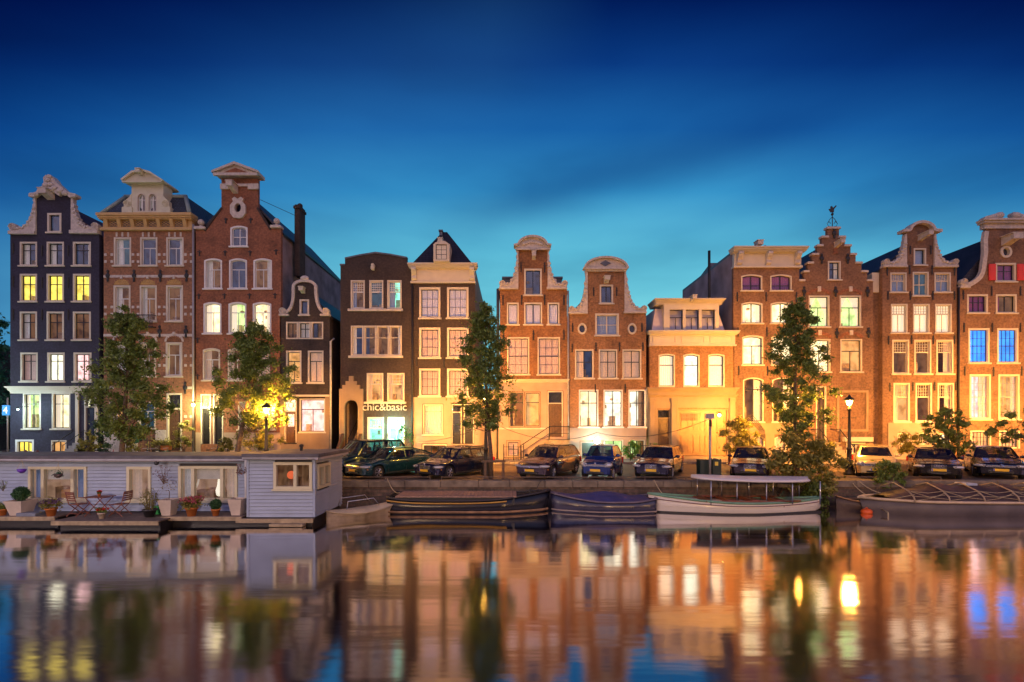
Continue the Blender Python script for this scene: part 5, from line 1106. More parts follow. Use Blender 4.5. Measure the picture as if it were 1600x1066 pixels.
    if badge:
        k = MB()
        if badge == 'rings':
            for q in range(4): k.torus((hx+.055, -.12+.08*q, gz+gh-.05), .052, .008, 'x', 16, 5)
        elif badge == 'chevron':
            for dz in (0, .055): k.tube([(hx+.06, -.1, gz-.02+dz), (hx+.06, 0, gz+.045+dz), (hx+.06, .1, gz-.02+dz)], .013, 5)
        elif badge == 'diagonal': k.tube([(hx+.055, gw, gz+gh), (hx+.055, -gw, gz-gh)], .012, 5); k.torus((hx+.06, 0, gz), .045, .012, 'x', 14, 5)
        elif badge == 'lozenge': k.tube([(hx+.055, 0, gz-.07), (hx+.055, .05, gz), (hx+.055, 0, gz+.07), (hx+.055, -.05, gz), (hx+.055, 0, gz-.07)], .011, 5)
        elif badge == 'disc': k.lathe([(.045, hx+.03), (.045, hx+.06), (.01, hx+.064)], (0, 0, gz+gh+.05), 14, 0, 'x')
        k.build('badge', CHROME, root)
    wp = MB()
    for y_ in (-.5, .12): wp.tube([(xc+.02, y_, bz+.06), (xc-.2, y_+.45, bz+.2)], .01, 4)
    wp.build('wiper', TRIM, cab)
    return root
car('dark teal people carrier at the left end, partly behind the houseboat', 508, 23.35, 34, 4.7, 1.86, 1.75, paint('teal_black', (.008,.03,.035)), 'mpv', belt=1.02, grille='wide', lamps='wide', wheel=.33)
car('long teal-green hatchback parked beside the people carrier', 552, 22.50, 38, 4.6, 1.77, 1.42, paint('teal', (.008,.040,.050)), 'fastback', grille='slim', badge='lozenge')
car('near-black estate with twin-kidney grille left of the slim tree', 664, 22.40, 33, 4.5, 1.76, 1.42, paint('navy', (.006,.010,.035)), 'estate', grille='twin', badge='disc', rails=True)
car('maroon-bronze estate with roof rails between the slim tree and the tiny blue car', 828, 22.40, 29, 4.5, 1.78, 1.48, paint('aubergine', (.035,.022,.035)), 'estate', grille='slim', badge='lozenge', rails=True)
car('tiny blue two-seater city car with silver side frame', 930, 22.45, 26, 2.6, 1.52, 1.56, paint('blue', (.008,.024,.13)), 'city', belt=1.0, front=.5, cowl=.75, lamps='tall', grille='slim', wheel=.28, badge='disc')
car('dark blue boxy estate with chrome square grille beside the green cabinet', 1017, 22.45, 27, 4.75, 1.78, 1.45, paint('deep_blue', (.010,.010,.035)), 'estate', grille='single', badge='diagonal', cowl=1.45)
car('dark saloon with slanted-bar grille half hidden by the big quayside bush', 1172, 22.55, 28, 4.6, 1.82, 1.43, paint('plum', (.022,.014,.028)), 'sedan', grille='single', badge='diagonal')
car('beige small hatchback just right of the cast-iron street lamp', 1371, 22.75, 33, 3.75, 1.66, 1.52, paint('beige', (.62,.46,.20)), 'hatch', belt=.98, lamps='tall', grille='slim', cowl=.95)
car('black convertible with tall grille and four-ring badge', 1467, 22.55, 36, 4.55, 1.80, 1.38, paint('black', (.012,.010,.012)), 'sedan', grille='tall', badge='rings')
car('dark saloon with chevron badge at the right edge of the picture', 1564, 22.55, 38, 4.75, 1.82, 1.46, paint('midnight', (.010,.010,.022)), 'fastback', grille='slim', badge='chevron')
# ================================================================ street lamps
LAMPGLOW = mat('lamp_glow', (1,.7,.3), .5, var=0, emit=(1.0,.62,.22), es=26); LAMPGLOW.cycles.emission_sampling = 'NONE'
COOLGLOW = mat('cool_lamp_glow', (1,1,1), .5, var=0, emit=(.75,1,.95), es=22); COOLGLOW.cycles.emission_sampling = 'NONE'
POSTM = mat('bronze_green_cast_iron', (.035,.03,.022), .45, .3, var=.15)
LGLASS = glass('lantern_glass', (1,.95,.85), .1)
def street_lamp(label, x, y, power, h=3.55, color=SODIUM, glow=None, group='street lamps', zb=ST, aim=False):
    r = empty('street_lamp', (x, y, zb), label, 'street lamp', group)
    p = MB().lathe([(.26,0),(.26,.12),(.19,.16),(.21,.3),(.15,.6),(.17,.72),(.11,.78),(.10,1.25),(.13,1.28),(.13,1.34),(.085,1.4),(.065,2.4),(.05,h-.25),(.09,h-.22),(.09,h-.15),(.045,h-.1),(.045,h)], (x, y, zb), 14)
    for sg in (-1, 1): p.tube([(x+sg*.06, y, zb+h-.6), (x+sg*.32, y, zb+h-.6)], .016, 5); p.ball((x+sg*.34, y, zb+h-.6), .03, 6)
    p.build('post', POSTM, r)
    g = MB().lathe([(.10,h),(.2,h+.30)], (x, y, zb), 8, smooth=False).build('lantern_glass', LGLASS, r)
    t = MB()
    for k in range(8): a = 2*math.pi*k/8; t.tube([(x+.10*math.cos(a), y+.10*math.sin(a), zb+h), (x+.2*math.cos(a), y+.2*math.sin(a), zb+h+.30)], .011, 4)
    t.lathe([(.23,h+.30),(.235,h+.33),(.16,h+.42),(.07,h+.47),(.05,h+.52),(.02,h+.58)], (x, y, zb), 12); t.build('lantern_roof', POSTM, r)
    MB().lathe([(.02,h+.02),(.075,h+.03),(.12,h+.16),(.145,h+.26),(.02,h+.28)], (x, y, zb), 10).build('lamp_bulb', glow or LAMPGLOW, r)
    if power: point('street_lamp_light', (x, y, zb+h+.16), power*(.055 if aim else 1), color, .19, r)
    if aim:     # added spot aimed at the houses, keeping most of the light off the water
        l = bpy.data.lights.new('street_lamp_reflector', 'SPOT'); l.energy = power; l.color = color; l.spot_size = R(138); l.spot_blend = 1; l.shadow_soft_size = .19
        so = bpy.data.objects.new('street_lamp_reflector', l); COL.objects.link(so); so.parent = r; so.location = (0, 0, h+.16); so.rotation_euler = Vector((0, 1, -.12)).to_track_quat('-Z', 'Y').to_euler()
    return r
street_lamp('lit cast-iron street lamp left of the beige small hatchback', xat(1327, 24.4), 24.4, 46000, 3.5, aim=True)
street_lamp('lit street lamp half hidden in the crown of the slim tree', xat(759, 24.2), 24.2, 56000, 3.7, aim=True)  # lamp added inside the crown to light the middle facades
street_lamp('lit street lamp behind the big quayside bush', xat(1243, 25.6), 25.6, 15000, 3.75, aim=True)  # lamp added here to brighten the facades around it
street_lamp('lit street lamp glowing in front of the round left-hand tree', xat(416, 23.9), 23.9, 62000, 3.1, aim=True)
street_lamp('street lamp just past the right edge lighting the red-shuttered house', 30.5, 26.5, 34000, 3.6, aim=True)  # unseen lamp added past the edge, hinted at by a lamp shadow
street_lamp('street lamp on the quay beyond the chevron car', 38.5, 24.5, 36000, 3.6, aim=True)  # out-of-view lamp added to brighten the right-hand facades
for i, xx in enumerate((-27, -9, 9, 27)):
    street_lamp(('first','second','third','fourth')[i]+' street lamp on the near bank behind the viewer, counted from the left', xx, -4.5, (21000, 12000, 12000, 11000)[i], 4.3, ((1,.80,.70), (1.0,.64,.36), (1.0,.56,.22), (1,.54,.19))[i])  # unseen lamps added to brighten facades and houseboat from the front
street_lamp('cool white lamp at the corner beside the dark painted house', -36.5, 29.5, 3000, 4.2, COOL, COOLGLOW)  # out-of-view lamp added for the teal light on the left
def wall_lamp(label, px, py, y, power, color, glow, r_=.11):
    p = at(px, py, y); r = empty('wall_lamp', (p.x, y, p.z), label, 'wall lamp', 'lamps fixed to the facades')
    b = MB().tube([(p.x, YH-.02, p.z+.22), (p.x, y, p.z+.24), (p.x, y, p.z+.12)], .02, 6); b.lathe([(.13, .1), (.10, .16), (.03, .2)], (p.x, y, p.z), 10); b.build('bracket', IRON, r)
    MB().ball((p.x, y, p.z), r_, 8).build('lamp_bulb', glow, r); point('wall_lamp_light', (p.x, y-.02, p.z-.02), power, color, r_+.035, r)
wall_lamp('bright greenish wall lamp between the banded house and the red brick house', 302, 633, 32.4, 1300, (1,.85,.35), LAMPGLOW)
wall_lamp('warm wall lamp beside the ochre coach doors', 1124, 649, 32.5, 300, (1,.55,.15), LAMPGLOW)
wall_lamp('dazzling cool-white lamp above the tiny blue car', 933, 689, 32.4, 500, (.6,1,.9), COOLGLOW, .2)
wall_lamp('cool lamp by the blue corner sign', 28, 640, 32.5, 160, COOL, COOLGLOW, .05)

def wire(label, pts, r=.012, sag=.5):
    P = []
    for (a, b_) in zip(pts, pts[1:]):
        for k in range(9): t = k/8; P.append(tuple(Vector(a)*(1-t)+Vector(b_)*t-Vector((0,0,sag*4*t*(1-t)))))
    tag(MB().tube(P, r, 4).build('overhead_cable', IRON), label, 'cable', 'cables strung along the facades')
wire('thin cable from the slim tree to the post with the square head', [at(785, 668, 23.0), at(933, 676, 27), at(1108, 655, 22.6)])
wire('thin cable sagging from the hotel front to the slim tree', [at(655, 690, 32.8), at(767, 660, 23.0)], sag=.25)
# ================================================================ quay furniture
GALV = mat('weathered_steel_rail', (.20,.15,.12), .5, .5)
for label, a, c_ in (('low steel rail along the quay between houseboat and parked cars', 533, 672), ('low steel rail along the quay under the middle cars', 690, 1135), ('low steel rail along the quay right of the big bush', 1295, 1470)):
    r = MB(); x0, x1 = xat(a, YQ+.1), xat(c_, YQ+.1); r.tube([(x0, YQ+.1, ST+.16), (x1, YQ+.1, ST+.16)], .022, 6); n = max(2, int((x1-x0)/1.8))
    for k in range(n+1): xx = x0+(x1-x0)*k/n; r.tube([(xx, YQ+.1, ST), (xx, YQ+.1, ST+.16)], .018, 5)
    tag(r.build('quay_rail', GALV), label, 'rail', 'low rails on the quay edge')
WOODB = mat('weathered_post_wood', (.13,.08,.05), .8, var=.3, vs=6)
def barrier(label, px0, px1, y):
    x0, x1 = xat(px0, y), xat(px1, y); r = empty('wooden_tree_guard', (x0, y, ST), label, 'tree guard')
    for xx in (x0+.12, x1-.18): MB().bbox(xx, xx+.13, y, y+.13, ST, ST+.78, .02).build('post', WOODB, r)
    MB().bbox(x0, x1, y-.02, y+.15, ST+.78, ST+.87, .02).build('top_rail', WOODB, r)
barrier('low wooden rail frame around the foot of the slim tree', 752, 790, 22.6)
GREENB = mat('dark_green_cabinet_paint', (.012,.03,.028), .4, var=.1)
r = empty('utility_cabinet', (xat(1108, 22.6), 22.6, ST), 'two-door dark green utility cabinet with a yellow warning sticker', 'cabinet')
MB().bbox(xat(1093, 22.6), xat(1108, 22.6), 22.5, 23.0, ST, ST+.92, .02).build('cabinet_body', GREENB, r)
MB().bbox(xat(1112, 22.6), xat(1126, 22.6), 22.5, 23.0, ST, ST+.95, .02).build('cabinet_body', GREENB, r)
MB().box(xat(1115.5, 22.6), xat(1120.5, 22.6), 22.485, 22.497, ST+.64, ST+.82).build('warning_sticker', mat('sticker_yellow', (.8,.6,.08), .5, var=0), r)
r = empty('parking_meter', (xat(1109.5, 22.3), 22.3, ST), 'tall pale post with a square flat head beside the cabinet', 'post')
xx = xat(1109.5, 22.3); MB().tube([(xx, 22.3, ST), (xx, 22.3, EYE+.15)], .055, 10).build('post', ZINC, r); MB().bbox(xx-.17, xx+.17, 22.2, 22.45, EYE+.16, EYE+.4, .02).build('meter_head', mat('lilac_grey_box', (.35,.3,.32), .5), r)
MB().bbox(xx-.05, xx+.05, 22.2, 22.3, EYE-.2, EYE+.1, .01).build('bracket', IRON, r)
# parking sign at the far left
r = empty('blue_sign', (xat(10, 31), 31, ST), 'square blue sign with a white numeral at the left edge', 'sign')
xs_ = xat(12, 31); MB().tube([(xs_, 31, ST), (xs_, 31, EYE+1.6)], .04, 8).build('post', ZINC, r)
SB = mat('sign_blue', (.02,.22,.6), .4, var=0, emit=(.03,.35,.8), es=.6); MB().bbox(xs_-.28, xs_+.22, 30.9, 30.96, EYE+.45, EYE+1.1, .02).build('sign_panel', SB, r)
fc = bpy.data.curves.new('numeral', 'FONT'); fc.body = '4'; fc.size = .62; fc.extrude = .01; fc.align_x = 'CENTER'; fc.materials.append(mat('sign_white', (.9,.9,.9), .4, var=0, emit=(1,1,1), es=.6)); o = text_mesh('numeral', fc); o.parent = r; o.location = Vector((xs_-.03, 30.89, EYE+.57))-world_org(r); o.rotation_euler = (R(90),0,0)
# iron fences in front of basements
def fence(label, px0, px1, y, h=.95, step=.14):
    x0, x1 = xat(px0, y), xat(px1, y); b = MB(); n = int((x1-x0)/step)
    for zz in (.12+h, .3): b.tube([(x0, y, ST+zz), (x1, y, ST+zz)], .018, 5)
    for k in range(n+1): xx = x0+(x1-x0)*k/n; b.tube([(xx, y, ST+.12), (xx, y, ST+.12+h)], .011, 4)
    for xx in (x0, x1, (x0+x1)/2): b.tube([(xx, y, ST+.12), (xx, y, ST+.3+h)], .03, 6)
    tag(b.build('iron_fence', IRON), label, 'fence', 'iron fences in front of basements')
fence('iron fence before the lit basement windows behind the tiny blue car', 985, 1016, 32.0, 1.0)
fence('iron fence in front of the banded brick house', 198, 262, 31.9, 1.35, .3)
fence('iron fence left of the railed stoop', 787, 818, 32.2, .9, .3)
fence('tall iron fence by the double black doors', 340, 356, 32.0, 1.1)
# bollards
def bollard(px, y, label):
    x = xat(px, y); b = MB().lathe([(.10,0),(.09,.1),(.075,.75),(.10,.78),(.10,.84),(.05,.9),(.02,.92)], (x, y, ST), 10); tag(b.build('bollard', mat('bollard_dark_red', (.10,.02,.02), .5)), label, 'bollard', 'bollards along the kerb')
for px, l in ((40, 'short dark bollard under the yellow basement window'), (58, 'short dark bollard just right of the yellow basement window'), (83, 'short dark bollard before the slatted basement window'), (578, 'short bollard in front of the turquoise entrance'), (1140, 'short bollard before the ochre coach doors')): bollard(px, 30.4, l)
# ================================================================ bicycles
FRAMEC = [mat('bike_frame_black', (.02,.02,.02), .35), mat('bike_frame_green', (.02,.12,.06), .35), mat('bike_frame_red', (.3,.02,.02), .35), mat('bike_frame_silver', (.4,.4,.42), .3, .6)]
def bicycle(px, y, rz, ci, label):
    r = local('bicycle', (xat(px, y), y, ST+.12 if y > YK else ST), label, 'bicycle', 'bicycles parked in front of the left houses', R(rz))
    for sx in (-.53, .53):
        w_ = MB().torus((sx, 0, .34), .325, .02, n=26, k=6).build('wheel', RUB, r); s_ = MB().torus((sx, 0, .34), .30, .008, n=26, k=4)
        for k in range(10): a = math.pi*2*k/10; s_.tube([(sx, 0, .34), (sx+.3*math.cos(a), 0, .34+.3*math.sin(a))], .003, 3)
        s_.build('spokes', ALLOY, w_)
    f = MB()
    for p in ([(-.53,0,.34),(-.08,0,.30),(-.2,0,.82)], [(-.53,0,.34),(-.18,0,.74)], [(-.08,0,.30),(.36,0,.72)], [(-.19,0,.76),(.34,0,.84)], [(.53,0,.34),(.38,0,.66),(.33,0,.98)]): f.tube(p, .018, 6)
    f.build('frame', FRAMEC[ci], r); MB().tube([(.2,-.28,1.02),(.34,-.12,1.04),(.34,.12,1.04),(.2,.28,1.02)], .014, 6).build('handlebar', ALLOY, r); MB().ball((-.22,0,.9), .12, 8, 0, (1.2,.75,.35)).build('saddle', RUB, r)
    g = MB()
    for k in range(7):
        pass
    g.tube([(-.88,0,.40),(-.75,0,.63),(-.53,0,.72),(-.3,0,.62)], .02, 5); g.build('mudguard', FRAMEC[ci], r)
    m_ = MB().tube([(-.08,-.09,.30),(-.08,.09,.30)], .05, 8); m_.build('crank', IRON, r)
for i, a in enumerate(((157, 30.3, 8, 0, 'bicycle lying beyond the plants at the left end of the roof line'), (170, 30.0, -10, 2, 'red-framed bicycle left of the trunk of the first tree'), (222, 30.2, 5, 3, 'silver bicycle right of the trunk of the first tree'), (236, 30.0, -12, 0, 'black bicycle in front of the flower boxes'), (252, 30.4, 15, 1, 'green bicycle below the banded house door'), (330, 30.6, -6, 0, 'black bicycle before the double black doors'), (346, 30.2, 10, 0, 'black bicycle right of the double black doors'))): bicycle(*a)
# ================================================================ boats
def hull(name_parent, L, B, H, bow=.5, stern=.3, sheer=.25, mats=None, flare=.82, nst=28, transom=.55, rub=True):
    """half-breadth sections from stern (-L/2) to bow (+L/2); returns MB of the shell"""
    rings = []
    for i in range(nst+1):
        t = i/nst; x = -L/2+L*t
        hb = B/2*(min(1, (1-t)/bow))**.62 if t > 1-bow else B/2*(transom+(1-transom)*min(1, t/stern)**.8)
        hb = max(hb, .015); z = H*(1+sheer*(max(0, t-.45)/.55)**2+sheer*.4*(max(0, .3-t)/.3)**2); rake = .12*L*.25*(max(0, t-.8)/.2)**2
        sec = [(0, -.35), (hb*.55*flare, -.33), (hb*flare, -.08), (hb*(flare+.1), z*.45), (hb, z)]
        rings.append([(x+rake*(q[1]+.35), y, zz) for q in [sec[0]] for y, zz in [(p[0], p[1]) for p in sec]]+[(x+rake*.0, -p[0], p[1]) for p in sec[::-1][:-1]])
        rings[-1] = [(x+rake*max(0, p[2]), p[1], p[2]) for p in rings[-1]]
    return rings
def gunwale(rings, r, lift=0.0):
    P = [(a[4][0], a[4][1], a[4][2]+lift) for a in rings]; S = [(a[5][0], a[5][1], a[5][2]+lift) for a in rings]
    b = MB().tube(P, r, 6); b.tube(S, r, 6); b.tube([P[0], S[0]], r, 6); return b
def boat_root(name, label, px0, px1, Y, rz=0, cat='boat'):
    x0, x1 = xat(px0, Y), xat(px1, Y); r = local(name, ((x0+x1)/2, Y, 0), label, cat, 'boats moored along the quay', R(rz)); return r, (x1-x0)
ROPE = mat('mooring_rope', (.45,.36,.22), .9, var=.2, vs=20)
# small cream rowing boat with cover
r, L = boat_root('rowing_boat', 'small cream rowing boat beside the houseboat corner', 526, 616, 19.8, 36); L = 3.1
rg = hull(None, L, 1.35, .26, bow=.6, stern=.5, sheer=1.1, transom=.06, flare=.5); MB().loft(rg, closed=False, smooth=True).add(rg[0], [tuple(range(9))]).build('hull', mat('weathered_cream_hull', (.42,.33,.24), .6, var=.3, vs=3), r)
gunwale(rg, .035).build('gunwale', mat('pale_wood_rub_rail', (.5,.4,.28), .5), r)
cv = MB(); cv.loft([[(a[4][0], a[4][1]*(1-2*k/8)*.97, a[4][2]+.03+.10*(1-(2*k/8-1)**2)*(1-abs(a[4][0]/L*1.9)**3)) for k in range(9)] for a in rg[1:-1]], closed=False, smooth=True); cv.build('boat_cover', mat('cream_tarpaulin', (.60,.48,.33), .6, var=.15, vs=3, bump=.8, bs=5), r)
hr = MB().tube([(-L*.3,-.55,.45),(-L*.28,-.5,.75),(L*.05,-.52,.8),(L*.12,-.55,.52)], .018, 6); hr.tube([(-L*.3,.55,.45),(-L*.28,.5,.75),(L*.05,.52,.8),(L*.12,.55,.52)], .018, 6); hr.build('hand_rail', ALLOY, r)
# long black flat boat with plank deck
r, L = boat_root('flat_deck_boat', 'long black boat with a pinkish plank deck and ochre stripe', 612, 852, 21.0); B = 1.85; r.location.z = -.20
rg = hull(None, L, B, .78, bow=.28, stern=.08, sheer=.42, transom=.9)
MB().loft(rg, closed=False, smooth=True).add(rg[0], [tuple(range(9))]).build('hull', mat('black_hull_paint', (.006,.006,.010), .22, var=.5, vs=1.5, bump=.3, bs=2, spec=.4), r)
gunwale(rg, .045).build('gunwale', mat('hull_edge_dark', (.03,.025,.03), .4), r)
sp_ = MB()
for sg in (4, 5): sp_.tube([(a[sg][0], a[sg][1]*1.01, a[sg][2]*.86) for a in rg[:22]], .03, 5)
sp_.build('ochre_stripe', mat('ochre_stripe', (.55,.30,.05), .5), r)
sp_ = MB()
for sg in (3, 6): sp_.tube([(a[sg][0], a[sg][1]*1.03, .30) for a in rg], .05, 5)
sp_.build('waterline_band', mat('rusty_waterline', (.30,.17,.09), .7, var=.4, vs=3), r)
PLANKS = mat('pinkish_deck_planks', (.34,.21,.16), .7, var=.25, vs=7)
dk = MB(); xx = -L/2+.35
while xx < L*.30:
    dk.bbox(xx, xx+.155, -B/2+.12, B/2-.12, .90+random.uniform(0,.008), .955+random.uniform(0,.01), .008); xx += .165
dk.build('plank_deck', PLANKS, r); MB().box(-L/2+.3, L*.3, -B/2+.16, B/2-.16, .6, .90).build('deck_frame', TRIM, r)
fd = MB(); ra = [a for a in rg if a[0][0] > L*.30]; fd.loft([[(a[4][0], a[4][1]*(1-2*k/6)*.97, a[4][2]-.05) for k in range(7)] for a in ra], closed=False); fd.build('fore_deck', mat('fore_deck_grey', (.16,.13,.13), .6), r)
bl = MB().tube([(L*.40,-.2,1.0),(L*.40,.2,1.0)], .05, 6); bl.tube([(L*.40,0,.9),(L*.40,0,1.15)], .05, 6); bl.tube([(L*.43,0,1.0),(L*.47,.3,1.45),(L*.5,2.0,1.3)], .015, 4); bl.build('mooring_bitt', IRON, r)
# blue-tarpaulin boat
r, L = boat_root('covered_sloop', 'dark sloop under a blue-violet tarpaulin', 864, 1020, 21.0); B = 1.7; r.location.z = -.12
rg = hull(None, -L, B, .62, bow=.45, stern=.2, sheer=.5, transom=.7)
MB().loft(rg, closed=False, smooth=True).add(rg[0], [tuple(range(9))]).build('hull', mat('indigo_hull', (.02,.018,.045), .25, var=.3, coat=.5), r)
gunwale(rg, .045).build('gunwale', mat('purple_grey_rail', (.14,.11,.15), .4), r); st_ = MB()
for sg in (3, 6): st_.tube([(a[sg][0], a[sg][1]*1.03, .20) for a in rg], .03, 5)
st_.build('waterline_band', mat('pale_boot_top', (.35,.27,.24), .6), r)
cv = MB(); cv.loft([[(a[4][0], a[4][1]*(1-2*k/10)*.98, a[4][2]+.02+(.34*math.exp(-((a[4][0]-.1)/(abs(L)*.28))**2))*(1-abs(2*k/10-1)**1.25)) for k in range(11)] for a in rg[2:-2]], closed=False, smooth=True); cv.build('tarpaulin', mat('blue_violet_tarpaulin', (.045,.05,.17), .45, var=.25, vs=2, bump=.9, bs=3), r)
# white saloon boat with canopy
r, L = boat_root('saloon_boat', 'white open saloon boat with a long white canopy on posts', 1019, 1280, 20.8); B = 1.8; r.location.z = -.06
rg = hull(None, -L, B, .54, bow=.42, stern=.42, sheer=.55, transom=.12)
rg = [[(p[0], p[1], p[2]+max(0, p[0]/L*2-.45)**1.5*1.6*max(0, .5-p[2])) for p in a] for a in rg]
MB().loft(rg, closed=False, smooth=True).add(rg[0], [tuple(range(9))]).build('hull', mat('white_hull_gloss', (.74,.68,.60), .25, var=.03, coat=.4), r)
gunwale(rg, .05, .02).build('gunwale', mat('sea_green_rail', (.16,.34,.24), .4), r); st_ = MB()
for sg in (4, 5): st_.tube([(a[sg][0], a[sg][1]*1.012, a[sg][2]*.80) for a in rg], .018, 5)
st_.build('coach_line', mat('maroon_line', (.12,.02,.04), .5, var=0), r); wl = [(a[2][0], a[2][1]+(a[3][1]-a[2][1])*(.18/(a[3][2]+.08)), .09) for a in rg]; st_ = MB().tube(wl, .05, 5); st_.tube([(p[0], -p[1], p[2]) for p in wl], .05, 5); st_.build('boot_stripe', TRIM, r)
fl = MB(); fl.loft([[(a[4][0], a[4][1]*(1-2*k/4)*.96, .34) for k in range(5)] for a in rg[1:-2]], closed=False); fl.build('floor_boards', DOORBRN, r)
WOODG = mat('varnished_mahogany', (.22,.06,.025), .3, var=.2, coat=.5)
for xx in (-L*.2, -L*.06, L*.08, L*.22): MB().bbox(xx-.2, xx+.2, -.62, .62, .36, .66, .03).build('bench', WOODG, r)
bs_ = MB(); bs_.tube([(-L*.22, -.72, .62), (L*.1, -.76, .60), (L*.34, -.6, .62)], .04, 6); bs_.tube([(-L*.22, .72, .62), (L*.1, .76, .60), (L*.34, .6, .62)], .04, 6); bs_.build('coaming', WOODG, r)
cz = 1.47; cn = []
for i in range(25):
    t = -1+2*i/24; xx = (xat(1171, 20.8)-xat(1149.5, 20.8))+t*(xat(1262, 20.8)-xat(1080, 20.8))/2; wd = .85*(1-abs(t)**5)**.5+.02 if abs(t) < 1 else .05; zc = cz+.10*(-t if t < 0 else 0)+.02
    cn.append([(xx, wd*(1-2*k/8), zc+.09*(1-(2*k/8-1)**2)) for k in range(9)]+[(xx, -wd*(1-2*k/8)*.98, zc-.07) for k in range(9)])
MB().loft(cn, True, True, 0, True).build('canopy', mat('canopy_white', (.70,.66,.68), .4, var=.03), r)
for xx in (-L*.19, -L*.04, L*.13, L*.28, L*.44):
    for sg in (-1, 1): MB().tube([(xx, sg*.74, .5), (xx, sg*.74, cz)], .026, 6).build('canopy_post', ALLOY, r)
MB().add([(L*.30,-.6,.6),(L*.30,.6,.6),(L*.27,.6,1.1),(L*.27,-.6,1.1)], [(0,1,2,3)]).build('windscreen', GLASSC, r)
# low open rowboat
r, L = boat_root('dark_rowboat', 'low dark rowboat moored behind the orange buoy', 1306, 1375, 21.2, 2); rg = hull(None, -L, 1.05, .42, bow=.5, stern=.3, sheer=.5)
MB().loft(rg, closed=False, smooth=True).build('hull', mat('dark_tarred_hull', (.06,.035,.025), .5, var=.3), r); gunwale(rg, .035).build('gunwale', mat('worn_wood_rail', (.32,.17,.08), .6), r); MB().bbox(-.15, .15, -.5, .5, .25, .3, .02).build('thwart', DOORBRN, r)
# big grey barge with tarpaulins on hoops
r, L = boat_root('covered_barge', 'long grey barge with dark tarpaulin stretched over pale hoops', 1352, 1760, 20.7); B = 2.2; r.location.z = -.2
rg = hull(None, -L, B, .74, bow=.16, stern=.1, sheer=.10, transom=.8)
MB().loft(rg, closed=False, smooth=True).build('hull', mat('grey_barge_steel', (.10,.08,.08), .5, var=.25, vs=1.6), r)
gunwale(rg, .06, .03).build('gunwale', mat('pale_barge_rail', (.62,.48,.33), .5), r)
cv = MB(); rr = rg[1:-2]; mid = [a for a in rr]
cv.loft([[(a[4][0]+.05*math.sin(k*2.1+i), a[4][1]*(1-2*k/12)*.93, a[4][2]+.05+(.56+.06*math.sin(i*1.7)+.03*math.sin(k*1.3+i*.7))*(1-abs(2*k/12-1)**2.0)*min(1, (i+.6)/3.5)*min(1, (len(mid)-i)/5.5)) for k in range(13)] for i, a in enumerate(mid)], closed=False, smooth=True)
cv.build('tarpaulin', mat('brown_black_tarpaulin', (.07,.045,.045), .42, var=.4, vs=1.3, bump=1, bs=2.2), r)
hw_ = L/2
for k, xx in enumerate([xat(p, 20.7)-(xat(1352, 20.7)+xat(1760, 20.7))/2 for p in (1398, 1450, 1502, 1553, 1600, 1650)]):
    hb_ = B/2*.97; MB().tube([(xx, -hb_, .76), (xx-.02, -hb_*.95, 1.0), (xx-.05, -hb_*.72, 1.22), (xx-.05, 0, 1.46), (xx-.05, hb_*.72, 1.22), (xx, hb_, .76)], .03, 6).build('hoop', mat('pale_hoop_tube', (.38,.29,.2), .5), r)
rp = MB(); X_ = lambda p: xat(p, 20.7)-(xat(1352, 20.7)+xat(1760, 20.7))/2
for a, c_ in ((1398,1450),(1450,1502),(1502,1553),(1553,1600),(1600,1650)):
    for (z1, z2) in ((.85,1.15),(1.2,.9),(1.02,1.08),(1.2,1.22)): x1_, x2_ = X_(a), X_(c_); rp.tube([(x1_, -B/2*(.98-(z1-.75)*.5), z1), ((x1_+x2_)/2, -B/2*(.98-((z1+z2)/2-.75)*.5), (z1+z2)/2-.07), (x2_, -B/2*(.98-(z2-.75)*.5), z2)], .012, 4)
rp.tube([(X_(1374), -B/2*.7, .9), (X_(1398), -B/2*.93, 1.1)], .014, 4)
rp.build('lashing_rope', ROPE, r)
bf = MB().tube([(X_(1366), -.4, .4), (X_(1362), -.9, .35), (X_(1360), -1.0, -.05)], .03, 6); bf.build('bow_fender', ROPE, r)
MB().bbox(X_(1500), X_(1518), -.3, .3, 1.38, 1.47, .03).build('hatch_cover', mat('pale_blue_hatch', (.35,.4,.5), .4), r)
b = at(1354, 797, 20.4); by = MB().ball((b.x, 20.4, .06), .2, 12, 0, (1.15,1,.75)); by.torus((b.x, 20.4, .2), .05, .015, 'y', 10, 4); tag(by.build('mooring_buoy', mat('orange_buoy', (.80,.12,.02), .4, var=.08)), 'orange-red round buoy floating at the bow of the grey barge', 'buoy')
for label, a, c_ in (('slack mooring rope from the quay down to the barge bow', at(1330, 752, 21.9), at(1375, 778, 20.9)), ('thinner mooring rope from quay to the barge tarpaulin', at(1340, 750, 21.9), at(1400, 772, 20.7)), ('mooring rope from quay to the stern of the white saloon boat', at(1022, 750, 21.9), at(1048, 777, 20.9)), ('mooring rope from quay to the long black boat', at(605, 748, 21.9), at(625, 770, 21.1))):
    P = [tuple(a*(1-k/8)+c_*(k/8)-Vector((0,0,.9*(k/8)*(1-k/8)))) for k in range(9)]; tag(MB().tube(P, .022, 5).build('mooring_rope', ROPE), label, 'rope', 'mooring ropes')
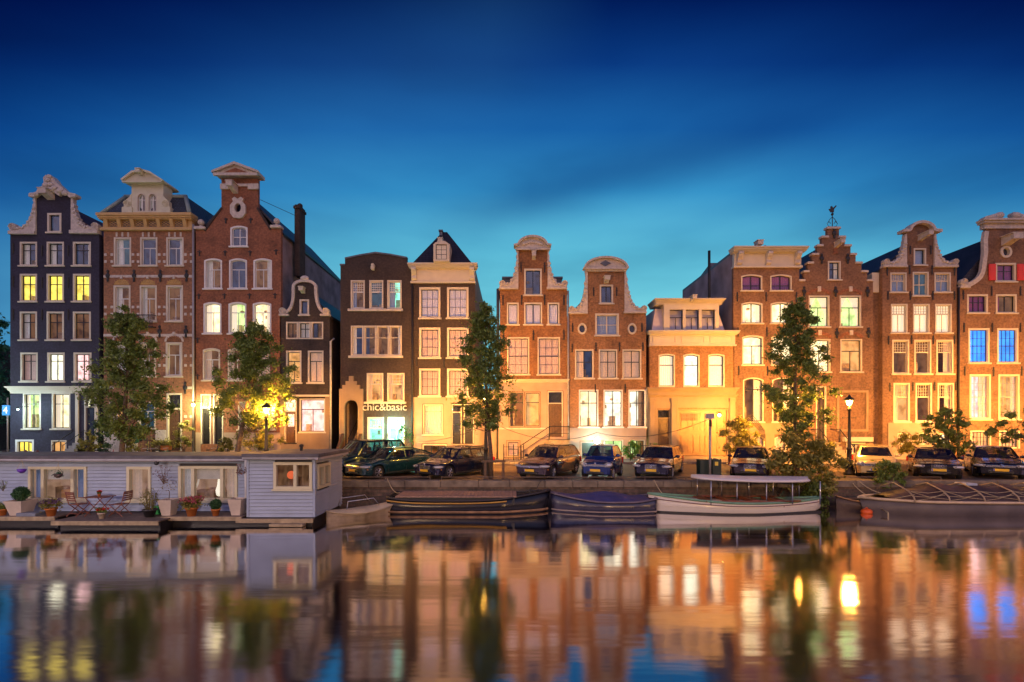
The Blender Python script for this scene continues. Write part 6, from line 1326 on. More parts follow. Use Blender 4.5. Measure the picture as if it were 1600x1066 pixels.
# ================================================================ houseboat
CLAP = mat('lavender_blue_clapboard', (.30,.36,.50), .5, var=.12, vs=1.2, bump=.25, bs=6); ROOFT = mat('bitumen_roof', (.10,.095,.115), .8, var=.35, vs=2.5, bump=.4, bs=10); BUTTER = mat('butter_cream_frame', (.58,.53,.37), .4, var=.04)
hb_root = empty('houseboat', (-15, 19, 0), 'long lavender-blue clapboard houseboat with cream windows and planted deck', 'houseboat')
YW = 19.0; YC = 18.1
def clap(b, x0, x1, y, z0, z1, holes, ax='y', bh=.135):
    z = z0; k = 0
    while z < z1-.01:
        zf = min(z+bh, z1); zz = zf-.014; sp_ = [(x0, x1)]
        for (ha, hb2, hz0, hz1) in holes:
            if zz > hz0 and z < hz1:
                n_ = []
                for (a, c_) in sp_:
                    if hb2 <= a or ha >= c_: n_.append((a, c_))
                    else:
                        if ha > a: n_.append((a, ha))
                        if hb2 < c_: n_.append((hb2, c_))
                sp_ = n_
        for a, c_ in sp_:
            pr = [(y-.034, z), (y-.002, zz), (y+.04, zz), (y+.04, z)]
            if ax == 'y': b.prism([pr], a, c_, ax='x')
            else: b.add([(y+.028,a,z),(y+.004,a,zz),(y-.04,a,zz),(y-.04,a,z),(y+.028,c_,z),(y+.004,c_,zz),(y-.04,c_,zz),(y-.04,c_,z)], [(0,1,2,3),(7,6,5,4),(0,4,5,1),(1,5,6,2),(2,6,7,3),(3,7,4,0)])
        z = zf
def zW(py, Y=YW): return zat(py, Y)
wins = [(46.5,136,730,782,(.24,.52,.24)), (200,236,730,782,(1,)), (280.5,371,729,782,(.24,.50,.26))]
xL = -24.5; xR = xat(389, YW)
# walls
BK = mat('gap_shadow_felt', (.05,.05,.06), .9, var=0); bk_ = MB(); b = MB(); hol = [(xat(a, YW), xat(c_, YW), zW(d), zW(e_)) for a, c_, e_, d, _ in wins]; clap(b, xL, xR+.3, YW, .36, 2.32, hol); b.build('front_wall', CLAP, hb_root)  # dark backing behind the board gaps stands for the shadow lines
def backing(x0, x1, y, z0, z1, holes):
    q = MB(); za, zb_ = min(h[2] for h in holes), max(h[3] for h in holes); q.box(x0, x1, y+.041, y+.06, z0, za); q.box(x0, x1, y+.041, y+.06, zb_, z1); e_ = [x0]+[v for h in holes for v in h[:2]]+[x1]; [q.box(a, b_, y+.041, y+.06, za, zb_) for a, b_ in zip(e_[::2], e_[1::2])]; q.build('wall_backing', BK, hb_root)
backing(xL, xR+.3, YW, .36, 2.32, hol)
xc0, xc1 = xat(388, YC), xat(491.5, YC); cw = (xat(429, YC), xat(487.5, YC), zat(763.5, YC), zat(723, YC)); yb_ = 21.0
b = MB(); clap(b, xc0, xc1, YC, .3, 2.5, [cw]); sw_ = (18.3, 19.5); swz = (1.36, 2.22); clap(b, YC, yb_, xc1, .3, 2.5, [(*sw_, *swz)], ax='x')
b.box(xc0, xc0+.05, YC+.04, YW, .3, 2.5); b.build('cabin_wall', CLAP, hb_root); backing(xc0, xc1-.05, YC, .3, 2.5, [cw]); MB().prism([[(YC+.06,.3),(yb_-.03,.3),(yb_-.03,2.5),(YC+.06,2.5)], [(sw_[0],swz[0]),(sw_[1],swz[0]),(sw_[1],swz[1]),(sw_[0],swz[1])]], xc1-.06, xc1-.041, ax='x').build('wall_backing', BK, hb_root)
for (x, y) in ((xc0, YC), (xc1, YC)): MB().box(x-.04, x+.04, y-.045, y+.03, .3, 2.5).build('corner_board', CLAP, hb_root)
bx = MB(); bx.box(xL, xR, 21.1, 21.2, .2, 2.4); bx.box(xc0, xc1-.05, yb_-.02, yb_+.06, .2, 2.5); bx.box(xL, xL+.1, YW, 21.1, .2, 2.4); bx.build('rear_wall', CLAP, hb_root)
b = MB(); b.bbox(xL-.3, xc0+.1, YW-.28, 21.35, 2.44, 2.56, .02); b.bbox(xc0-.15, xc1+.25, YC-.22, yb_+.25, 2.56, 2.69, .02); b = b.build('roof', ROOFT, hb_root)
MB().box(xL-.28, xc0-.2, YW-.26, YW-.05, 2.33, 2.44).build('fascia', mat('lilac_fascia', (.40,.40,.48), .5), hb_root); fb = MB(); fb.box(xc0-.13, xc1+.2, YC-.2, YC-.04, 2.47, 2.56); fb.box(xc1+.05, xc1+.22, YC-.04, yb_+.2, 2.47, 2.56); fb.build('fascia', mat('lilac_fascia', (.40,.40,.48), .5), hb_root)
MB().tube([(xL, YW-.3, 2.36), (xc0-.35, YW-.3, 2.36)], .03, 6).build('gutter', ZINC, hb_root); MB().tube([(xat(384.5, 18.6), 18.6, 2.45), (xat(384.5, 18.6), 18.6, .36)], .055, 8).build('downpipe', WHITE, hb_root)
MB().tube([(xc0-.05, YC-.26, 2.5), (xc1+.1, YC-.26, 2.5)], .03, 6).build('gutter', ZINC, hb_root)
def hb_window(x0, x1, z0, z1, y, cols, room, seed, fr=.085, mr=.15):
    rr_ = random.Random(seed); f = MB(); d0, d1 = y-.06, y+.09
    f.box(x0-.02, x1+.02, d0, d1, z0-.04, z0+fr); f.box(x0-.02, x1+.02, d0, d1, z1-fr, z1+.02); f.box(x0-.02, x0+fr, d0+.002, d1, z0+fr, z1-fr); f.box(x1-fr, x1+.02, d0+.002, d1, z0+fr, z1-fr)
    tot = sum(cols); xx = x0
    for c_ in cols[:-1]: xx += (x1-x0)*c_/tot; f.box(xx-.06, xx+.06, d0+.003, d1, z0+fr, z1-fr)
    f.box(x0-.06, x1+.06, d0-.05, d0-.001, z0-.08, z0-.02); fo = f.build('window', BUTTER, hb_root)
    MB().box(x0+.03, x1-.03, y+.02, y+.03, z0+.05, z1-.05).build('pane', PANE, fo)
    i_ = MB(); i_.box(x0-.15, x1+mr, y+1.5, y+1.55, .4, 2.3, 0); i_.box(x0-.2, x0-.15, y+.12, y+1.5, .4, 2.3, 0); i_.box(x1+mr, x1+mr+.05, y+.12, y+1.5, .4, 2.3, 0); i_.box(x0-.2, x1+mr, y+.1, y+1.5, .38, .4, 1); i_.box(x0-.2, x1+mr, y+.1, y+1.5, 2.3, 2.31, 0)
    for k in range(4): a = rr_.uniform(x0, x1-.4); i_.box(a, a+rr_.uniform(.2,.6), y+.8+.1*k, y+1.2+.05*k, .41, z0+rr_.uniform(.2,.5), 1)
    i_.build('room_interior', [ROOMS[room], FURN], fo); return fo
w1 = hb_window(*hol[0], YW, (.24,.52,.24), 'boat', 1) if 0 else hb_window(hol[0][0], hol[0][1], hol[0][2], hol[0][3], YW, (.24,.52,.24), 'boat', 1)
w2 = hb_window(hol[1][0], hol[1][1], hol[1][2], hol[1][3], YW, (1,), 'boat', 2); w3 = hb_window(hol[2][0], hol[2][1], hol[2][2], hol[2][3], YW, (.24,.5,.26), 'boat', 3)
w4 = hb_window(cw[0], cw[1], cw[2], cw[3], YC, (.56,.44), 'dim', 4, mr=-.03)
def curtain_at(fo, x0, x1, z0, z1, y, m): 
    n = int((x1-x0)/.03); top_ = [(x0+(x1-x0)*k/n, y+.03*math.sin(k*1.3), z1) for k in range(n+1)]; bot = [(p[0], p[1], z0) for p in top_]; MB().loft([bot, top_], closed=False, smooth=True).build('curtain', m, fo)
for fo, (a, c_, z0, z1) in ((w1, hol[0]), (w3, hol[2])):
    w_ = c_-a; MB().box(a+w_*.27, a+w_*.72, YW+.10, YW+.12, z0+(z1-z0)*.62, z1-.1).build('roller_blind', mat('cream_blind', (.72,.60,.48), .8, emit=(.9,.6,.4), es=.08), fo); curtain_at(fo, a+.1, a+w_*.16, z0+.1, z1-.1, YW+.16, CURT['blue'] if fo is w1 else CURT['white']); curtain_at(fo, a+w_*.78, c_-.1, z0+.1, z1-.1, YW+.16, CURT['warm'] if fo is w3 else CURT['blue'])
MB().bbox(hol[0][0]+.75, hol[0][0]+1.5, YW+.5, YW+.9, .45, 1.12, .03).build('cupboard', mat('orange_pine', (.55,.26,.08), .5, emit=(.6,.25,.08), es=.15), w1)
MB().bbox(hol[1][0]+.5, hol[1][0]+.7, YW+.5, YW+.6, .45, 2.1, .03).build('door_edge', MATS['orange_pine'], w2); curtain_at(w2, hol[1][0]+.08, hol[1][0]+.42, hol[1][2]+.08, hol[1][3]-.1, YW+.16, CURT['warm'])
cp = MB(); cp.torus((hol[2][0]+.50, YW+.2, 1.75), .28, .05, 'y', 16, 6, 0, .5, 1.6); cp.build('mirror', mat('pale_mirror_frame', (.8,.72,.6), .4, emit=(1,.8,.6), es=.3), w3)
lp = MB().lathe([(.02,.9),(.1,.95),(.13,1.15),(.07,1.35),(.05,1.6),(.09,1.72),(.02,1.8)], (hol[2][0]+1.42, YW+.25, 0), 12); lp.build('table_lamp', mat('glowing_table_lamp', (.9,.8,.6), .5, emit=(1,.85,.6), es=.9), w3)
rs_ = MB().ball((cw[0]+.35, YC+.6, 1.82), .16, 8); rs_.build('red_lamp_shade', mat('red_lamp_glow', (.6,.1,.04), .6, emit=(1,.16,.05), es=.8), w4)
# side window of the cabin
f = MB(); xs1 = xc1+.03
for (a, c_, p, q_) in ((sw_[0]-.03, sw_[1]+.03, swz[0]-.04, swz[0]+.08), (sw_[0]-.03, sw_[1]+.03, swz[1]-.08, swz[1]+.04), (sw_[0]-.03, sw_[0]+.08, swz[0]+.08, swz[1]-.08), (sw_[1]-.08, sw_[1]+.03, swz[0]+.08, swz[1]-.08), ((sum(sw_))/2-.06, (sum(sw_))/2+.06, swz[0]+.08, swz[1]-.08)): f.box(xs1-.1, xs1+.05, a, c_, p, q_)
f = f.build('window', BUTTER, hb_root); MB().box(xs1-.04, xs1-.03, sw_[0], sw_[1], swz[0], swz[1]).build('pane', PANE, f); MB().box(xs1-.6, xs1-.55, sw_[0]+.02, sw_[1]+.4, swz[0]-.4, swz[1]+.1).build('room_interior', ROOMS['dim'], f)
# hull and decks
HULLM = mat('houseboat_hull_black', (.015,.013,.016), .5, var=.3); DECKM = mat('grey_brown_deck_boards', (.16,.115,.095), .75, var=.3, vs=5, bump=.4, bs=12); DECKE = mat('mossy_deck_edge', (.34,.26,.17), .8, var=.35, vs=4)
b = MB(); b.box(xL, xR, YW-.1, 21.1, -.4, .30); b.box(xc0, xc1-.1, YC+.1, yb_, -.4, .26); b.build('hull', HULLM, hb_root)
def deck(x0, x1, y0, y1, z): MB().bbox(x0, x1, y0+.03, y1, z-.05, z, .01).build('deck', DECKM, hb_root); MB().bbox(x0-.01, x1+.01, y0-.02, y0+.029, z-.15, z-.003, .01).build('deck_edge', DECKE, hb_root); MB().box(x0+.1, x1-.1, y0+.25, y1, z-.35, z-.051).build('deck_beam', HULLM, hb_root)
deck(xL, xat(83, 17.9), 17.95, YW, .34); deck(xat(80, 17.3), xat(247, 17.3), 17.3, YW, .31); deck(xat(250, 17.9), xat(376, 17.9), 17.95, YW, .34); deck(xc0-.35, xc1+.02, YC-.2, YC-.03, .27)
MB().bbox(xat(423, 17.8), xat(475, 17.8), 17.65, 18.0, .02, .12, .02).build('float_step', DECKE, hb_root)
vt = MB().tube([(xat(471, 20), 20, 2.69), (xat(471, 20), 20, 2.85)], .06, 8); vt.lathe([(.09, 2.85), (.09, 2.93), (.02, 2.96)], (xat(471, 20), 20, 0), 10); vt.build('roof_vent', IRON, hb_root)
lt = MB().ball((xat(246, 18.75), 18.7, 2.28), .09, 8, 0, (1,.8,1)); lt.tube([(xat(246, 18.75), 18.72, 2.3), (xat(246, 18.75), YW, 2.34)], .02, 5); tag(lt.build('wall_lamp', IRON, hb_root))
# ================================================================ plants
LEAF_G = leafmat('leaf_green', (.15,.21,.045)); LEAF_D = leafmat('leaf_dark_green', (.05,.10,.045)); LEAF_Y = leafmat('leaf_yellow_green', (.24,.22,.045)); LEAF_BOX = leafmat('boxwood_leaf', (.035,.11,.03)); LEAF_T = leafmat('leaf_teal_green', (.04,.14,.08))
BARK = mat('bark', (.13,.09,.06), .9, var=.35, vs=9, bump=.9, bs=16)
def leaves(centers, radii, per, size, name, m, parent, squash=1.0, lo=.25, hollow=.45, fuzzy=True, org=(0,0,0)):
    """many small folded leaf faces round the given clump centres"""
    V = []; C = np.array(centers, float); Rr = np.array(radii, float); idx = rng.integers(0, len(C), per); 
    d = rng.normal(size=(per, 3)); d /= np.linalg.norm(d, axis=1)[:, None]; rad = Rr[idx]*(np.abs(rng.normal(size=per))*.62+.12 if fuzzy else (hollow+(1-hollow)*rng.random(per))**.7*(.6+.5*rng.random(per))); P = C[idx]+d*rad[:, None]*np.array((1, 1, squash))
    n = d+rng.normal(size=(per, 3))*.8+np.array((0, -.1, .4)); n /= np.linalg.norm(n, axis=1)[:, None]
    u = np.cross(n, rng.normal(size=(per, 3))); u /= np.linalg.norm(u, axis=1)[:, None]; v = np.cross(n, u); s_ = size*(.6+.8*rng.random(per))[:, None]
    quad = np.stack([P-u*s_*.9, P-v*s_*.42+n*s_*.08, P+u*s_*.9, P+v*s_*.42+n*s_*.08], axis=1).reshape(-1, 3)-np.array(org)
    me = bpy.data.meshes.new(name); o = bpy.data.objects.new(name, me); COL.objects.link(o)
    me.vertices.add(len(quad)); me.vertices.foreach_set('co', quad.astype(np.float32).ravel()); nf = per
    me.loops.add(nf*4); me.loops.foreach_set('vertex_index', np.arange(nf*4, dtype=np.int32)); me.polygons.add(nf); me.polygons.foreach_set('loop_start', np.arange(0, nf*4, 4, dtype=np.int32)); me.polygons.foreach_set('loop_total', np.full(nf, 4, dtype=np.int32))
    me.update(calc_edges=True); me.materials.append(m)
    if parent is not None: o.parent = parent
    ORG[o.name] = tuple(org); return o
def tree(label, px, yb, crown, n, m=None, trunk_r=.13, lean=0, size=.105, cat='tree', shape=None, group='street trees along the quay', clumps=46, name='street_tree', base=ST, clump_r=.42):
    """crown = (px0, py0, px1, py1) of the crown in the photograph at depth yb"""
    x = xat(px, yb); root = empty(name, (x, yb, base), label, cat, group); og = (x, yb, base)
    cx0, cx1, z1, z0 = xat(crown[0], yb), xat(crown[2], yb), zat(crown[1], yb), zat(crown[3], yb); cx, cz = (cx0+cx1)/2, (z0+z1)/2; ax, az = (cx1-cx0)/2, (z1-z0)/2
    pf = shape or (lambda t: interp(t, [(0,.42),(.15,.8),(.34,1),(.58,.8),(.8,.55),(1,.22)]))
    cs, rs = [], []; tb = MB()
    top = Vector((cx+lean, yb, z1-az*.25)); tk = [Vector((x, yb, base)), Vector((x+(cx-x)*.15+.03, yb, base+(z0-base)*.5)), Vector((x+(cx-x)*.4, yb, z0)), Vector((cx, yb, cz)), top]
    tk = [tk[0]]+[tk[i] for i in range(1, 5)]; rings_r = [trunk_r*1.25, trunk_r, trunk_r*.85, trunk_r*.5, trunk_r*.15]
    n_ = 9; rr = []
    for p, q in zip(tk, rings_r): rr.append([(p.x+q*math.cos(2*math.pi*k/n_), p.y+q*math.sin(2*math.pi*k/n_), p.z) for k in range(n_)])
    tb.loft(rr, True, True, 0, True)
    clumps = int(clumps*1.5)
    for i in range(clumps):
        t = ((i+.5)/clumps)**.9; zz = z0+(z1-z0)*t; a = i*2.399+random.uniform(-.4,.4); w_ = pf(t); q = ax*w_*random.uniform(.2,1.08)
        c = Vector((cx+q*math.cos(a)+random.uniform(-.1,.1), yb+q*.9*math.sin(a), zz+random.uniform(-.2,.2))); cs.append(c); rs.append(clump_r*random.uniform(.4,1.0)*(.5+.6*w_))
        if i % 2 == 0:
            s0 = Vector((cx*.8+x*.2, yb, max(z0-.2, zz-q*.8-.2))); mid = (s0+c)/2+Vector((0,0,-.06)); tb.tube([s0, mid, c], trunk_r*.22, 5, r1=.012)
    tb.build('trunk', BARK, root)
    leaves(cs, rs, int(n*1.5), size*.8, 'crown', m or LEAF_G, root, .85, org=og)
    return root
con = lambda t: (1-t)**.0*math.sin(math.pi*t**.8)**.6
tree('bushy broad street tree before the banded brick house', 187, 24.0, (136, 488, 262, 684), 17000, LEAF_G, .13, clumps=70, clump_r=.5)
tree('round-crowned street tree before the red brick house, lit by a lamp', 366, 25.0, (330, 512, 462, 668), 15500, LEAF_G, .13, clumps=58, clump_r=.5)
tree('slim street tree standing alone in the middle of the quay', 767, 22.9, (708, 482, 808, 668), 11500, LEAF_G, .10, clumps=66, clump_r=.5, size=.1)
tree('tall narrow street tree before the stepped gable', 1243, 25.0, (1192, 472, 1294, 684), 13500, LEAF_G, .12, clumps=72, clump_r=.5)
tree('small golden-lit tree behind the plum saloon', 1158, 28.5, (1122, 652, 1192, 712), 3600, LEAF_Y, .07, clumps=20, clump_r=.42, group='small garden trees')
tree('small dark-leaved tree before the carved-scroll gable house', 1487, 27.0, (1440, 642, 1515, 708), 4200, LEAF_G, .15, clumps=24, clump_r=.4, group='small garden trees')
tree('leafy branch tree at the right edge above the chevron car', 1625, 23.5, (1548, 642, 1700, 690), 3200, LEAF_G, .12, clumps=24, clump_r=.4, group='small garden trees')
# side street trees at the far left
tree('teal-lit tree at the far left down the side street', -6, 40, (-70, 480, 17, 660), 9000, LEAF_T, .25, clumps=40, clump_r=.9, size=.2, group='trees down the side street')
tree('tall dim tree behind the side street corner', -60, 52, (-190, 470, 6, 690), 7000, LEAF_T, .3, clumps=40, clump_r=1.5, size=.28, group='trees down the side street')
def bush(label, px0, py0, px1, py1, y, n, m, size=.09, cr=.3, name='bush', cat='bush', group='shrubs along the street and quay', clumps=20, depth=None, z_base=None):
    x0, x1, z1, z0 = xat(px0, y), xat(px1, y), zat(py0, y), zat(py1, y); root = empty(name, ((x0+x1)/2, y, z0), label, cat, group); og = ((x0+x1)/2, y, z0); d = depth or (x1-x0)*.4
    cs, rs = [], []; st = MB(); cx = (x0+x1)/2
    for i in range(clumps):
        t = random.random(); a = random.uniform(0, 6.28); q = math.sqrt(random.random()); w_ = math.sqrt(max(.05, 1-(t*1.0)**2.2)); k_ = random.uniform(.8, 1.3) if clumps > 14 else 1; c = Vector((cx+(x1-x0)/2*q*w_*math.cos(a)*.95*k_, y+d*q*math.sin(a), z0+(z1-z0)*(t*.92*(k_ if k_ > 1.1 and q < .5 else 1)+.04))); cs.append(c); rs.append(cr*random.uniform(.35,1.05))
        if i % 2 == 0: st.tube([(cx+random.uniform(-.1,.1), y, z0), tuple((Vector((cx, y, z0))+c)/2+Vector((0,0,.05))), tuple(c)], .02, 4, r1=.006)
    st.build('stems', BARK, root); leaves(cs, rs, n, size, 'foliage', m, root, .9, org=og); return root
bush('big straggly bush hanging over the water beside the plum saloon', 1194, 684, 1314, 768, 22.0, 10500, LEAF_Y, .10, .42, clumps=46, depth=.9)
bush('lower sprays of the quayside bush reaching down to the canal', 1236, 745, 1300, 790, 21.6, 2600, LEAF_G, .085, .3, clumps=18, depth=.3)
bush('leaning green shrub in front of the beige hatchback', 1364, 722, 1418, 764, 21.9, 2400, LEAF_G, .09, .26, clumps=22, depth=.4)
bush('yellow-green shrub on the stoop right of the dark painted house', 122, 676, 150, 706, 30.6, 900, LEAF_Y, .1, .3, clumps=10)
bush('dark clipped conifer bush beside the first tree', 148, 652, 172, 706, 31.4, 1600, LEAF_D, .08, .35, clumps=14)
bush('low round yellow hedge right of the first tree trunk', 190, 686, 217, 706, 29.8, 1000, LEAF_Y, .08, .25, clumps=10)
bush('teal-green shrub by the basement wall of the banded house', 198, 664, 219, 692, 31.8, 900, LEAF_T, .09, .3, clumps=10)
bush('climbing shrub right of the brown door with transom', 276, 652, 300, 706, 32.2, 1500, LEAF_Y, .09, .3, clumps=14)
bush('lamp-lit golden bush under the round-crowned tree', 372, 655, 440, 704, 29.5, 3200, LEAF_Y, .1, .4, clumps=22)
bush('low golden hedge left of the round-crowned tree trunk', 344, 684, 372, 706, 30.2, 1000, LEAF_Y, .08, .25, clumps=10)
bush('small airy olive tree at the turquoise entrance', 618, 664, 650, 700, 31.8, 700, LEAF_T, .07, .35, clumps=10)
bush('bright green shrub before the lit basement windows', 976, 690, 1004, 716, 31.6, 1300, leafmat('leaf_vivid_green', (.08,.22,.03)), .09, .28, clumps=12)
bush('small green shrub at the corner of the cream mansard house', 1016, 694, 1034, 714, 31.8, 600, LEAF_G, .09, .25, clumps=8)
bush('sprawling olive shrub before the small-paned basement windows', 1398, 676, 1440, 708, 31.0, 1900, LEAF_Y, .09, .32, clumps=16)
bush('low dark shrub below the red-shuttered house', 1494, 696, 1530, 712, 30.6, 1200, LEAF_D, .08, .25, clumps=12)
bush('green shrub growing behind the dark saloon at the stoop', 1290, 690, 1306, 712, 31.2, 600, LEAF_Y, .08, .25, clumps=8)
# climbing creeper on the ochre wall
cr = empty('creeper', (xat(1165, 33), 33.1, ST), 'bare climbing creeper arching over the basement wall right of the coach doors', 'creeper'); b = MB()
for k in range(5):
    b.tube([(xat(1140+3*k, 33), 33.15, ST+.1), (xat(1144+3*k, 33), 33.12, zat(668-2*k, 33)), (xat(1168+2*k, 33), 33.12, zat(655-2*k, 33)), (xat(1188+2*k, 33), 33.12, zat(672, 33)), (xat(1193+k, 33), 33.12, zat(690, 33))], .02, 4)
b.build('stems', BARK, cr)
# ================================================================ pots on the houseboat deck
TERRA = mat('terracotta', (.55,.17,.04), .7, var=.12); PLANTER = mat('pale_stone_planter', (.55,.46,.40), .7, var=.12); BLKPOT = mat('black_plastic_pot', (.03,.03,.035), .4)
DK = .34
def pot_plant(label, px, y, r_, h, kind, pm, leaf=None, lr=.2, lh=.25, n=500, flower=None, nf=60, dk=DK, name='potted_plant', tall=0):
    x = xat(px, y); root = empty(name, (x, y, dk), label, 'potted plant', 'plants on the houseboat deck'); b = MB(); og = (x, y, dk)
    if kind == 'square':
        rings = []
        for q, z in ((.62, 0), (1.0, h), (.9, h), (.86, h-.05)): rings.append([(x+sx*r_*q, y+sy*r_*q, dk+z) for sx, sy in ((-1,-1),(1,-1),(1,1),(-1,1))])
        b.loft(rings, True, True)
    else: b.lathe([(r_*.62, 0), (r_*.9, h*.8), (r_*1.02, h*.8), (r_*1.05, h), (r_*.92, h), (r_*.88, h-.04)], (x, y, dk), 16)
    b.build('pot', pm, root); MB().lathe([(r_*.86, h-.05), (.01, h-.04)], (x, y, dk), 10).build('soil', mat('potting_soil', (.03,.02,.015), .9), root)
    zt = dk+h+tall
    if leaf is not None:
        cs = [(x+lr*.6*random.uniform(-1,1), y+lr*.6*random.uniform(-1,1), zt+lh*random.uniform(.25,.8)) for _ in range(9)] if flower or kind == 'loose' else [(x, y, zt+lh*.55)]
        rs = [lr*.5]*9 if len(cs) > 1 else [lr]
        leaves(cs, rs, n, .035 if len(cs) == 1 else .05, 'foliage', leaf, root, lh/lr*.62 if len(cs) == 1 else .8, org=og, hollow=.75 if len(cs) == 1 else .4, fuzzy=len(cs) > 1)
        if tall: MB().tube([(x, y, dk+h-.05), (x+.02, y, zt)], .012, 5).build('stem', BARK, root)
    if flower is not None:
        leaves([(x+lr*random.uniform(-.8,.8), y+lr*random.uniform(-.8,.8), zt+lh*random.uniform(.6,1.05)) for _ in range(nf)], [.035]*nf, nf*9, .03, 'flowers', flower, root, org=og)
    return root
FP = leafmat('petal_pink', (.55,.12,.16), .3); FR = leafmat('petal_red', (.65,.03,.02), .3); FV = leafmat('petal_violet', (.20,.10,.22), .4)
def deadvine(px, y, z0, h, lab, leafm=None):
    x = xat(px, y); root = empty('dry_climber', (x, y, z0), lab, 'climber', 'dry climbers on the houseboat wall'); b = MB(); tips = []
    for k in range(14):
        a = random.uniform(-1.2, 1.2); q = h*random.uniform(.3, 1); p = [(x, y, z0), (x+a*.15, y-.03, z0+q*.5), (x+math.sin(a)*.5*h, y-.05+random.uniform(-.08,.08), z0+q)]; b.tube(p, .008, 4, r1=.003); tips += [p[2], p[1]]
    b.build('stems', BARK, root)
    leaves(tips, [.1]*len(tips), 130, .03, 'foliage', leafm or leafmat('leaf_rust', (.20,.06,.05)), root, org=(x, y, z0))
pot_plant('terracotta pot with a low plant at the left picture edge', 4, 18.2, .15, .24, 'round', TERRA, LEAF_G, .17, .22, 350, leafmat('petal_cream', (.5,.4,.25), .3), 14)
pot_plant('pale square planter holding a clipped boxwood ball', 33, 18.35, .34, .56, 'square', PLANTER, LEAF_BOX, .27, .44, 2600)
pot_plant('terracotta pot with a violet and yellow bushy flower mass', 80, 18.1, .19, .30, 'round', TERRA, LEAF_Y, .34, .32, 900, FV, 70)
pot_plant('small pale pot with bright red geraniums in front of the table', 159, 17.75, .13, .22, 'round', PLANTER, LEAF_G, .2, .16, 300, FR, 34, dk=.31)
pot_plant('black pot with wispy tall grasses', 234, 18.0, .24, .28, 'round', BLKPOT, LEAF_Y, .32, .65, 420, None)
pot_plant('pinkish square planter with a spindly leafless shrub', 264, 18.3, .26, .60, 'square', PLANTER, leafmat('leaf_sparse_yellow', (.25,.17,.04)), .3, .4, 70, None, tall=.3)
pot_plant('large terracotta pot overflowing with pink blossoms', 299.5, 18.1, .22, .33, 'round', TERRA, LEAF_Y, .40, .36, 1100, FP, 150)
pot_plant('terracotta pot with a small round clipped bush', 337, 18.15, .16, .26, 'round', TERRA, LEAF_BOX, .20, .32, 1700)
pot_plant('empty tall pale square planter beside the white downpipe', 372, 18.35, .26, .62, 'square', PLANTER)
gr = MB(); gx, gy = xat(234, 18.0), 18.0
for k in range(60):
    a = random.uniform(0, 6.28); q = random.uniform(.1, .42); hh = random.uniform(.35, .8); gr.tube([(gx+.1*math.cos(a), gy+.1*math.sin(a), .6), (gx+q*.6*math.cos(a), gy+q*.6*math.sin(a), .6+hh*.7), (gx+q*math.cos(a), gy+q*math.sin(a), .6+hh)], .006, 3, r1=.002)
gro = gr.build('ornamental_grass', leafmat('dry_grass', (.22,.18,.07)));
pp = [o for o in bpy.data.objects if o.get('label', '').startswith('black pot with wispy')][0]; gro.parent = pp; gro.location = -world_org(pp)
deadvine(256, 18.7, 1.45, .85, 'bare twiggy climber under the porch lamp of the houseboat'); deadvine(378, 18.55, 1.85, .4, 'reddish climber at the corner by the white downpipe'); deadvine(5, 18.6, 1.2, .5, 'faded climber at the left edge of the houseboat wall', LEAF_G)
sb = empty('green_storage_box', (xat(248, 18.5), 18.5, DK), 'small bright green plastic box behind the black pot', 'box'); MB().bbox(xat(241, 18.5), xat(252, 18.5), 18.4, 18.7, DK, DK+.27, .03).build('box_body', mat('green_plastic', (.02,.42,.08), .4, var=.05), sb); MB().bbox(xat(240.5, 18.5), xat(252.5, 18.5), 18.38, 18.72, DK+.27, DK+.31, .01).build('lid', MATS['green_plastic'], sb)
tag(MB().bbox(xat(33, 18.2), xat(63, 18.2), 18.0, 18.4, DK, DK+.12, .015).build('door_step', mat('blue_grey_step', (.16,.18,.24), .5)), 'low blue-grey step box beside the boxwood planter', 'step')
def basket(px, y, z, lab, m, leaf=None, fl=None):
    x = xat(px, y); r = empty('hanging_basket', (x, y, z), lab, 'hanging basket', 'hanging baskets under the houseboat eaves'); MB().lathe([(.05, 0), (.12, .06), (.15, .16), (.13, .16), (.1, .14)], (x, y, z), 12).build('basket', m, r)
    b = MB()
    for k in range(3): a = k*2.09; b.tube([(x+.14*math.cos(a), y+.14*math.sin(a), z+.16), (x, y, z+.52)], .005, 3)
    b.tube([(x, y, z+.52), (x, y, 2.36)], .005, 3); b.build('hanging_wires', ROPE, r)
    if leaf: leaves([(x, y, z+.16)], [.15], 140, .035, 'foliage', leaf, r, org=(x, y, z))
basket(91, 18.55, 1.72, 'dark hanging basket with trailing plants before the left window', mat('dark_basket', (.08,.05,.05), .7), LEAF_T); basket(34, 18.6, 1.90, 'violet hanging pot on the clapboard wall', mat('violet_plastic', (.12,.03,.45), .4))
# table and chairs
TEAK = mat('red_brown_slatted_wood', (.20,.065,.04), .55, var=.2, vs=8)
def folding_chair(label, px, y, rz):
    r = local('folding_chair', (xat(px, y), y, DK), label, 'chair', 'folding chairs at the deck table', R(rz)); s_ = MB()
    for k in range(6): s_.bbox(-.21+.072*k, -.21+.072*k+.055, -.21, .21, .43, .45, .004)
    s_.build('seat', TEAK, r); b = MB()
    for z in (.58, .66, .74, .82, .88): b.box(-.27-(z-.45)*.18, -.25-(z-.45)*.18, -.21, .21, z, z+.05)
    b.build('backrest', TEAK, r)
    for sg in (-1, 1):
        MB().tube([(.25, sg*.2, 0), (-.22, sg*.2, .45), (-.34, sg*.2, .93)], .018, 4).build('leg', TEAK, r); MB().tube([(-.28, sg*.23, 0), (.2, sg*.23, .43)], .018, 4).build('leg', TEAK, r)
    st = MB().tube([(-.2, -.23, .1), (-.2, .23, .1)], .014, 4); st.tube([(.18, -.2, .08), (.18, .2, .08)], .014, 4); st.build('stretcher', TEAK, r)
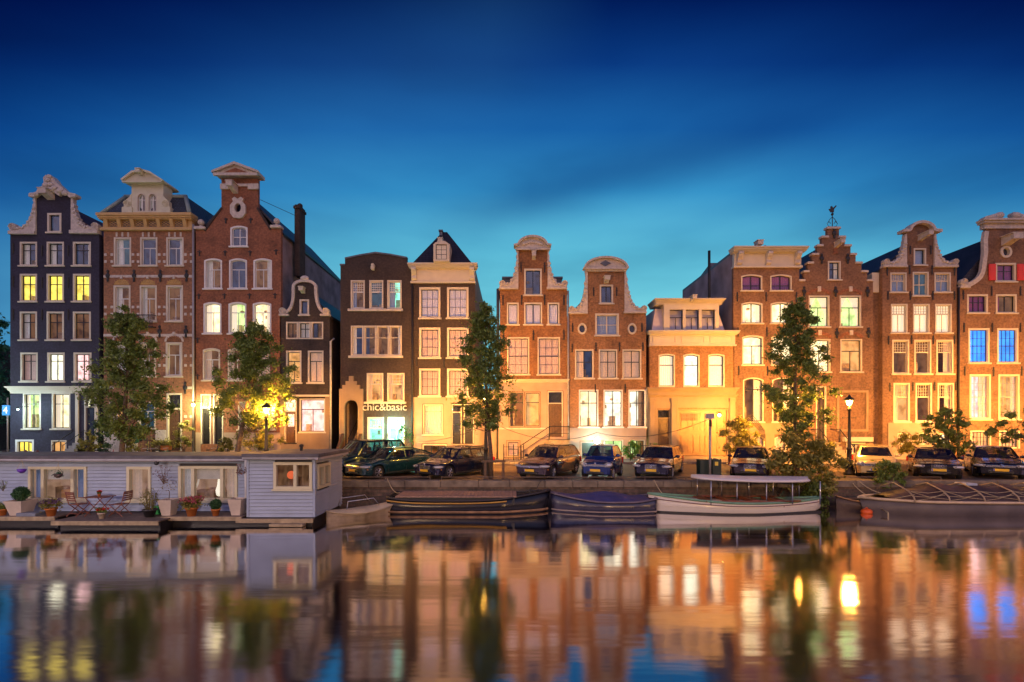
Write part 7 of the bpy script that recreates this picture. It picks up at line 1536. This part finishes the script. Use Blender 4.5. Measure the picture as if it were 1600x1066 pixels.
folding_chair('slatted folding chair left of the deck table', 124, 18.2, 0); folding_chair('slatted folding chair right of the deck table, facing it', 187, 18.2, 180)
bx = [o for o in bpy.data.objects if o.get('label') == 'slatted folding chair left of the deck table'][0]; bx.rotation_euler = (0, 0, R(75)); 
t = local('deck_table', (xat(155, 18.2), 18.2, DK), 'small slatted folding table on the houseboat deck', 'table'); s_ = MB()
for k in range(8): s_.bbox(-.42+.106*k, -.42+.106*k+.09, -.3, .3, .70, .72, .004)
s_.build('table_top', TEAK, t)
for sg in (-1, 1): MB().tube([(-.33, sg*.26, 0), (.33, sg*.26, .70)], .018, 4).build('leg', TEAK, t); MB().tube([(.33, sg*.23, 0), (-.33, sg*.23, .70)], .018, 4).build('leg', TEAK, t)
pot_plant('tiny terracotta pot of red flowers standing on the deck table', 155, 18.2, .06, .1, 'round', TERRA, LEAF_G, .08, .1, 90, FR, 16, dk=DK+.72)
# planter boxes on the street side
def trough(label, px0, px1, y, m): 
    x0, x1 = xat(px0, y), xat(px1, y); r = empty('planter_box', ((x0+x1)/2, y, ST+.12), label, 'planter', 'planter boxes in front of the left houses'); z = ST+.12+.75
    MB().bbox(x0, x1, y-.15, y+.15, z, z+.3, .02).build('box', m, r); lg = MB(); lg.box(x0+.05, x0+.1, y-.1, y+.1, ST+.12, z); lg.box(x1-.1, x1-.05, y-.1, y+.1, ST+.12, z); lg.build('stand', IRON, r)
    leaves([(x0+(x1-x0)*(k+.5)/5, y, z+.4) for k in range(5)], [.25]*5, 700, .08, 'foliage', LEAF_Y, r, org=((x0+x1)/2, y, ST+.12))
trough('dark planter box with yellow-green plants left of the orange one', 238, 252, 31.0, mat('brown_planter', (.15,.09,.05), .7)); trough('orange terracotta planter box before the banded house', 253, 266, 31.0, TERRA)
# houses, trees and quay reaching on behind and beyond: a dim block down the side street on the far left
H = House('dim distant house across the side street at the left edge', -190, -12, W_DARK, Y=46, name='corner_house', group='filler buildings in the gaps')
for k in range(4):
    for j in range(3): H.win(-170+40*k, 560+38*j, -150+40*k, 588+38*j, 'X', 'dimblue' if (k+j) % 2 else 'teal', None, fw=2)
H.facade([(-190,704),(-12,704),(-12,540),(-190,540)]); H.body(8, 540, None, LEAD)
c = local('parked_car_covered', (xat(8, 29), 29, ST), 'x', 'x') if 0 else None
